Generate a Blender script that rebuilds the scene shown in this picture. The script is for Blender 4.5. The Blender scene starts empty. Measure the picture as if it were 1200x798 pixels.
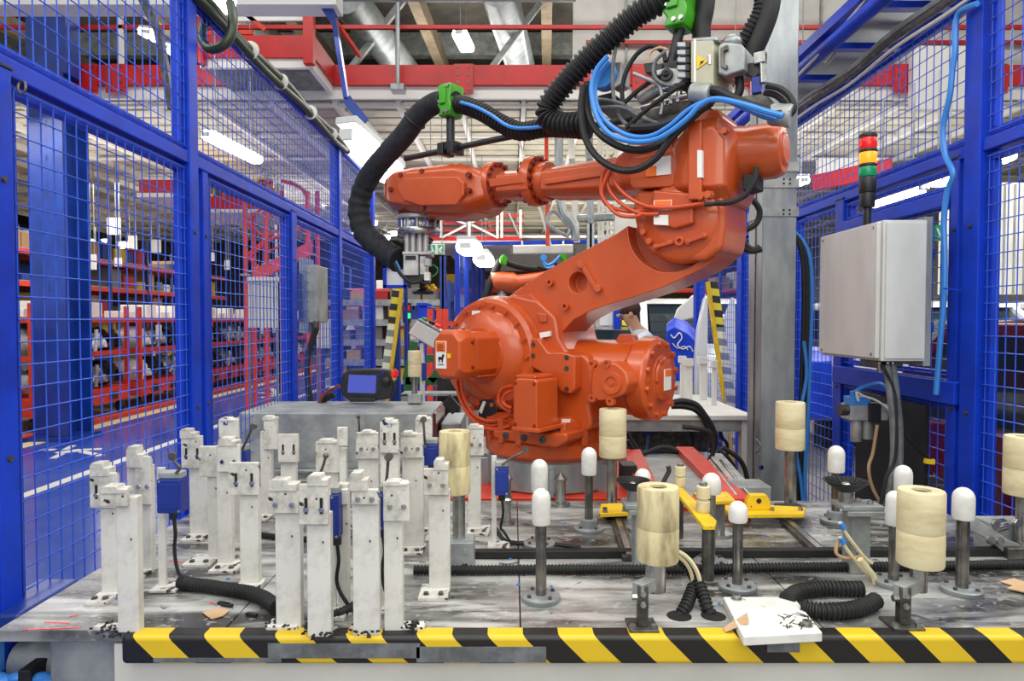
import bpy, bmesh, math, random
from mathutils import Vector as V, Matrix
PI = math.pi
random.seed(7)
S = bpy.context.scene
COL = S.collection

# ------------------------------------------------------------ camera, world, lamps, exposure
CAM_H, F, TILT = 1.55, 800.0, math.atan(24/800)
cam = bpy.data.cameras.new('camera'); cam.sensor_width = 36; cam.lens = 24; cam.clip_end = 200; cam.clip_start = 0.02
camo = bpy.data.objects.new('camera', cam); COL.objects.link(camo)
camo.location = (0, 0, CAM_H); camo.rotation_euler = (PI/2-TILT, 0, 0)
S.camera = camo
S.view_settings.view_transform = 'Standard'; S.view_settings.look = 'None'
S.view_settings.gamma = 1; S.view_settings.use_curve_mapping = False
S.view_settings.exposure = 0.2
wd = bpy.data.worlds.new('world'); S.world = wd; wd.use_nodes = True
wd.node_tree.nodes['Background'].inputs[0].default_value = (0.93, 0.97, 1, 1)
wd.node_tree.nodes['Background'].inputs[1].default_value = 0.66
def lamp(loc, sx, sy, power, rot=(0, 0, 0), col=(1, 0.97, 0.92)):
    l = bpy.data.lights.new('area_lamp', 'AREA'); l.shape = 'RECTANGLE'; l.size = sx; l.size_y = sy
    l.energy = power; l.color = col
    o = bpy.data.objects.new('area_lamp', l); COL.objects.link(o); o.location = loc; o.rotation_euler = rot
    return o
lamp((-1.2, 0.2, 4.2), 1.6, 2.4, 48)
lamp((1.0, 0.3, 4.2), 1.6, 2.4, 48)
lamp((-2.6, 1.6, 4.3), 0.5, 3.0, 34, (0, math.radians(-25), 0))
lamp((0.3, 3.6, 4.35), 2.6, 1.6, 34)
lamp((0.0, -3.0, 3.6), 4.0, 2.0, 70, (math.radians(48), 0, 0))
for x, y, p in ((-6, 7.5, 120), (-7, 13, 150), (0, 12, 90), (5, 6.5, 120), (5, 12, 120), (4, 1.5, 120), (-12, 10, 150), (-12, 19, 150), (-2, 30, 300), (6, 30, 250), (0, 7.0, 45), (-6, 20, 150), (3, 20, 150)):
    lamp((x, y, 4.15), 4.0, 2.0, p)  # hall lights, with extra ones added to brighten the racks and far end
for x, y, p in ((-6, 11, 38), (0, 11.5, 38), (5, 11, 38), (-6, 16, 45), (3, 16, 45), (-14, 12, 60)):          # upward area lights added to brighten the underside of the mezzanine
    lamp((x, y, 4.0), 4.0, 3.0, p, (PI, 0, 0))
lamp((1.0, 5.2, 6.9), 11, 1.0, 170, (math.radians(72), 0, 0))  # unseen area light added to brighten the white wall above the mezzanine
for x, y in ((-6, 11), (0, 12), (7, 12)):
    lamp((x, y, 6.2), 2, 2, 60); lamp((x, y, 5.6), 4, 2, 90, (PI, 0, 0))  # the upward one is added to brighten the dark roof

# ------------------------------------------------------------ picture-plane helpers (a pixel plus one known coordinate gives a point)
_ct, _st = math.cos(TILT), math.sin(TILT)
def ray(px, py):
    u, w = (px-600)/F, (399-py)/F
    return V((u, _ct + w*_st, w*_ct - _st))
CP = V((0, 0, CAM_H))
def PY(px, py, y):
    d = ray(px, py); return CP + d*(y/d.y)
def PZ(px, py, z):
    d = ray(px, py); return CP + d*((z-CAM_H)/d.z)
def PX(px, py, x):
    d = ray(px, py); return CP + d*(x/d.x)

# ------------------------------------------------------------ mesh builder
def frame(d):
    d = V(d).normalized()
    a = V((0, 0, 1)) if abs(d.z) < 0.9 else V((1, 0, 0))
    x = d.cross(a).normalized(); y = d.cross(x).normalized()
    return x, y, d
def smooth_path(pts, sub=6, closed=False):
    P = [V(p) for p in pts]
    if len(P) < 3: return P
    out = []
    n = len(P)
    for i in range(n if closed else n-1):
        if closed: a, b, c, d = P[i-1], P[i], P[(i+1) % n], P[(i+2) % n]
        else: a, b, c, d = P[max(i-1, 0)], P[i], P[i+1], P[min(i+2, n-1)]
        for k in range(sub):
            t = k/sub
            out.append(0.5*((2*b) + (c-a)*t + (2*a-5*b+4*c-d)*t*t + (3*b-a-3*c+d)*t**3))
    if not closed: out.append(P[-1])
    return out
def resample(P, step):
    L = [0]
    for i in range(1, len(P)): L.append(L[-1]+(P[i]-P[i-1]).length)
    n = max(2, int(L[-1]/step)); out = []; j = 0
    for k in range(n+1):
        s = L[-1]*k/n
        while j < len(L)-2 and L[j+1] < s: j += 1
        t = (s-L[j])/max(1e-9, L[j+1]-L[j])
        out.append(P[j].lerp(P[j+1], min(1, max(0, t))))
    return out
class MB:
    def __init__(s): s.v = []; s.f = []; s.m = []
    def add(s, vs, fs, mi=0):
        o = len(s.v); s.v += [V(v) for v in vs]
        for f in fs: s.f.append([i+o for i in f]); s.m.append(mi)
        return s
    def obox(s, c, ax, ay, az, mi=0):
        c = V(c); vs = [c+ax*i+ay*j+az*k for k in (-1, 1) for j in (-1, 1) for i in (-1, 1)]
        return s.add(vs, [(0, 2, 3, 1), (4, 5, 7, 6), (0, 1, 5, 4), (2, 6, 7, 3), (0, 4, 6, 2), (1, 3, 7, 5)], mi)
    def box(s, c, size, rz=0, mi=0):
        ca, sa = math.cos(rz), math.sin(rz)
        return s.obox(c, V((ca, sa, 0))*size[0]/2, V((-sa, ca, 0))*size[1]/2, V((0, 0, size[2]/2)), mi)
    def lohi(s, a, b, mi=0):
        a, b = V(a), V(b); d = b-a
        return s.box((a+b)/2, (abs(d.x), abs(d.y), abs(d.z)), 0, mi)
    def beam(s, p, q, w, h, mi=0, up=None):
        p, q = V(p), V(q); d = (q-p); up = V(up or (0, 0, 1))
        if abs(d.normalized().dot(up)) > 0.95: up = V((0, 1, 0))
        x = d.cross(up).normalized(); y = x.cross(d).normalized()
        return s.obox((p+q)/2, x*w/2, d/2, y*h/2, mi)
    def rings(s, rings, caps=True, mi=0, closed=False):
        n = len(rings[0]); vs = [v for r in rings for v in r]; fs = []
        m = len(rings)
        for i in range(m if closed else m-1):
            for j in range(n):
                k = (j+1) % n; i2 = (i+1) % m
                fs.append((i*n+j, i*n+k, i2*n+k, i2*n+j))
        if caps and not closed:
            fs.append(tuple(range(n-1, -1, -1))); fs.append(tuple((m-1)*n+j for j in range(n)))
        return s.add(vs, fs, mi)
    def lathe(s, o, axis, prof, n=20, mi=0):
        o = V(o); x, y, d = frame(axis)
        return s.rings([[o+d*h+(x*math.cos(2*PI*j/n)+y*math.sin(2*PI*j/n))*max(r, 1e-4) for j in range(n)] for r, h in prof], True, mi)
    def cyl(s, p, q, r, r2=None, n=14, mi=0):
        p, q = V(p), V(q); d = q-p
        return s.lathe(p, d, [(r, 0), (r if r2 is None else r2, d.length)], n, mi)
    def tube(s, pts, r, n=8, sub=6, closed=False, mi=0, rf=None, raw=False):
        P = list(pts) if raw else smooth_path(pts, sub, closed)
        P = [V(p) for p in P]; m = len(P); R = []
        t0 = (P[1]-P[0]).normalized(); x, y, _ = frame(t0)
        for i in range(m):
            if closed: t = (P[(i+1) % m]-P[i-1]).normalized()
            else: t = (P[min(i+1, m-1)]-P[max(i-1, 0)]).normalized()
            x = (x-t*x.dot(t)).normalized(); y = t.cross(x)
            rr = rf(i) if rf else r
            R.append([P[i]+(x*math.cos(2*PI*j/n)+y*math.sin(2*PI*j/n))*rr for j in range(n)])
        return s.rings(R, True, mi, closed)
    def corr(s, pts, r, pitch=0.012, depth=0.18, n=12, mi=0):
        P = resample(smooth_path(pts, 10), pitch/4)
        k = (1, 1, 1-depth, 1-depth)
        return s.tube(P, r, n, raw=True, mi=mi, rf=lambda i: r*k[i % 4])
    def prism(s, poly, ext, mi=0):
        P = [V(p) for p in poly]; e = V(ext); n = len(P)
        fs = [tuple(range(n)), tuple(range(2*n-1, n-1, -1))]+[(i, i+n, (i+1) % n+n, (i+1) % n) for i in range(n)]
        return s.add(P+[p+e for p in P], fs, mi)
    def ball(s, c, r, n=12, m=8, mi=0, sc=(1, 1, 1)):
        c = V(c)
        return s.rings([[c+V((sc[0]*r*math.sin(PI*i/m)*math.cos(2*PI*j/n), sc[1]*r*math.sin(PI*i/m)*math.sin(2*PI*j/n), sc[2]*r*math.cos(PI*i/m))) if 0 < i < m else c+V((1e-4*math.cos(2*PI*j/n), 1e-4*math.sin(2*PI*j/n), sc[2]*r*math.cos(PI*i/m))) for j in range(n)] for i in range(m+1)], True, mi)
    def dome(s, p, r, h, hcap, n=16, mi=0):   # bullet nosed cap
        return s.lathe(p, (0, 0, 1), [(r*.92, 0), (r, .004), (r, h-hcap)]+[(r*math.cos(a), h-hcap+hcap*math.sin(a)) for a in [PI/2*i/5 for i in range(1, 6)]], n, mi)
    def bolt(s, p, d, r=.006, h=.005, mi=0):
        d = V(d).normalized(); return s.lathe(V(p)-d*.001, d, [(r*1.25, 0), (r*1.25, .0015), (r, .0015), (r, h+.001)], 6, mi)

ORG = {}                      # where each parent's own origin lies (None: mesh data given in its local axes)
def _mesh(name, mb, mats, off, sharp=40, recalc=True):
    me = bpy.data.meshes.new(name)
    me.from_pydata([tuple(v-off) for v in mb.v], [], mb.f)
    for m in (mats if isinstance(mats, (list, tuple)) else [mats]): me.materials.append(m)
    me.polygons.foreach_set('material_index', mb.m)
    if recalc:
        bm = bmesh.new(); bm.from_mesh(me); bmesh.ops.recalc_face_normals(bm, faces=bm.faces); bm.to_mesh(me); bm.free()
    me.polygons.foreach_set('use_smooth', [True]*len(me.polygons))
    me.set_sharp_from_angle(angle=math.radians(sharp))
    me.update()
    return me
def _bev(o, w, seg=2):
    if w:
        b = o.modifiers.new('bevel', 'BEVEL'); b.width = w; b.segments = seg; b.limit_method = 'ANGLE'; b.angle_limit = math.radians(38); b.harden_normals = True
def thing(name, label, cat, loc, group=None, rz=None):
    o = bpy.data.objects.new(name, None); COL.objects.link(o); o.empty_display_size = .05
    o.location = loc
    o['label'] = label; o['category'] = cat
    if group: o['group'] = group
    if rz is None: ORG[o] = V(loc)
    else: o.rotation_euler.z = rz; ORG[o] = V((0, 0, 0))
    return o
def part(name, mb, mats, parent, bevel=0, sharp=40, label=None, stuff=False):
    off = ORG[parent]
    o = bpy.data.objects.new(name, _mesh(name, mb, mats, off, sharp)); COL.objects.link(o)
    o.parent = parent; ORG[o] = off
    if label: o['label'] = label
    if stuff: o['kind'] = 'stuff'
    _bev(o, bevel)
    return o
def solo(name, mb, mats, label, cat, group=None, bevel=0, sharp=40, kind=None):
    xs = [v.x for v in mb.v]; ys = [v.y for v in mb.v]; zs = [v.z for v in mb.v]
    loc = V(((min(xs)+max(xs))/2, (min(ys)+max(ys))/2, min(zs)))
    o = bpy.data.objects.new(name, _mesh(name, mb, mats, loc, sharp)); COL.objects.link(o); o.location = loc
    ORG[o] = loc
    if label: o['label'] = label; o['category'] = cat
    if group: o['group'] = group
    if kind: o['kind'] = kind
    _bev(o, bevel)
    return o
def struct(name, mb, mats, bevel=0):
    return solo(name, mb, mats, None, None, kind='structure', bevel=bevel)
def copy_tree(o, parent=None):
    c = o.copy(); COL.objects.link(c)
    if parent: c.parent = parent
    for ch in list(o.children): copy_tree(ch, c)
    return c

# ------------------------------------------------------------ materials
def hx(h):
    c = [int(h[i:i+2], 16)/255 for i in (0, 2, 4)]
    return tuple((x/12.92 if x <= .04045 else ((x+.055)/1.055)**2.4) for x in c)+(1,)
def mat(name, c1, c2=None, rough=.5, metal=0, scale=12, lo=.4, hi=.65, spots=None, sscale=60, sth=.66, bump=0, bscale=80, emit=None, stretch=(1, 1, 1), rough2=None, trans=0, coat=0, low=None):
    m = bpy.data.materials.new(name); m.use_nodes = True
    nt = m.node_tree; N = nt.nodes; L = nt.links; b = N['Principled BSDF']
    def new(t, **k):
        n = N.new(t)
        for a, v in k.items(): setattr(n, a, v)
        return n
    b.inputs['Roughness'].default_value = rough; b.inputs['Metallic'].default_value = metal
    if coat: b.inputs['Coat Weight'].default_value = coat; b.inputs['Coat Roughness'].default_value = .12
    if trans: b.inputs['Transmission Weight'].default_value = trans
    tc = new('ShaderNodeTexCoord'); mp = new('ShaderNodeMapping'); mp.inputs['Scale'].default_value = stretch
    L.new(tc.outputs['Object'], mp.inputs[0])
    col = hx(c1) if isinstance(c1, str) else c1
    b.inputs['Base Color'].default_value = col
    out = None
    if c2:
        n = new('ShaderNodeTexNoise'); n.inputs['Scale'].default_value = scale; n.inputs['Detail'].default_value = 5; n.inputs['Roughness'].default_value = .62
        L.new(mp.outputs[0], n.inputs[0])
        r = new('ShaderNodeValToRGB'); r.color_ramp.elements[0].position = lo; r.color_ramp.elements[1].position = hi
        r.color_ramp.elements[0].color = col; r.color_ramp.elements[1].color = hx(c2)
        L.new(n.outputs['Fac'], r.inputs[0]); out = r.outputs[0]
        if rough2 is not None:
            mr = new('ShaderNodeMapRange'); mr.inputs[1].default_value = lo; mr.inputs[2].default_value = hi; mr.inputs[3].default_value = rough; mr.inputs[4].default_value = rough2
            L.new(n.outputs['Fac'], mr.inputs[0]); L.new(mr.outputs[0], b.inputs['Roughness'])
    if spots:
        n = new('ShaderNodeTexNoise'); n.inputs['Scale'].default_value = sscale; n.inputs['Detail'].default_value = 4
        L.new(tc.outputs['Object'], n.inputs[0])
        src = n.outputs['Fac']
        if low:                                    # more chipping towards the foot
            sx = new('ShaderNodeSeparateXYZ'); L.new(tc.outputs['Object'], sx.inputs[0])
            g = new('ShaderNodeMapRange'); g.inputs[1].default_value = 0; g.inputs[2].default_value = low; g.inputs[3].default_value = .10; g.inputs[4].default_value = 0
            L.new(sx.outputs['Z'], g.inputs[0])
            ad = new('ShaderNodeMath', operation='ADD'); L.new(src, ad.inputs[0]); L.new(g.outputs[0], ad.inputs[1]); src = ad.outputs[0]
        r = new('ShaderNodeValToRGB'); r.color_ramp.elements[0].position = sth; r.color_ramp.elements[1].position = sth+.02
        L.new(src, r.inputs[0])
        mx = new('ShaderNodeMix', data_type='RGBA'); L.new(r.outputs[0], mx.inputs[0])
        if out: L.new(out, mx.inputs[6])
        else: mx.inputs[6].default_value = col
        mx.inputs[7].default_value = hx(spots); out = mx.outputs[2]
    if out: L.new(out, b.inputs['Base Color'])
    if bump:
        n = new('ShaderNodeTexNoise'); n.inputs['Scale'].default_value = bscale; n.inputs['Detail'].default_value = 3; L.new(mp.outputs[0], n.inputs[0])
        bp = new('ShaderNodeBump'); bp.inputs['Strength'].default_value = bump; bp.inputs['Distance'].default_value = .004
        L.new(n.outputs['Fac'], bp.inputs['Height']); L.new(bp.outputs[0], b.inputs['Normal'])
    if emit:
        b.inputs['Emission Color'].default_value = col; b.inputs['Emission Strength'].default_value = emit
    return m
def stripes(name, ca, cb, period, vec, wear=None, off=0):
    m = mat(name, ca, rough=.45); nt = m.node_tree; N = nt.nodes; L = nt.links; b = N['Principled BSDF']
    tc = N.new('ShaderNodeTexCoord'); d = N.new('ShaderNodeVectorMath'); d.operation = 'DOT_PRODUCT'; d.inputs[1].default_value = [x/period for x in vec]
    g = N.new('ShaderNodeNewGeometry') if False else tc
    L.new(tc.outputs['Object'], d.inputs[0])
    a = N.new('ShaderNodeMath'); a.operation = 'ADD'; a.inputs[1].default_value = off; L.new(d.outputs['Value'], a.inputs[0])
    f = N.new('ShaderNodeMath'); f.operation = 'FRACT'; L.new(a.outputs[0], f.inputs[0])
    t = N.new('ShaderNodeMath'); t.operation = 'GREATER_THAN'; t.inputs[1].default_value = .5; L.new(f.outputs[0], t.inputs[0])
    mx = N.new('ShaderNodeMix'); mx.data_type = 'RGBA'; mx.inputs[6].default_value = hx(ca); mx.inputs[7].default_value = hx(cb); L.new(t.outputs[0], mx.inputs[0])
    out = mx.outputs[2]
    if wear:
        n = N.new('ShaderNodeTexNoise'); n.inputs['Scale'].default_value = 40; n.inputs['Detail'].default_value = 6; L.new(tc.outputs['Object'], n.inputs[0])
        r = N.new('ShaderNodeValToRGB'); r.color_ramp.elements[0].position = .6; r.color_ramp.elements[1].position = .68; L.new(n.outputs['Fac'], r.inputs[0])
        m2 = N.new('ShaderNodeMix'); m2.data_type = 'RGBA'; L.new(r.outputs[0], m2.inputs[0]); L.new(out, m2.inputs[6]); m2.inputs[7].default_value = hx(wear); out = m2.outputs[2]
    L.new(out, b.inputs['Base Color'])
    return m
M = {}
M['orange'] = mat('robot_orange_paint', 'c4531d', 'ba4a18', rough=.33, scale=5, coat=.35, bump=.05, bscale=150)
M['orange_dark'] = mat('robot_orange_recess', '7a2208', rough=.6)
M['blue'] = mat('blue_paint', '083cc4', '0730a6', rough=.45, scale=6)
for k_ in ('blue',): M[k_].node_tree.nodes['Principled BSDF'].inputs['Specular IOR Level'].default_value = .3
M['wire'] = mat('blue_wire_paint', '2c58cc', rough=.4)
M['navy'] = mat('dark_blue_column_paint', '123a94', '0e2d78', rough=.35, scale=4, coat=.2)
M['galv'] = mat('galvanised_steel', 'a4aaaa', '84898a', rough=.42, rough2=.3, metal=.45, scale=7, stretch=(1, 1, .3))
M['galv_dirty'] = mat('worn_grey_steel', '8a8f8e', 'aeb1ac', rough=.45, rough2=.6, metal=.35, scale=9)
M['table'] = mat('smeared_table_steel', '403f3c', 'aaaba6', rough=.22, rough2=.5, metal=.2, scale=2.2, lo=.40, hi=.62, stretch=(1, 2.4, 1))
def table_wear(m):                       # white scuffs and dark rubbed streaks over the base colour
    nt = m.node_tree; N = nt.nodes; L = nt.links; b = N['Principled BSDF']; src = b.inputs['Base Color'].links[0].from_socket
    tc = next(n for n in N if n.type == 'TEX_COORD')
    for sc_, st_, p0, p1, c_, k in ((5, (.45, 3.2, 1), .50, .68, 'd6d5d0', .75), (11, (.5, 2.2, 1), .56, .70, '24211f', .7), (38, (1, 1.4, 1), .58, .66, 'c9c8c3', .45), (16, (1, 1, 1), .66, .70, '1d1b1a', .8)):
        mp = N.new('ShaderNodeMapping'); mp.inputs['Scale'].default_value = st_; mp.inputs['Location'].default_value = (sc_, 3*sc_, 0); L.new(tc.outputs['Object'], mp.inputs[0])
        n = N.new('ShaderNodeTexNoise'); n.inputs['Scale'].default_value = sc_; n.inputs['Detail'].default_value = 6; n.inputs['Distortion'].default_value = .6; L.new(mp.outputs[0], n.inputs[0])
        r = N.new('ShaderNodeMapRange'); r.inputs[1].default_value = p0; r.inputs[2].default_value = p1; r.inputs[3].default_value = 0; r.inputs[4].default_value = k; L.new(n.outputs['Fac'], r.inputs[0])
        mx = N.new('ShaderNodeMix'); mx.data_type = 'RGBA'; L.new(r.outputs[0], mx.inputs[0]); L.new(src, mx.inputs[6]); mx.inputs[7].default_value = hx(c_); src = mx.outputs[2]
    L.new(src, b.inputs['Base Color'])
table_wear(M['table'])
M['steel'] = mat('bright_steel', 'b4b4b0', '8d8d89', rough=.25, metal=.9, scale=18)
M['chrome'] = mat('polished_steel', 'c8c8c6', rough=.15, metal=1)
M['dark_steel'] = mat('oily_dark_steel', '4c4a46', '6f6c66', rough=.4, metal=.7, scale=25)
M['white'] = mat('chipped_white_paint', 'd8d6ce', 'a19c8f', rough=.5, scale=11, lo=.47, hi=.78, spots='33302d', sscale=40, sth=.70, low=.07)
M['grimy'] = mat('grimy_white_paint', 'd2cfc5', '6f6a60', rough=.55, scale=16, lo=.46, hi=.74, spots='2a2724', sscale=38, sth=.66)
M['pinsteel'] = mat('pin_steel', '8d8a85', '5e5b56', rough=.24, metal=.85, scale=20)
M['cream'] = mat('cream_urethane', 'ddd1a8', 'a8935f', rough=.45, scale=6, lo=.45, hi=.85, stretch=(1, 1, 3))
M['cream_dirty'] = mat('soiled_urethane', 'd9cb9c', '5f4d2e', rough=.5, scale=11, lo=.44, hi=.78, stretch=(2.2, 2.2, .55))
M['cap'] = mat('white_nylon', 'e3e2dc', 'c4c1b6', rough=.45, scale=14, lo=.45, hi=.8, spots='8a857a', sscale=30, sth=.70)
M['black'] = mat('black_plastic', '17181a', '222326', rough=.45, scale=10)
M['rubber'] = mat('black_rubber', '101010', '1b1b1b', rough=.6, scale=20)
M['sleeve'] = mat('black_woven_sleeve', '15161a', '24262b', rough=.8, scale=30, bump=.6, bscale=120)
M['darkgreen'] = mat('dark_olive_conduit', '23301f', '2f3d2a', rough=.4)
M['yellow'] = mat('yellow_paint', 'e8c11d', 'd9ad10', rough=.45, scale=9, spots='5b5140', sscale=45, sth=.68)
M['green'] = mat('bright_green_plastic', '45a51c', '3b9418', rough=.35, scale=6)
M['red'] = mat('red_paint', 'c8120e', 'b00f0c', rough=.4, scale=3)
M['cableorange'] = mat('orange_cable', 'c94a1c', rough=.4)
M['redorange'] = mat('trolley_red_paint', 'dd3f22', 'c53118', rough=.5, scale=6, spots='6a3a2c', sscale=25, sth=.66)
M['plinth'] = mat('plinth_red_paint', 'd23a1e', 'c02f18', rough=.4, scale=8, spots='6a2a1c', sscale=20, sth=.66)
M['hazard'] = stripes('hazard_tape', 'dcb91f', '171614', .162, (1, 0, 1), wear=None, off=.58)
M['hazard_board'] = stripes('hazard_board_bands', 'e6d23c', '2a2a26', .115, (.12, 0, 1))
M['hazard_pale'] = stripes('worn_board_bands', 'eeeac8', '8b8f8e', .115, (.12, 0, 1))
M['tape'] = mat('grey_duct_tape', '55585a', '74777a', rough=.45, scale=18, bump=.2)
M['card'] = mat('brown_card', 'c9a883', 'b8946c', rough=.8)
M['lblue'] = mat('light_blue_hose', '3a86d6', rough=.35)
M['sw_blue'] = mat('switch_blue_plastic', '1b358f', '16297a', rough=.4)
M['sticker'] = mat('white_sticker', 'e8e6df', rough=.5)
M['sticker_orange'] = mat('orange_sticker', 'f0701a', rough=.5)
M['sticker_yellow'] = mat('yellow_sticker', 'f2c81a', rough=.5)
M['ink'] = mat('black_ink', '151515', rough=.6)
M['blue_ink'] = mat('blue_marker_ink', '2f5bc0', rough=.6)
M['screen'] = mat('lit_blue_screen', '4a55b0', rough=.2, emit=.35)
M['offwhite'] = mat('off_white_panel', 'dcdad2', 'cbc8be', rough=.6, scale=2)
M['ceil'] = mat('cream_ceiling_sheet', 'c9c3b0', 'b5ae9a', rough=.6, scale=3)
M['ceilrib'] = mat('white_ceiling_rib', 'e4e2da', rough=.55)
M['brown'] = mat('brown_roof_boards', '8a7a62', '6f614e', rough=.7, scale=3)
M['void'] = mat('dark_roof_sheet', '6a645b', '4d4943', rough=.8, scale=2)
M['concrete'] = mat('grey_concrete', '8f8c86', '77746e', rough=.45, scale=2)
M['bluefloor'] = mat('blue_floor_paint', '2a43a0', '5566a8', rough=.16, scale=.8, lo=.35, hi=.7)
M['floorwhite'] = mat('white_floor_line', 'cfcdc6', rough=.4)
M['floorcream'] = mat('cream_floor_line', 'd6c9a2', rough=.4)
M['lamp'] = mat('lit_lamp_diffuser', (1, .98, .94, 1), emit=9)
M['boxgrey'] = mat('brushed_box_grey', 'd6d7d2', 'bebfba', rough=.45, metal=.15, scale=2.5, stretch=(1, 1, .35))
M['beige'] = mat('beige_box_paint', 'b9b59c', 'aaa68c', rough=.5, scale=6)
M['lampbody'] = mat('lamp_housing', 'cfd0cc', rough=.4)
M['redlens'] = mat('red_lens', 'd8211d', rough=.2, emit=.25)
M['amberlens'] = mat('lit_amber_lens', 'ff8a1a', rough=.2, emit=1.2)
M['greenlens'] = mat('green_lens', '0f8a58', rough=.2, emit=.15)
M['carwhite'] = mat('white_car_paint', 'e4e6e6', 'd4d7d8', rough=.22, scale=1, coat=.5)
M['carred'] = mat('dark_red_car_paint', '6d0d14', '560a10', rough=.15, scale=1, coat=.7)
M['tarp'] = mat('blue_tarpaulin', '1a49dc', '1238b4', rough=.3, scale=5, bump=.8, bscale=14)
M['glass'] = mat('dark_glass', '243038', rough=.06)
M['partgrey'] = mat('cast_aluminium', 'c4c3bf', '8f8e8a', rough=.4, metal=.4, scale=7)
M['partdark'] = mat('black_cast_parts', '23221f', '3b3935', rough=.45, metal=.3, scale=9)
M['greenpaint'] = mat('machine_green_paint', '2c6b34', '24592b', rough=.5)
M['boxes'] = [mat('carton_'+n, h, rough=.7) for n, h in (('brown', 'a98560'), ('white', 'd9d6ce'), ('red', 'a8262a'), ('blue', '27408f'), ('grey', '77736c'), ('yellow', 'c9a02a'))]
ZT = .83                                                        # table top height
# ------------------------------------------------------------ the setting: floor, roof, walls, mezzanine
m = MB().lohi((-30, -8, -.1), (25, 45, 0)); floor = struct('floor', m, M['concrete'])
m = MB().lohi((-5.9, -4, 0), (-1.30, 45, .004)); part('painted_lane', m, M['bluefloor'], floor, label='blue painted walkway')
m = MB().lohi((-4.36, -4, 0), (-4.24, 45, .008)); part('painted_line', m, M['floorwhite'], floor, label='white walkway line')
m = MB().lohi((-6.12, -4, 0), (-5.9, 45, .008)); part('painted_line', m, M['floorcream'], floor, label='cream walkway border')
m = MB().lohi((-6.34, -4, 0), (-6.2, 45, .06)); part('kerb', m, M['redorange'], floor, label='red kerb along the walkway')
m = MB()                                                        # painted walking figure on the lane
for a, b, w in (((48, 527), (64, 527), .1), ((66, 531), (96, 527), .14), ((96, 527), (120, 526), .09), ((96, 529), (118, 534), .09), ((72, 532), (62, 537), .07), ((76, 527), (86, 522), .07)):
    m.beam(PZ(*a, .006), PZ(*b, .006), w, .006)
part('floor_pictogram', m, M['floorwhite'], floor, label='white painted walking figure on the blue lane')
m = MB()
for a, b in (((303, 460), (330, 462)), ((306, 466), (322, 463)), ((318, 455), (326, 462))): m.beam(PZ(*a, .006), PZ(*b, .006), .12, .006)
part('floor_pictogram', m, M['floorwhite'], floor, label='white painted mark further down the lane')

m = MB().lohi((-30, 44, 0), (25, 44.2, 7.5)); struct('wall_back', m, M['brown'])
m = MB().lohi((-30, -8, 0), (-29.8, 44, 7.5)); struct('wall_left', m, M['brown'])
m = MB().lohi((15, -8, 0), (15.2, 44, 7.5)); struct('wall_right', m, M['offwhite'])
m = MB().lohi((-30, 5.6, 7.4), (25, 45, 7.6)); ceiling = struct('ceiling', m, M['void'])
for y in (9, 11.5, 14, 16.5):                                                   # roof beams above the mezzanine
    m = MB().beam((-16, y, 7.1), (14, y, 7.1), .22, .45); part('roof_beam', m, M['galv_dirty'], ceiling)
for x in (-9, -6.2, -3.9, -1.7, .4, 3):
    m = MB().beam((x, 8, 6.7), (x+.6, 20, 6.7), .18, .3); part('roof_beam', m, M['brown'], ceiling)
for x, z in ((-4.6, 6.4), (-2.4, 6.2), (-.2, 6.3)):
    m = MB().cyl((x, 9.9, z), (x+.9, 18, z+.2), .28, n=14)
    part('duct', m, M['galv'], ceiling, label='round grey ventilation duct')
for a, b in (((-3.0, 11, 5), (-1.2, 11, 7.3)), ((-.6, 11, 5.2), (1.0, 11, 7.3)), ((-7.8, 11, 5), (-6.4, 11, 7.3)), ((-5.2, 12.5, 7.3), (-3.8, 12.5, 5))):
    m = MB().beam(a, b, .09, .09); part('brace', m, M['galv_dirty'], ceiling)

# mezzanine floor: cream sheets carried on white ribs, seen from below; the front edge steps forward on the left
ZM = 4.62
mez = struct('trim_1', MB().lohi((-14, 9.32, ZM-.01), (11, 26, ZM+.05)), M['void'])
sheet = None
nx, ny = 14, 21
for i in range(nx):
    for j in range(ny):
        x0 = -13.6+i*1.72; y0 = 9.5+j*.78
        if sheet is None:
            mm = MB().lohi((-.81, -.35, -.035), (.81, .35, 0))
            mm.lohi((-.81, -.03, -.06), (.81, .03, -.035))
            sheet = _mesh('ceiling_sheet', mm, M['ceil'], V((0, 0, 0)))
        o = bpy.data.objects.new('ceiling_sheet', sheet); COL.objects.link(o); o.parent = mez
        o.location = V((x0+.86, y0+.39, ZM-.02))-ORG[mez]
for i in range(2*nx+1):
    m = MB().lohi((-13.6+i*.86-.03, 9.4, ZM-.16), (-13.6+i*.86+.03, 25.9, ZM-.02)); part('ceiling_rib', m, M['ceilrib'], mez)
for j in range(0, ny+1, 2):
    m = MB().lohi((-13.6, 9.5+j*.78-.03, ZM-.14), (10.5, 9.5+j*.78+.03, ZM-.10)); part('ceiling_rib', m, M['ceilrib'], mez)
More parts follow.
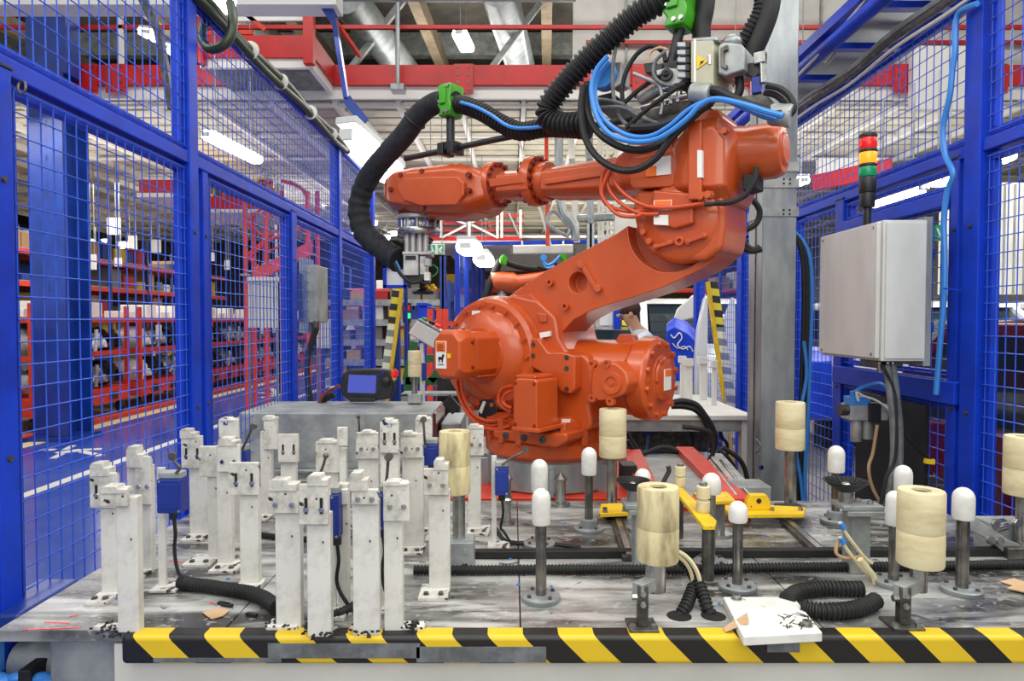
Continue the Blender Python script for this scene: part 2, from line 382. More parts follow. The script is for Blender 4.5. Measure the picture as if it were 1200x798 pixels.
# white edge channel and red kick board
m = MB().lohi((-14, 9.26, ZM-.10), (11, 9.32, ZM+.06)); part('edge_channel', m, M['ceilrib'], mez)
red = struct('trim_2', MB().lohi((-14, 9.18, ZM+.06), (11, 9.26, ZM+.32)), M['red'])
for px in (110, 143, 544, 750, 885, 1052, 1160):
    x = (px-600)/800*9.2
    m = MB().lohi((x-.13, 9.14, ZM-.06), (x+.13, 9.18, ZM+.32)); b = part('splice_plate', m, M['red'], red)
    m = MB()
    for dz in (-.02, .08, .18, .28):
        for dx in (-.07, .07): m.cyl((x+dx, 9.145, ZM+dz), (x+dx, 9.13, ZM+dz), .018, n=8)
    part('bolt', m, M['dark_steel'], b, stuff=True)
for z in (ZM+.82, ZM+1.3):
    m = MB().beam((-14, 9.2, z), (11, 9.2, z), .05, .05); part('handrail', m, M['red'], red)
for x in (-12, -9.8, -7.6, -5.2):
    m = MB().beam((x, 9.2, ZM+.3), (x, 9.2, ZM+1.32), .05, .05); part('rail_post', m, M['ceilrib'], red)
# stepped out bay of the mezzanine on the left
bay = struct('trim_3', MB().lohi((-3.75, 8.36, ZM+.06), (-2.42, 9.18, ZM+.12)), M['galv_dirty'])
m = MB().lohi((-3.75, 8.3, ZM-.04), (-2.42, 8.36, ZM+.07)); part('edge_channel', m, M['ceilrib'], bay)
m = MB().lohi((-2.46, 8.34, ZM-.04), (-2.40, 9.25, ZM+.07)); part('edge_channel', m, M['ceilrib'], bay)
m = MB().lohi((-3.75, 8.26, ZM+.07), (-2.42, 8.32, ZM+.33)); part('kick_board', m, M['red'], bay)
m = MB().lohi((-2.42, 8.26, ZM+.07), (-2.36, 9.17, ZM+.33)); part('kick_board', m, M['red'], bay)
m = MB()
for i in range(24): m.lohi((-3.75, 8.4+i*.036, ZM-.0), (-2.5, 8.415+i*.036, ZM+.05))
part('grating', m, M['galv_dirty'], bay, stuff=True)
for x, w in ((-2.42, .12), (-3.7, .06)):
    m = MB().beam((x, 8.25, ZM-.02), (x, 8.25, ZM+.9), w, .1); part('rail_post', m, M['red'], bay)
m = MB().beam((-3.7, 8.28, ZM+.52), (-2.4, 8.28, ZM+.53), .04, .05); part('handrail', m, M['ceilrib'], bay)
for a, b in (((-3.65, 8.28, ZM+.95), (-2.95, 8.28, ZM+.4)), ((-2.35, 8.3, ZM+.85), (-2.0, 9.1, ZM+.4)), ((-3.65, 8.28, ZM+.36), (-3.1, 8.28, ZM+.37))):
    m = MB().beam(a, b, .04, .05); part('brace', m, M['redorange'], bay)
# grey beam that crosses the hall above the cell, white stair wall above the mezzanine on the right
m = MB().lohi((-9, 6.3, 4.42), (-1.6, 6.55, 4.72)); struct('trim_4', m, M['ceilrib'])
m = MB().lohi((-6, 7.3, 4.95), (.68, 7.4, 5.03)); struct('trim_5', m, M['galv_dirty'])
wl = struct('wall_mezzanine', MB().lohi((.88, 9.9, ZM+.1), (11, 10.0, 7.4)), M['offwhite'])
for x in (1.62, 2.6, 4.4, 6.3):
    m = MB().lohi((x, 9.86, ZM+.3), (x+.03, 9.9, 7.3)); part('joint_strip', m, M['galv_dirty'], wl)
m = MB().beam((1.05, 9.8, ZM+.86), (11, 9.8, ZM+.86), .05, .05); part('handrail', m, M['red'], wl)

# pipes and hangers under the mezzanine, a tall steel stay by the middle
def hanger(px, y0, y1, Y, r, mt, label):
    m = MB().cyl(PY(px, y0, Y), PY(px, y1, Y), r, n=8); solo('hanger_rod', m, mt, label, 'rod')
hanger(466, -20, 100, 9.0, .03, M['galv'], 'thin grey rod hanging in front of the red beam left of centre')
m = MB().lohi(PY(457, 97, 8.9), PY(476, 111, 9.1)); solo('pipe_clamp', m, M['galv'], 'grey clamp plate where the thin rod meets the red beam', 'clamp', bevel=.01)
m = MB(); P = [PY(374, -5, 6.4), PY(392, 24, 6.4), PY(406, 116, 6.4), PY(428, 144, 6.4)]
for a, b in zip(P, P[1:]): m.beam(a, b, .04, .09)
solo('cable_strut', m, M['navy'], 'perforated blue grey strut hanging down left of the green hose clamp', 'strut')
m = MB(); P = [PY(428, 144, 6.4), PY(455, 176, 6.6), PY(474, 195, 6.8)]
for a, b in zip(P, P[1:]): m.beam(a, b, .03, .05)
solo('strut_arm', m, M['galv'], 'thin grey steel arm carrying on down to the lamp behind the black sleeve', 'strut')
m = MB().beam(PY(165, -5, 5.0), PY(186, 38, 5.0), .05, .05).beam(PY(186, 38, 5.0), PY(202, 128, 5.0), .05, .05)
solo('cable_strut', m, M['dark_steel'], 'dark bent strut seen through the upper left mesh beside the twin lamps', 'strut')

# ------------------------------------------------------------ lamps the photograph shows
def luminaire(name, label, p, q, w, h, cat='lamp', group=None, hang=None, power=0):
    p, q = V(p), V(q); t = thing(name, label, cat, (p+q)/2, group)
    d = (q-p).normalized()
    b = MB().beam(p-d*.04+V((0, 0, h*.6)), q+d*.04+V((0, 0, h*.55)), w*.8, h*.3); part('housing', b, M['lampbody'], t, bevel=.01)
    b = MB().beam(p, q, w, h); part('diffuser', b, M['lamp'], t, bevel=min(w, h)*.35)
    for e in (p-d*.05, q+d*.02):
        b = MB().beam(e, e+d*.03, w*.5, h*.5); part('end_cap', b, M['lampbody'], t, bevel=.008)
    if hang:
        for e in (p.lerp(q, .15), p.lerp(q, .85)):
            zt = 7.4 if e.z > 4.4 else 4.57 if e.y > 9.35 else 7.4 if e.y > 5.7 else e.z+h+hang
            b = MB().cyl(e+V((0, 0, h*.5)), V((e.x, e.y, zt)), .006, n=6); part('hanger', b, M['galv'], t)
    return t
luminaire('fluorescent_lamp', 'long lit tube lamp seen through the upper mesh of the left fence', PY(243, 158, 7.4), PY(302, 188, 8.6), .16, .10, hang=.6)
luminaire('fluorescent_lamp', 'big bright lamp beside the black sleeve above the left fence', PY(408, 160, 5.6), PY(462, 206, 6.4), .24, .20)
luminaire('fluorescent_lamp', 'dazzling lamp cut off by the top edge above the left fence', PY(243, -14, 3.35), PY(262, 8, 3.5), .17, .12)
luminaire('ceiling_lamp', 'lit lamp hanging above the red beam near the top middle', PY(538, 38, 9.8), PY(548, 58, 10.4), .22, .12, hang=1.5)
luminaire('ceiling_lamp', 'nearer of two lit lamps behind the upper left mesh', PY(171, 37, 7.3), PY(184, 46, 8.5), .16, .08)
luminaire('ceiling_lamp', 'farther of two lit lamps behind the upper left mesh', PY(194, 55, 9.0), PY(205, 62, 9.3), .16, .08)
luminaire('fluorescent_lamp', 'nearer lit lamp above the blue frame of the second cell', PY(546, 288, 10), PY(554, 294, 10.4), .34, .18, hang=.6)
luminaire('fluorescent_lamp', 'farther lit lamp above the blue frame of the second cell', PY(564, 302, 12.5), PY(570, 308, 13), .34, .2, hang=.6)
luminaire('fluorescent_lamp', 'lit tube lamp beyond the right fence behind the signal tower', PY(1026, 238, 4.8), PY(1078, 220, 4.4), .13, .09, hang=.6)
luminaire('fluorescent_lamp', 'lit tube lamp beyond the right fence next to the blue air line', PY(1096, 212, 4.4), PY(1116, 204, 4.2), .13, .09, hang=.6)
luminaire('fluorescent_lamp', 'lit tube lamp beyond the right fence beside the steel column', PY(926, 216, 7.2), PY(941, 211, 6.8), .15, .08, hang=.6)
luminaire('fluorescent_lamp', 'lit tube lamp behind the right hand hazard board', PY(846, 292, 9.5), PY(862, 288, 9.0), .16, .09, hang=.6)
luminaire('fluorescent_lamp', 'lit tube lamp at the upper right edge behind the mesh', PY(1168, 186, 3.9), PY(1186, 178, 3.8), .1, .08, hang=.6)
FARL = ('First', 'Second', 'Third', 'Fourth', 'Fifth', 'Sixth', 'Seventh', 'Eighth', 'Ninth', 'Tenth', 'Eleventh', 'Twelfth', 'Thirteenth')
for i, (px, py, Y, w) in enumerate(sorted(((104, 284, 22, 12), (124, 283, 24, 8), (108, 290, 19, 12), (146, 288, 20, 12), (60, 300, 20, 10), (377, 238, 18, 5), (378, 270, 18, 6), (412, 250, 20, 6), (436, 262, 20, 8), (450, 279, 20, 10), (408, 278, 20, 6), (460, 274, 22, 6), (418, 283, 18, 6)))):
    luminaire('ceiling_lamp', FARL[i]+' far lit lamp under the low ceiling at the left, counted from the left', PY(px-w/2, py, Y), PY(px+w/2, py-.5, Y+.2), .25, .16, hang=1, group='far lamps at the left')
# ------------------------------------------------------------ the blue mesh fences
def panel(x, y0, y1, z0, z1, label, side, group=None, fw=.026, wr=.0021, dy=.05, dz=.0585, name='mesh_fence'):
    t = thing(name, label, 'fence', (x, (y0+y1)/2, z0), group)
    for a, b in (((x, y0, z0), (x, y1, z0)), ((x, y0, z1), (x, y1, z1))):
        part('rail', MB().beam(V(a)+V((0, 0, fw/2 if a[2] == z0 else -fw/2)), V(b)+V((0, 0, fw/2 if a[2] == z0 else -fw/2)), .03, fw), M['blue'], t, bevel=.003)
    for y in (y0+fw/2, y1-fw/2):
        part('stile', MB().beam((x, y, z0+fw), (x, y, z1-fw), .03, fw, up=(0, 1, 0)), M['blue'], t, bevel=.003)
    m = MB(); xi = x-side*.02
    n = int((y1-y0)/dy)
    for i in range(n+1):
        y = y0+.01+(y1-y0-.02)*i/max(1, n); m.cyl((xi, y, z0+.006), (xi, y, z1-.006), wr, n=5)
    n = int((z1-z0)/dz)
    for i in range(n+1):
        z = z0+.012+(z1-z0-.024)*i/max(1, n); m.cyl((xi-side*.004, y0+.004, z), (xi-side*.004, y1-.004, z), wr, n=5)
    part('wire_mesh', m, M['wire'], t, stuff=True)
    return t
def post(x, y, h, label, w=.06, d=.06, foot=True, group=None, cap=True):
    t = thing('fence_post', label, 'post', (x, y, 0), group)
    part('upright', MB().lohi((x-w/2, y-d/2, 0), (x+w/2, y+d/2, h)), M['blue'], t, bevel=.004)
    if foot: part('foot_plate', MB().lohi((x-.09, y-.09, 0), (x+.09, y+.09, .012)), M['blue'], t, bevel=.002)
    if cap: part('end_cap', MB().lohi((x-w/2-.003, y-d/2-.003, h), (x+w/2+.003, y+d/2+.003, h+.006)), M['black'], t)
    m = MB()
    for z in (.4, 1.2, 1.9): m.bolt((x-math.copysign(w/2, x), y, z), (-math.copysign(1, x), 0, 0), .008, .006)
    part('bolt', m, M['dark_steel'], t, stuff=True)
    return t
XL, XR = -1.30, 1.75
ys = [-.2, 1.66, 2.74, 3.95, 5.05, 6.3]
post(XL, 1.71, 2.18, 'nearest blue post at the left edge, bright blue, only up to the middle rail', .07, .07)
post(XL, 2.74, 2.85, 'tall double blue post of the left fence nearest the camera', .07, .075)
post(XL, 2.86, 2.18, 'blue gate post touching the tall double post of the left fence', .05, .05)
post(XL, 3.99, 2.18, 'short blue post of the left fence carrying the grey switch box', .07, .09)
post(XL, 5.07, 2.85, 'tall blue post of the left fence behind the tethered grey box', .07, .075)
post(XL, 6.25, 2.85, 'blue post at the far end of the left fence beside the hazard board', .09, .09)
panel(XL, .4, 1.66, .12, 2.155, 'lower mesh panel at the extreme left, mostly out of the frame', -1)
panel(XL, 1.76, 2.69, .12, 2.155, 'lower blue mesh panel in front of the big dark blue column', -1)
panel(XL, 2.90, 3.93, .12, 2.155, 'lower blue mesh panel between double post and short post', -1)
panel(XL, 4.05, 5.02, .12, 2.155, 'lower blue mesh panel behind the hanging black cable of the grey box', -1)
panel(XL, 5.12, 6.2, .12, 2.155, 'lower blue mesh panel nearest the hazard board on the left', -1)
panel(XL, .4, 2.70, 2.22, 2.85, 'upper blue mesh panel at the top left corner', -1)
panel(XL, 2.79, 5.02, 2.22, 2.85, 'upper blue mesh panel under the dark green conduit', -1)
panel(XL, 5.12, 6.2, 2.22, 2.85, 'upper blue mesh panel behind the black sleeve', -1)
m = MB().lohi((XL-.035, .4, 2.165), (XL+.03, 6.25, 2.215)); solo('fence_rail', m, M['blue'], 'long blue middle rail of the left fence', 'rail', bevel=.006)
# dark conduit tied along the left top rail, with its loop by the double post
t = thing('cable_conduit', 'dark green conduit tied along the top rail of the left fence', 'conduit', (XL+.02, 3.8, 2.8))
m = MB().tube([(XL+.035, 2.5+.35*i, 2.86+.012*math.sin(i*2.1)) for i in range(9)], .024, 10); part('tube', m, M['darkgreen'], t)
m = MB().tube([(XL+.045, 2.74+.35*i, 2.825+.010*math.sin(i*1.7+1)) for i in range(8)], .02, 10); part('tube', m, M['darkgreen'], t)
for y in (3.32, 3.75, 4.3, 4.8):
    m = MB().lathe((XL+.04, y, 2.845), (0, 1, 0), [(.045, -.003), (.046, 0), (.045, .003)], 14); part('cable_tie', m, M['offwhite'], t)
m = MB().tube([PY(240, 26, 2.95), PY(236, 44, 2.93), PY(245, 57, 2.9), PY(260, 54, 2.88), PY(270, 42, 2.88), PY(273, 22, 2.9), PY(270, 4, 3.0)], .02, 10)
solo('cable_loop', m, M['darkgreen'], 'dark green cable loop hanging under the dazzling lamp at the double post', 'cable')
m = MB().tube([PY(28, 95, 1.75), PY(22, 98, 1.75), PY(21, 106, 1.74), PY(26, 110, 1.74), PY(30, 104, 1.74), PY(29, 96, 1.75)], .003, 6)
solo('wire_hook', m, M['dark_steel'], 'small wire loop hooked under the middle rail at the left edge', 'hook')

# right fence
post(XR, 2.56, 2.8, 'thick blue double post of the right fence nearest the camera', .08, .09)
post(XR, 2.67, 2.18, 'slim blue post standing against the thick right post, behind the blue air line', .06, .05)
post(XR, 3.60, 2.18, 'blue post of the right fence behind the grey control box', .07, .09)
post(XR, 5.16, 2.8, 'blue post of the right fence just left of the steel column', .08, .10)
post(XR, 6.4, 2.5, 'blue post behind the leaning hazard board at the right', .08, .10)
post(XR, 4.2, 2.18, 'blue post of the right fence just right of the steel column', .06, .07)
panel(XR, 1.2, 2.50, .12, 2.155, 'lower blue mesh panel at the right edge of the frame', 1)
panel(XR, 2.70, 3.55, 1.32, 2.02, 'blue mesh panel behind the grey control box', 1)
panel(XR, 2.70, 3.55, .12, 1.22, 'lowest blue mesh panel below the grey control box', 1)
panel(XR, 3.65, 4.16, .12, 2.155, 'narrow blue mesh panel behind the vertical hoses by the column', 1)
panel(XR, 4.24, 5.1, .12, 2.155, 'lower blue mesh panel left of the steel column', 1)
panel(XR, 5.22, 6.35, .12, 2.155, 'far lower blue mesh panel by the right hazard board', 1)
panel(XR, 1.2, 2.50, 2.22, 2.76, 'upper blue mesh panel at the top right corner', 1)
panel(XR, 2.62, 5.1, 2.22, 2.76, 'upper blue mesh panel behind the signal tower', 1)
panel(XR, 2.70, 3.55, 2.06, 2.155, 'narrow blue mesh strip above the control box rail', 1)
m = MB().lohi((XR-.03, 1.2, 2.165), (XR+.035, 6.4, 2.215)); solo('fence_rail', m, M['blue'], 'long blue middle rail of the right fence', 'rail', bevel=.006)
m = MB().lohi((XR-.04, 2.7, 2.0), (XR+.02, 3.6, 2.06)); solo('fence_rail', m, M['blue'], 'short blue rail just above the grey control box', 'rail', bevel=.005)
m = MB().lohi((XR-.05, 2.62, 1.22), (XR+.02, 3.62, 1.31)); solo('fence_rail', m, M['blue'], 'short blue rail below the grey control box', 'rail', bevel=.005)
# conduits along the right top rail and overhead cable tray
for dx, dz, r, mt, lb in ((-.05, .03, .016, 'galv_dirty', 'grey conduit running along the right top rail, uppermost'), (-.06, -.005, .016, 'dark_steel', 'dark conduit running along the right top rail'), (-.055, -.045, .008, 'offwhite', 'thin pale cable sagging along the right top rail')):
    m = MB().tube([(XR+dx+.006*math.sin(i*1.9), 1.8+.42*i, 2.79+dz+.008*math.sin(i*2.7)) for i in range(9)], r, 8); solo('conduit', m, M[mt], lb, 'conduit')
t = thing('cable_tray', 'blue ladder framed cable tray overhead at the upper right', 'cable tray', (1.7, 4, 2.95))
m = MB().cyl((1.56, 2.5, 2.90), (1.56, 6.2, 2.90), .035, n=12); part('side_tube', m, M['blue'], t)
m = MB().beam((1.56, 2.5, 2.985), (1.56, 6.2, 2.985), .05, .05); part('side_rail', m, M['blue'], t)
m = MB().beam((2.02, 2.5, 2.97), (2.02, 6.2, 2.97), .05, .05); part('side_rail', m, M['blue'], t)
for y in (2.62, 3.05, 3.5, 3.95, 4.45, 5.0, 5.6):
    m = MB().beam((1.56, y, 2.93), (2.02, y, 2.93), .05, .03); part('rung', m, M['blue'], t)
m = MB().lohi((1.66, 2.5, 2.99), (1.98, 6.2, 3.0)).lohi((1.66, 2.5, 3.0), (1.67, 6.2, 3.06)).lohi((1.97, 2.5, 3.0), (1.98, 6.2, 3.06)); part('tray', m, M['galv'], t)
for y in (2.6, 3.6): 
    m = MB().tube([(1.58, y, 2.98), (1.61, y+.05, 2.93), (1.66, y+.06, 2.91), (1.69, y+.02, 2.95)], .012, 8); part('clamp', m, M['galv'], t)
m = MB().tube([(1.54, 4.9, 2.80), (1.53, 4.0, 2.84), (1.54, 3.4, 2.89), (1.56, 3.0, 2.97)], .008, 6); solo('cable', m, M['offwhite'], 'thin pale cable along the blue tube of the overhead tray', 'cable')
# blue air line down the right fence
m = MB().tube([PX(px, py, XR-.07) for px, py in ((1145, 4), (1122, 18), (1119, 60), (1116, 82), (1113, 112), (1105, 150), (1108, 182), (1117, 203), (1110, 225), (1106, 260), (1107, 300), (1106, 350), (1101, 410), (1097, 462))], .011, 8)
solo('air_line', m, M['lblue'], 'bright blue air line hanging down the right fence', 'hose')
m = MB().beam(PX(1106, 338, XR-.085), PX(1128, 340, XR-.05), .004, .006); solo('cable_tie', m, M['blue'], 'blue cable tie holding the air line to the post', 'cable tie')

# galvanised steel column
t = thing('steel_column', 'tall galvanised box column right of the robot', 'column', (1.25, 3.6, 0))
cx0, cx1, cy0, cy1 = 1.235, 1.405, 3.38, 3.58
m = MB().lohi((cx0, cy0, 0), (cx1, cy1, 4.3)); part('shaft', m, M['galv'], t, bevel=.008)
m = MB().lohi((cx0-.004, cy0+.085, 0), (cx0, cy0+.095, 4.3)); part('weld_seam', m, M['dark_steel'], t)
m = MB().lohi((cx0-.12, cy0-.12, 0), (cx1+.12, cy1+.12, .02)); part('base_plate', m, M['galv'], t)
for z in (2.20, 2.28, 2.06):
    m = MB().lohi((cx0-.006, cy0-.006, z), (cx1+.006, cy1+.004, z+.045)); part('tape_band', m, M['galv_dirty'], t, label='grey tape band around the column')
m = MB()
for dx in (.10, .13):
    for z in (2.22, 2.24, 2.07, 2.09): m.cyl((cx0+dx, cy0-.007, z), (cx0+dx, cy0-.004, z), .006, n=8)
part('slot_holes', m, M['ink'], t, stuff=True)
m = MB().lathe(PY(892, 548, 3.38), (0, -1, 0), [(.012, -.003), (.012, 0)], 10); part('paint_dab', m, M['sw_blue'], t, label='blue paint dab')
m = MB().tube([PY(886, 514, 3.37), PY(891, 522, 3.36), PY(886, 530, 3.36), PY(891, 533, 3.36)], .004, 6); part('hook', m, M['steel'], t)
# hoses dropping beside the column
for k, (dx, mt, lb) in enumerate(((0, 'rubber', 'black hose dropping beside the column in front of the mesh'), (4, 'rubber', 'second black hose dropping beside the column, just right of the first'), (9, 'lblue', 'light blue hose dropping beside the column'))):
    m = MB().tube([PY(px+dx*f, py, 3.42) for px, py, f in ((926, 270, .3), (936, 285, .7), (941, 310, 1), (942, 360, 1), (940, 420, 1), (938, 480, 1), (934, 560, 1), (936, 600, 1))], .011, 8)
    solo('hose', m, M[mt], lb, 'hose')
m = MB().tube([PY(px, py, 3.4) for px, py in ((942, 400), (945, 440), (938, 480), (932, 520), (938, 560), (942, 600))], .009, 8); solo('hose', m, M['lblue'], 'slack light blue hose curling behind the cream roller by the column', 'hose')

# grey control box, signal tower and air unit
t = thing('control_box', 'big worn grey steel control box mounted on the right fence', 'control box', (1.5, 2.8, 1.39))
P = lambda x, y, z: V((x, y, z))
m = MB().lohi((1.43, 2.64, 1.39), (1.60, 3.15, 1.935)); part('housing', m, M['boxgrey'], t, bevel=.004)
m = MB().lohi((1.412, 2.652, 1.40), (1.43, 3.14, 1.93)); part('door', m, M['boxgrey'], t, bevel=.004)
m = MB().lohi((1.44, 2.634, 1.40), (1.594, 2.64, 1.925)); part('side_cover', m, M['boxgrey'], t, bevel=.002)
m = MB().lohi((1.60, 2.655, 1.37), (1.63, 3.12, 1.95)); part('back_plate', m, M['galv'], t, bevel=.002)
m = MB()
for y, z in ((2.68, 1.415), (2.68, 1.91), (3.11, 1.415), (3.11, 1.91)): m.bolt((1.412, y, z), (-1, 0, 0), .006, .003)
part('screw', m, M['steel'], t, stuff=True)
for z in (1.5, 1.8):
    m = MB().lohi((1.63, 2.8, z), (1.73, 2.86, z+.04)); part('bracket', m, M['blue'], t)
m = MB().lohi((1.45, 2.72, 1.36), (1.56, 2.84, 1.39)); g = part('cable_gland', m, M['dark_steel'], t, bevel=.006)
m = MB()
for px, mt in ((1030, 0), (1040, 0), (1046, 0)): m.cyl(PY(px, 424, 2.7), PY(px+1, 436, 2.7), .010, n=8)
part('cable_gland', m, M['steel'], t, stuff=True)
t = thing('signal_tower', 'signal tower with red, amber and green lenses on the control box', 'signal light', (1.47, 2.85, 1.935))
b = PY(1016, 259, 2.85); r = .0335
def seg(n_, z0, z1, mt, rr=r, parent=t, label=None):
    mm = MB().lathe((b.x, b.y, z0), (0, 0, 1), [(rr*.96, 0), (rr, .003), (rr, z1-z0-.003), (rr*.96, z1-z0)], 20); return part(n_, mm, M[mt], parent, label=label)
zz = lambda py: PY(1016, py, 2.85).z
seg('stem', 1.935, zz(243), 'black', .016); seg('collar', zz(243), zz(226), 'black', .030); seg('socket', zz(226), zz(208), 'black', .0335)
seg('lens', zz(207), zz(196), 'greenlens', .034, label='green lens'); seg('ring', zz(196), zz(192), 'black', .0345)
seg('lens', zz(192), zz(179), 'amberlens', .034, label='lit amber lens'); seg('ring', zz(179), zz(175), 'black', .0345)
seg('lens', zz(175), zz(162), 'redlens', .034, label='red lens'); seg('cap', zz(162), zz(157), 'black', .0345)
# cables from the box down to the table
for k, (x0, mt, r_, lb) in enumerate(((1034, 'rubber', .007, 'thin dark cable dropping left from the control box'), (1039, 'rubber', .014, 'thick grey cable dropping from the control box, left one'), (1046, 'rubber', .014, 'thick grey cable dropping from the control box, right one'))):
    pts = [(x0, 428), (x0+(4 if k else 14), 460), (x0+(8 if k else 16), 500), (x0+(8 if k else 14), 540), (x0+(4 if k else 4), 560), (x0+(2 if k else -2), 592)]
    m = MB().tube([PY(px, py, 2.66+.01*k) for px, py in pts], r_, 8); solo('cable', m, M[mt if k == 0 else 'tape'], lb, 'cable')
m = MB().tube([PY(px, py, 2.75) for px, py in ((1054, 490), (1062, 510), (1080, 530), (1092, 540))], .007, 8); solo('cable', m, M['rubber'], 'dark cable swinging right to the little plug on the mesh', 'cable')
m = MB().beam(PY(1084, 540, 2.75), PY(1094, 541, 2.75), .02, .02); solo('cable_plug', m, M['sticker_yellow'], 'small yellow and black plug on the right lower mesh', 'plug')
solo('backing_board', MB().lohi((XR-.06, 2.78, .55), (XR-.045, 3.34, 1.2)), M['black'], 'black board on the right fence behind the air unit', 'board')
t = thing('air_service_unit', 'silver air filter regulator with a blue elbow below the control box', 'air regulator', PY(1010, 500, 2.95))
Y = 2.95
m = MB().lohi(PY(996, 474, Y), PY(1029, 490, Y+.09)); part('manifold', m, M['partgrey'], t, bevel=.008)
m = MB().cyl(PY(993, 480, Y-.01), PY(984, 480, Y-.01), .026, n=12); part('knob', m, M['dark_steel'], t)
m = MB().cyl(PY(1003, 488, Y+.04), PY(1003, 517, Y+.04), .023, n=14); part('filter_bowl', m, M['partgrey'], t)
m = MB().cyl(PY(1016, 488, Y+.04), PY(1016, 514, Y+.04), .024, n=14); part('filter_bowl', m, M['galv'], t)
m = MB().lohi(PY(996, 465, Y), PY(1012, 474, Y+.06)).cyl(PY(1000, 465, Y+.03), PY(1000, 458, Y+.03), .014); part('elbow', m, M['lblue'], t, bevel=.004, label='blue elbow fitting')
m = MB().lohi(PY(1020, 472, Y-.02), PY(1030, 494, Y)); part('solenoid', m, M['black'], t, bevel=.004)
m = MB().tube([PY(px, py, Y) for px, py in ((1002, 460), (1008, 455), (1020, 451), (1032, 450), (1040, 456))], .009, 8); solo('air_line', m, M['lblue'], 'short blue air line arching over the air unit', 'hose')
m = MB().tube([PY(px, py, Y-.03) for px, py in ((1006, 470), (1004, 460), (1012, 464), (1028, 470), (1044, 484), (1046, 510), (1046, 540), (1042, 560), (1044, 590))], .005, 6); solo('air_line', m, M['offwhite'], 'thin white air line curling down from the air unit', 'hose')
m = MB().tube([PY(px, py, Y-.03) for px, py in ((1028, 498), (1023, 530), (1018, 548), (1022, 570), (1032, 590), (1038, 605))], .007, 6); solo('air_line', m, M['card'], 'olive air line hanging below the air unit', 'hose')

# grey switch box and its cable on the left fence
t = thing('switch_box', 'small grey box on the short post of the left fence', 'switch box', PY(365, 375, 4.3))
m = MB().lohi(PY(351, 378, 4.3)-V((0, 0, 0)), PY(384, 314, 4.55)); part('housing', m, M['galv_dirty'], t, bevel=.006)
m = MB().lohi(PY(349, 320, 4.25), PY(357, 376, 4.34)); part('side_plate', m, M['navy'], t)
m = MB().lohi(PY(350, 314, 4.3), PY(368, 305, 4.5)); part('top_bracket', m, M['galv'], t)
m = MB().lohi(PY(350, 390, 4.3), PY(372, 378, 4.5)); part('bottom_bracket', m, M['galv'], t)
m = MB().cyl(PY(370, 376, 4.32), PY(370, 386, 4.32), .022); part('cable_gland', m, M['dark_steel'], t)
m = MB().tube([PY(px, py, 4.3) for px, py in ((371, 384), (366, 398), (361, 415), (360, 440), (363, 470), (364, 486))], .020, 8); solo('cable', m, M['black'], 'black cable hanging from the small grey box', 'cable')
m2 = MB()
t = thing('sheet_panel', 'white ribbed sheet hanging behind the mesh left of the short post', 'board', PY(308, 385, 6))
for px in (292, 324): part('pole', MB().cyl((PY(px, 385, 6.04).x, 6.04, 0), PY(px, 330, 6.04), .012, n=6), M['galv'], t)
for i in range(9):
    x0 = 290+4*i; m2.lohi(PY(x0+.4, 384, 6.0), PY(x0+3.7, 328, 6.03))
part('ribbed_sheet', m2, M['offwhite'], t); part('top_channel', MB().lohi(PY(289, 329, 5.98), PY(327, 325, 6.05)), M['offwhite'], t)
t = thing('sheet_panel', 'lower white ribbed sheet right of the hanging black cable', 'board', PY(380, 408, 6.4)); m2 = MB()
for px in (373, 388): part('pole', MB().cyl((PY(px, 385, 6.44).x, 6.44, 0), PY(px, 376, 6.44), .012, n=6), M['galv'], t)
for i in range(5):
    x0 = 371+4*i; m2.lohi(PY(x0+.4, 408, 6.4), PY(x0+3.7, 374, 6.43))
part('ribbed_sheet', m2, M['offwhite'], t)
# ------------------------------------------------------------ the orange robot (built in its own axes: x along the arm, y away, z up)
AL = math.radians(35)
RO = V((.172, 3.05, .84)); UX = V((math.cos(AL), -math.sin(AL), 0)); VX = V((math.sin(AL), math.cos(AL), 0))
def RL(px, py, v=0):                       # pixel -> robot axes, on the upright plane y = v
    d = ray(px, py); k = ((RO-CP).dot(VX)+v)/d.dot(VX); p = CP+d*k-RO
    return V((p.dot(UX), v, p.z))
def RW(px, py, v=0):
    q = RL(px, py, v); return RO+UX*q.x+VX*q.y+V((0, 0, q.z))
def rpoly(pts, v): return [RL(px, py, v) for px, py in pts]
robot = thing('industrial_robot', 'large orange six axis industrial robot arm reaching left over the table', 'robot', RO, rz=-AL)
OR = M['orange']; Z = V((0, 0, 1)); FY = V((0, -1, 0)); UXL = V((1, 0, 0))
def rp(name, m, mt=None, bevel=0, parent=robot, **k): return part(name, m, mt or OR, parent, bevel=bevel, **k)
def boltring(c, axis, R, n, r, h, a0=0, a1=2*PI):
    m = MB(); x, y, d = frame(axis)
    for i in range(n):
        a = a0+(a1-a0)*i/n; m.bolt(V(c)+(x*math.cos(a)+y*math.sin(a))*R, d, r, h)
    return m
# plinth, turntable
rp('base_ring', MB().lathe((0, 0, 0), Z, [(.285, 0), (.285, .118), (.27, .125)], 40), M['galv'])
for a in (-2.3, -1.0, -.2, 3.6): 
    q = V((.30*math.cos(a), .30*math.sin(a), .05)); rp('base_rib', MB().box(q, (.05, .02, .11), a), M['galv'])
rp('turntable', MB().lathe((0, 0, .125), Z, [(.27, 0), (.29, .02), (.29, .07), (.275, .085), (.275, .17), (.255, .185)], 40))
b = rp('bolt', boltring((0, 0, .145+.03), Z, .282, 24, .011, .012), M['orange'], stuff=True)
for i in range(20):
    a = 2*PI*i/20+.1; m = MB().box((.285*math.cos(a), .285*math.sin(a), .245), (.04, .028, .10), a); rp('turntable_rib', m, bevel=.004)
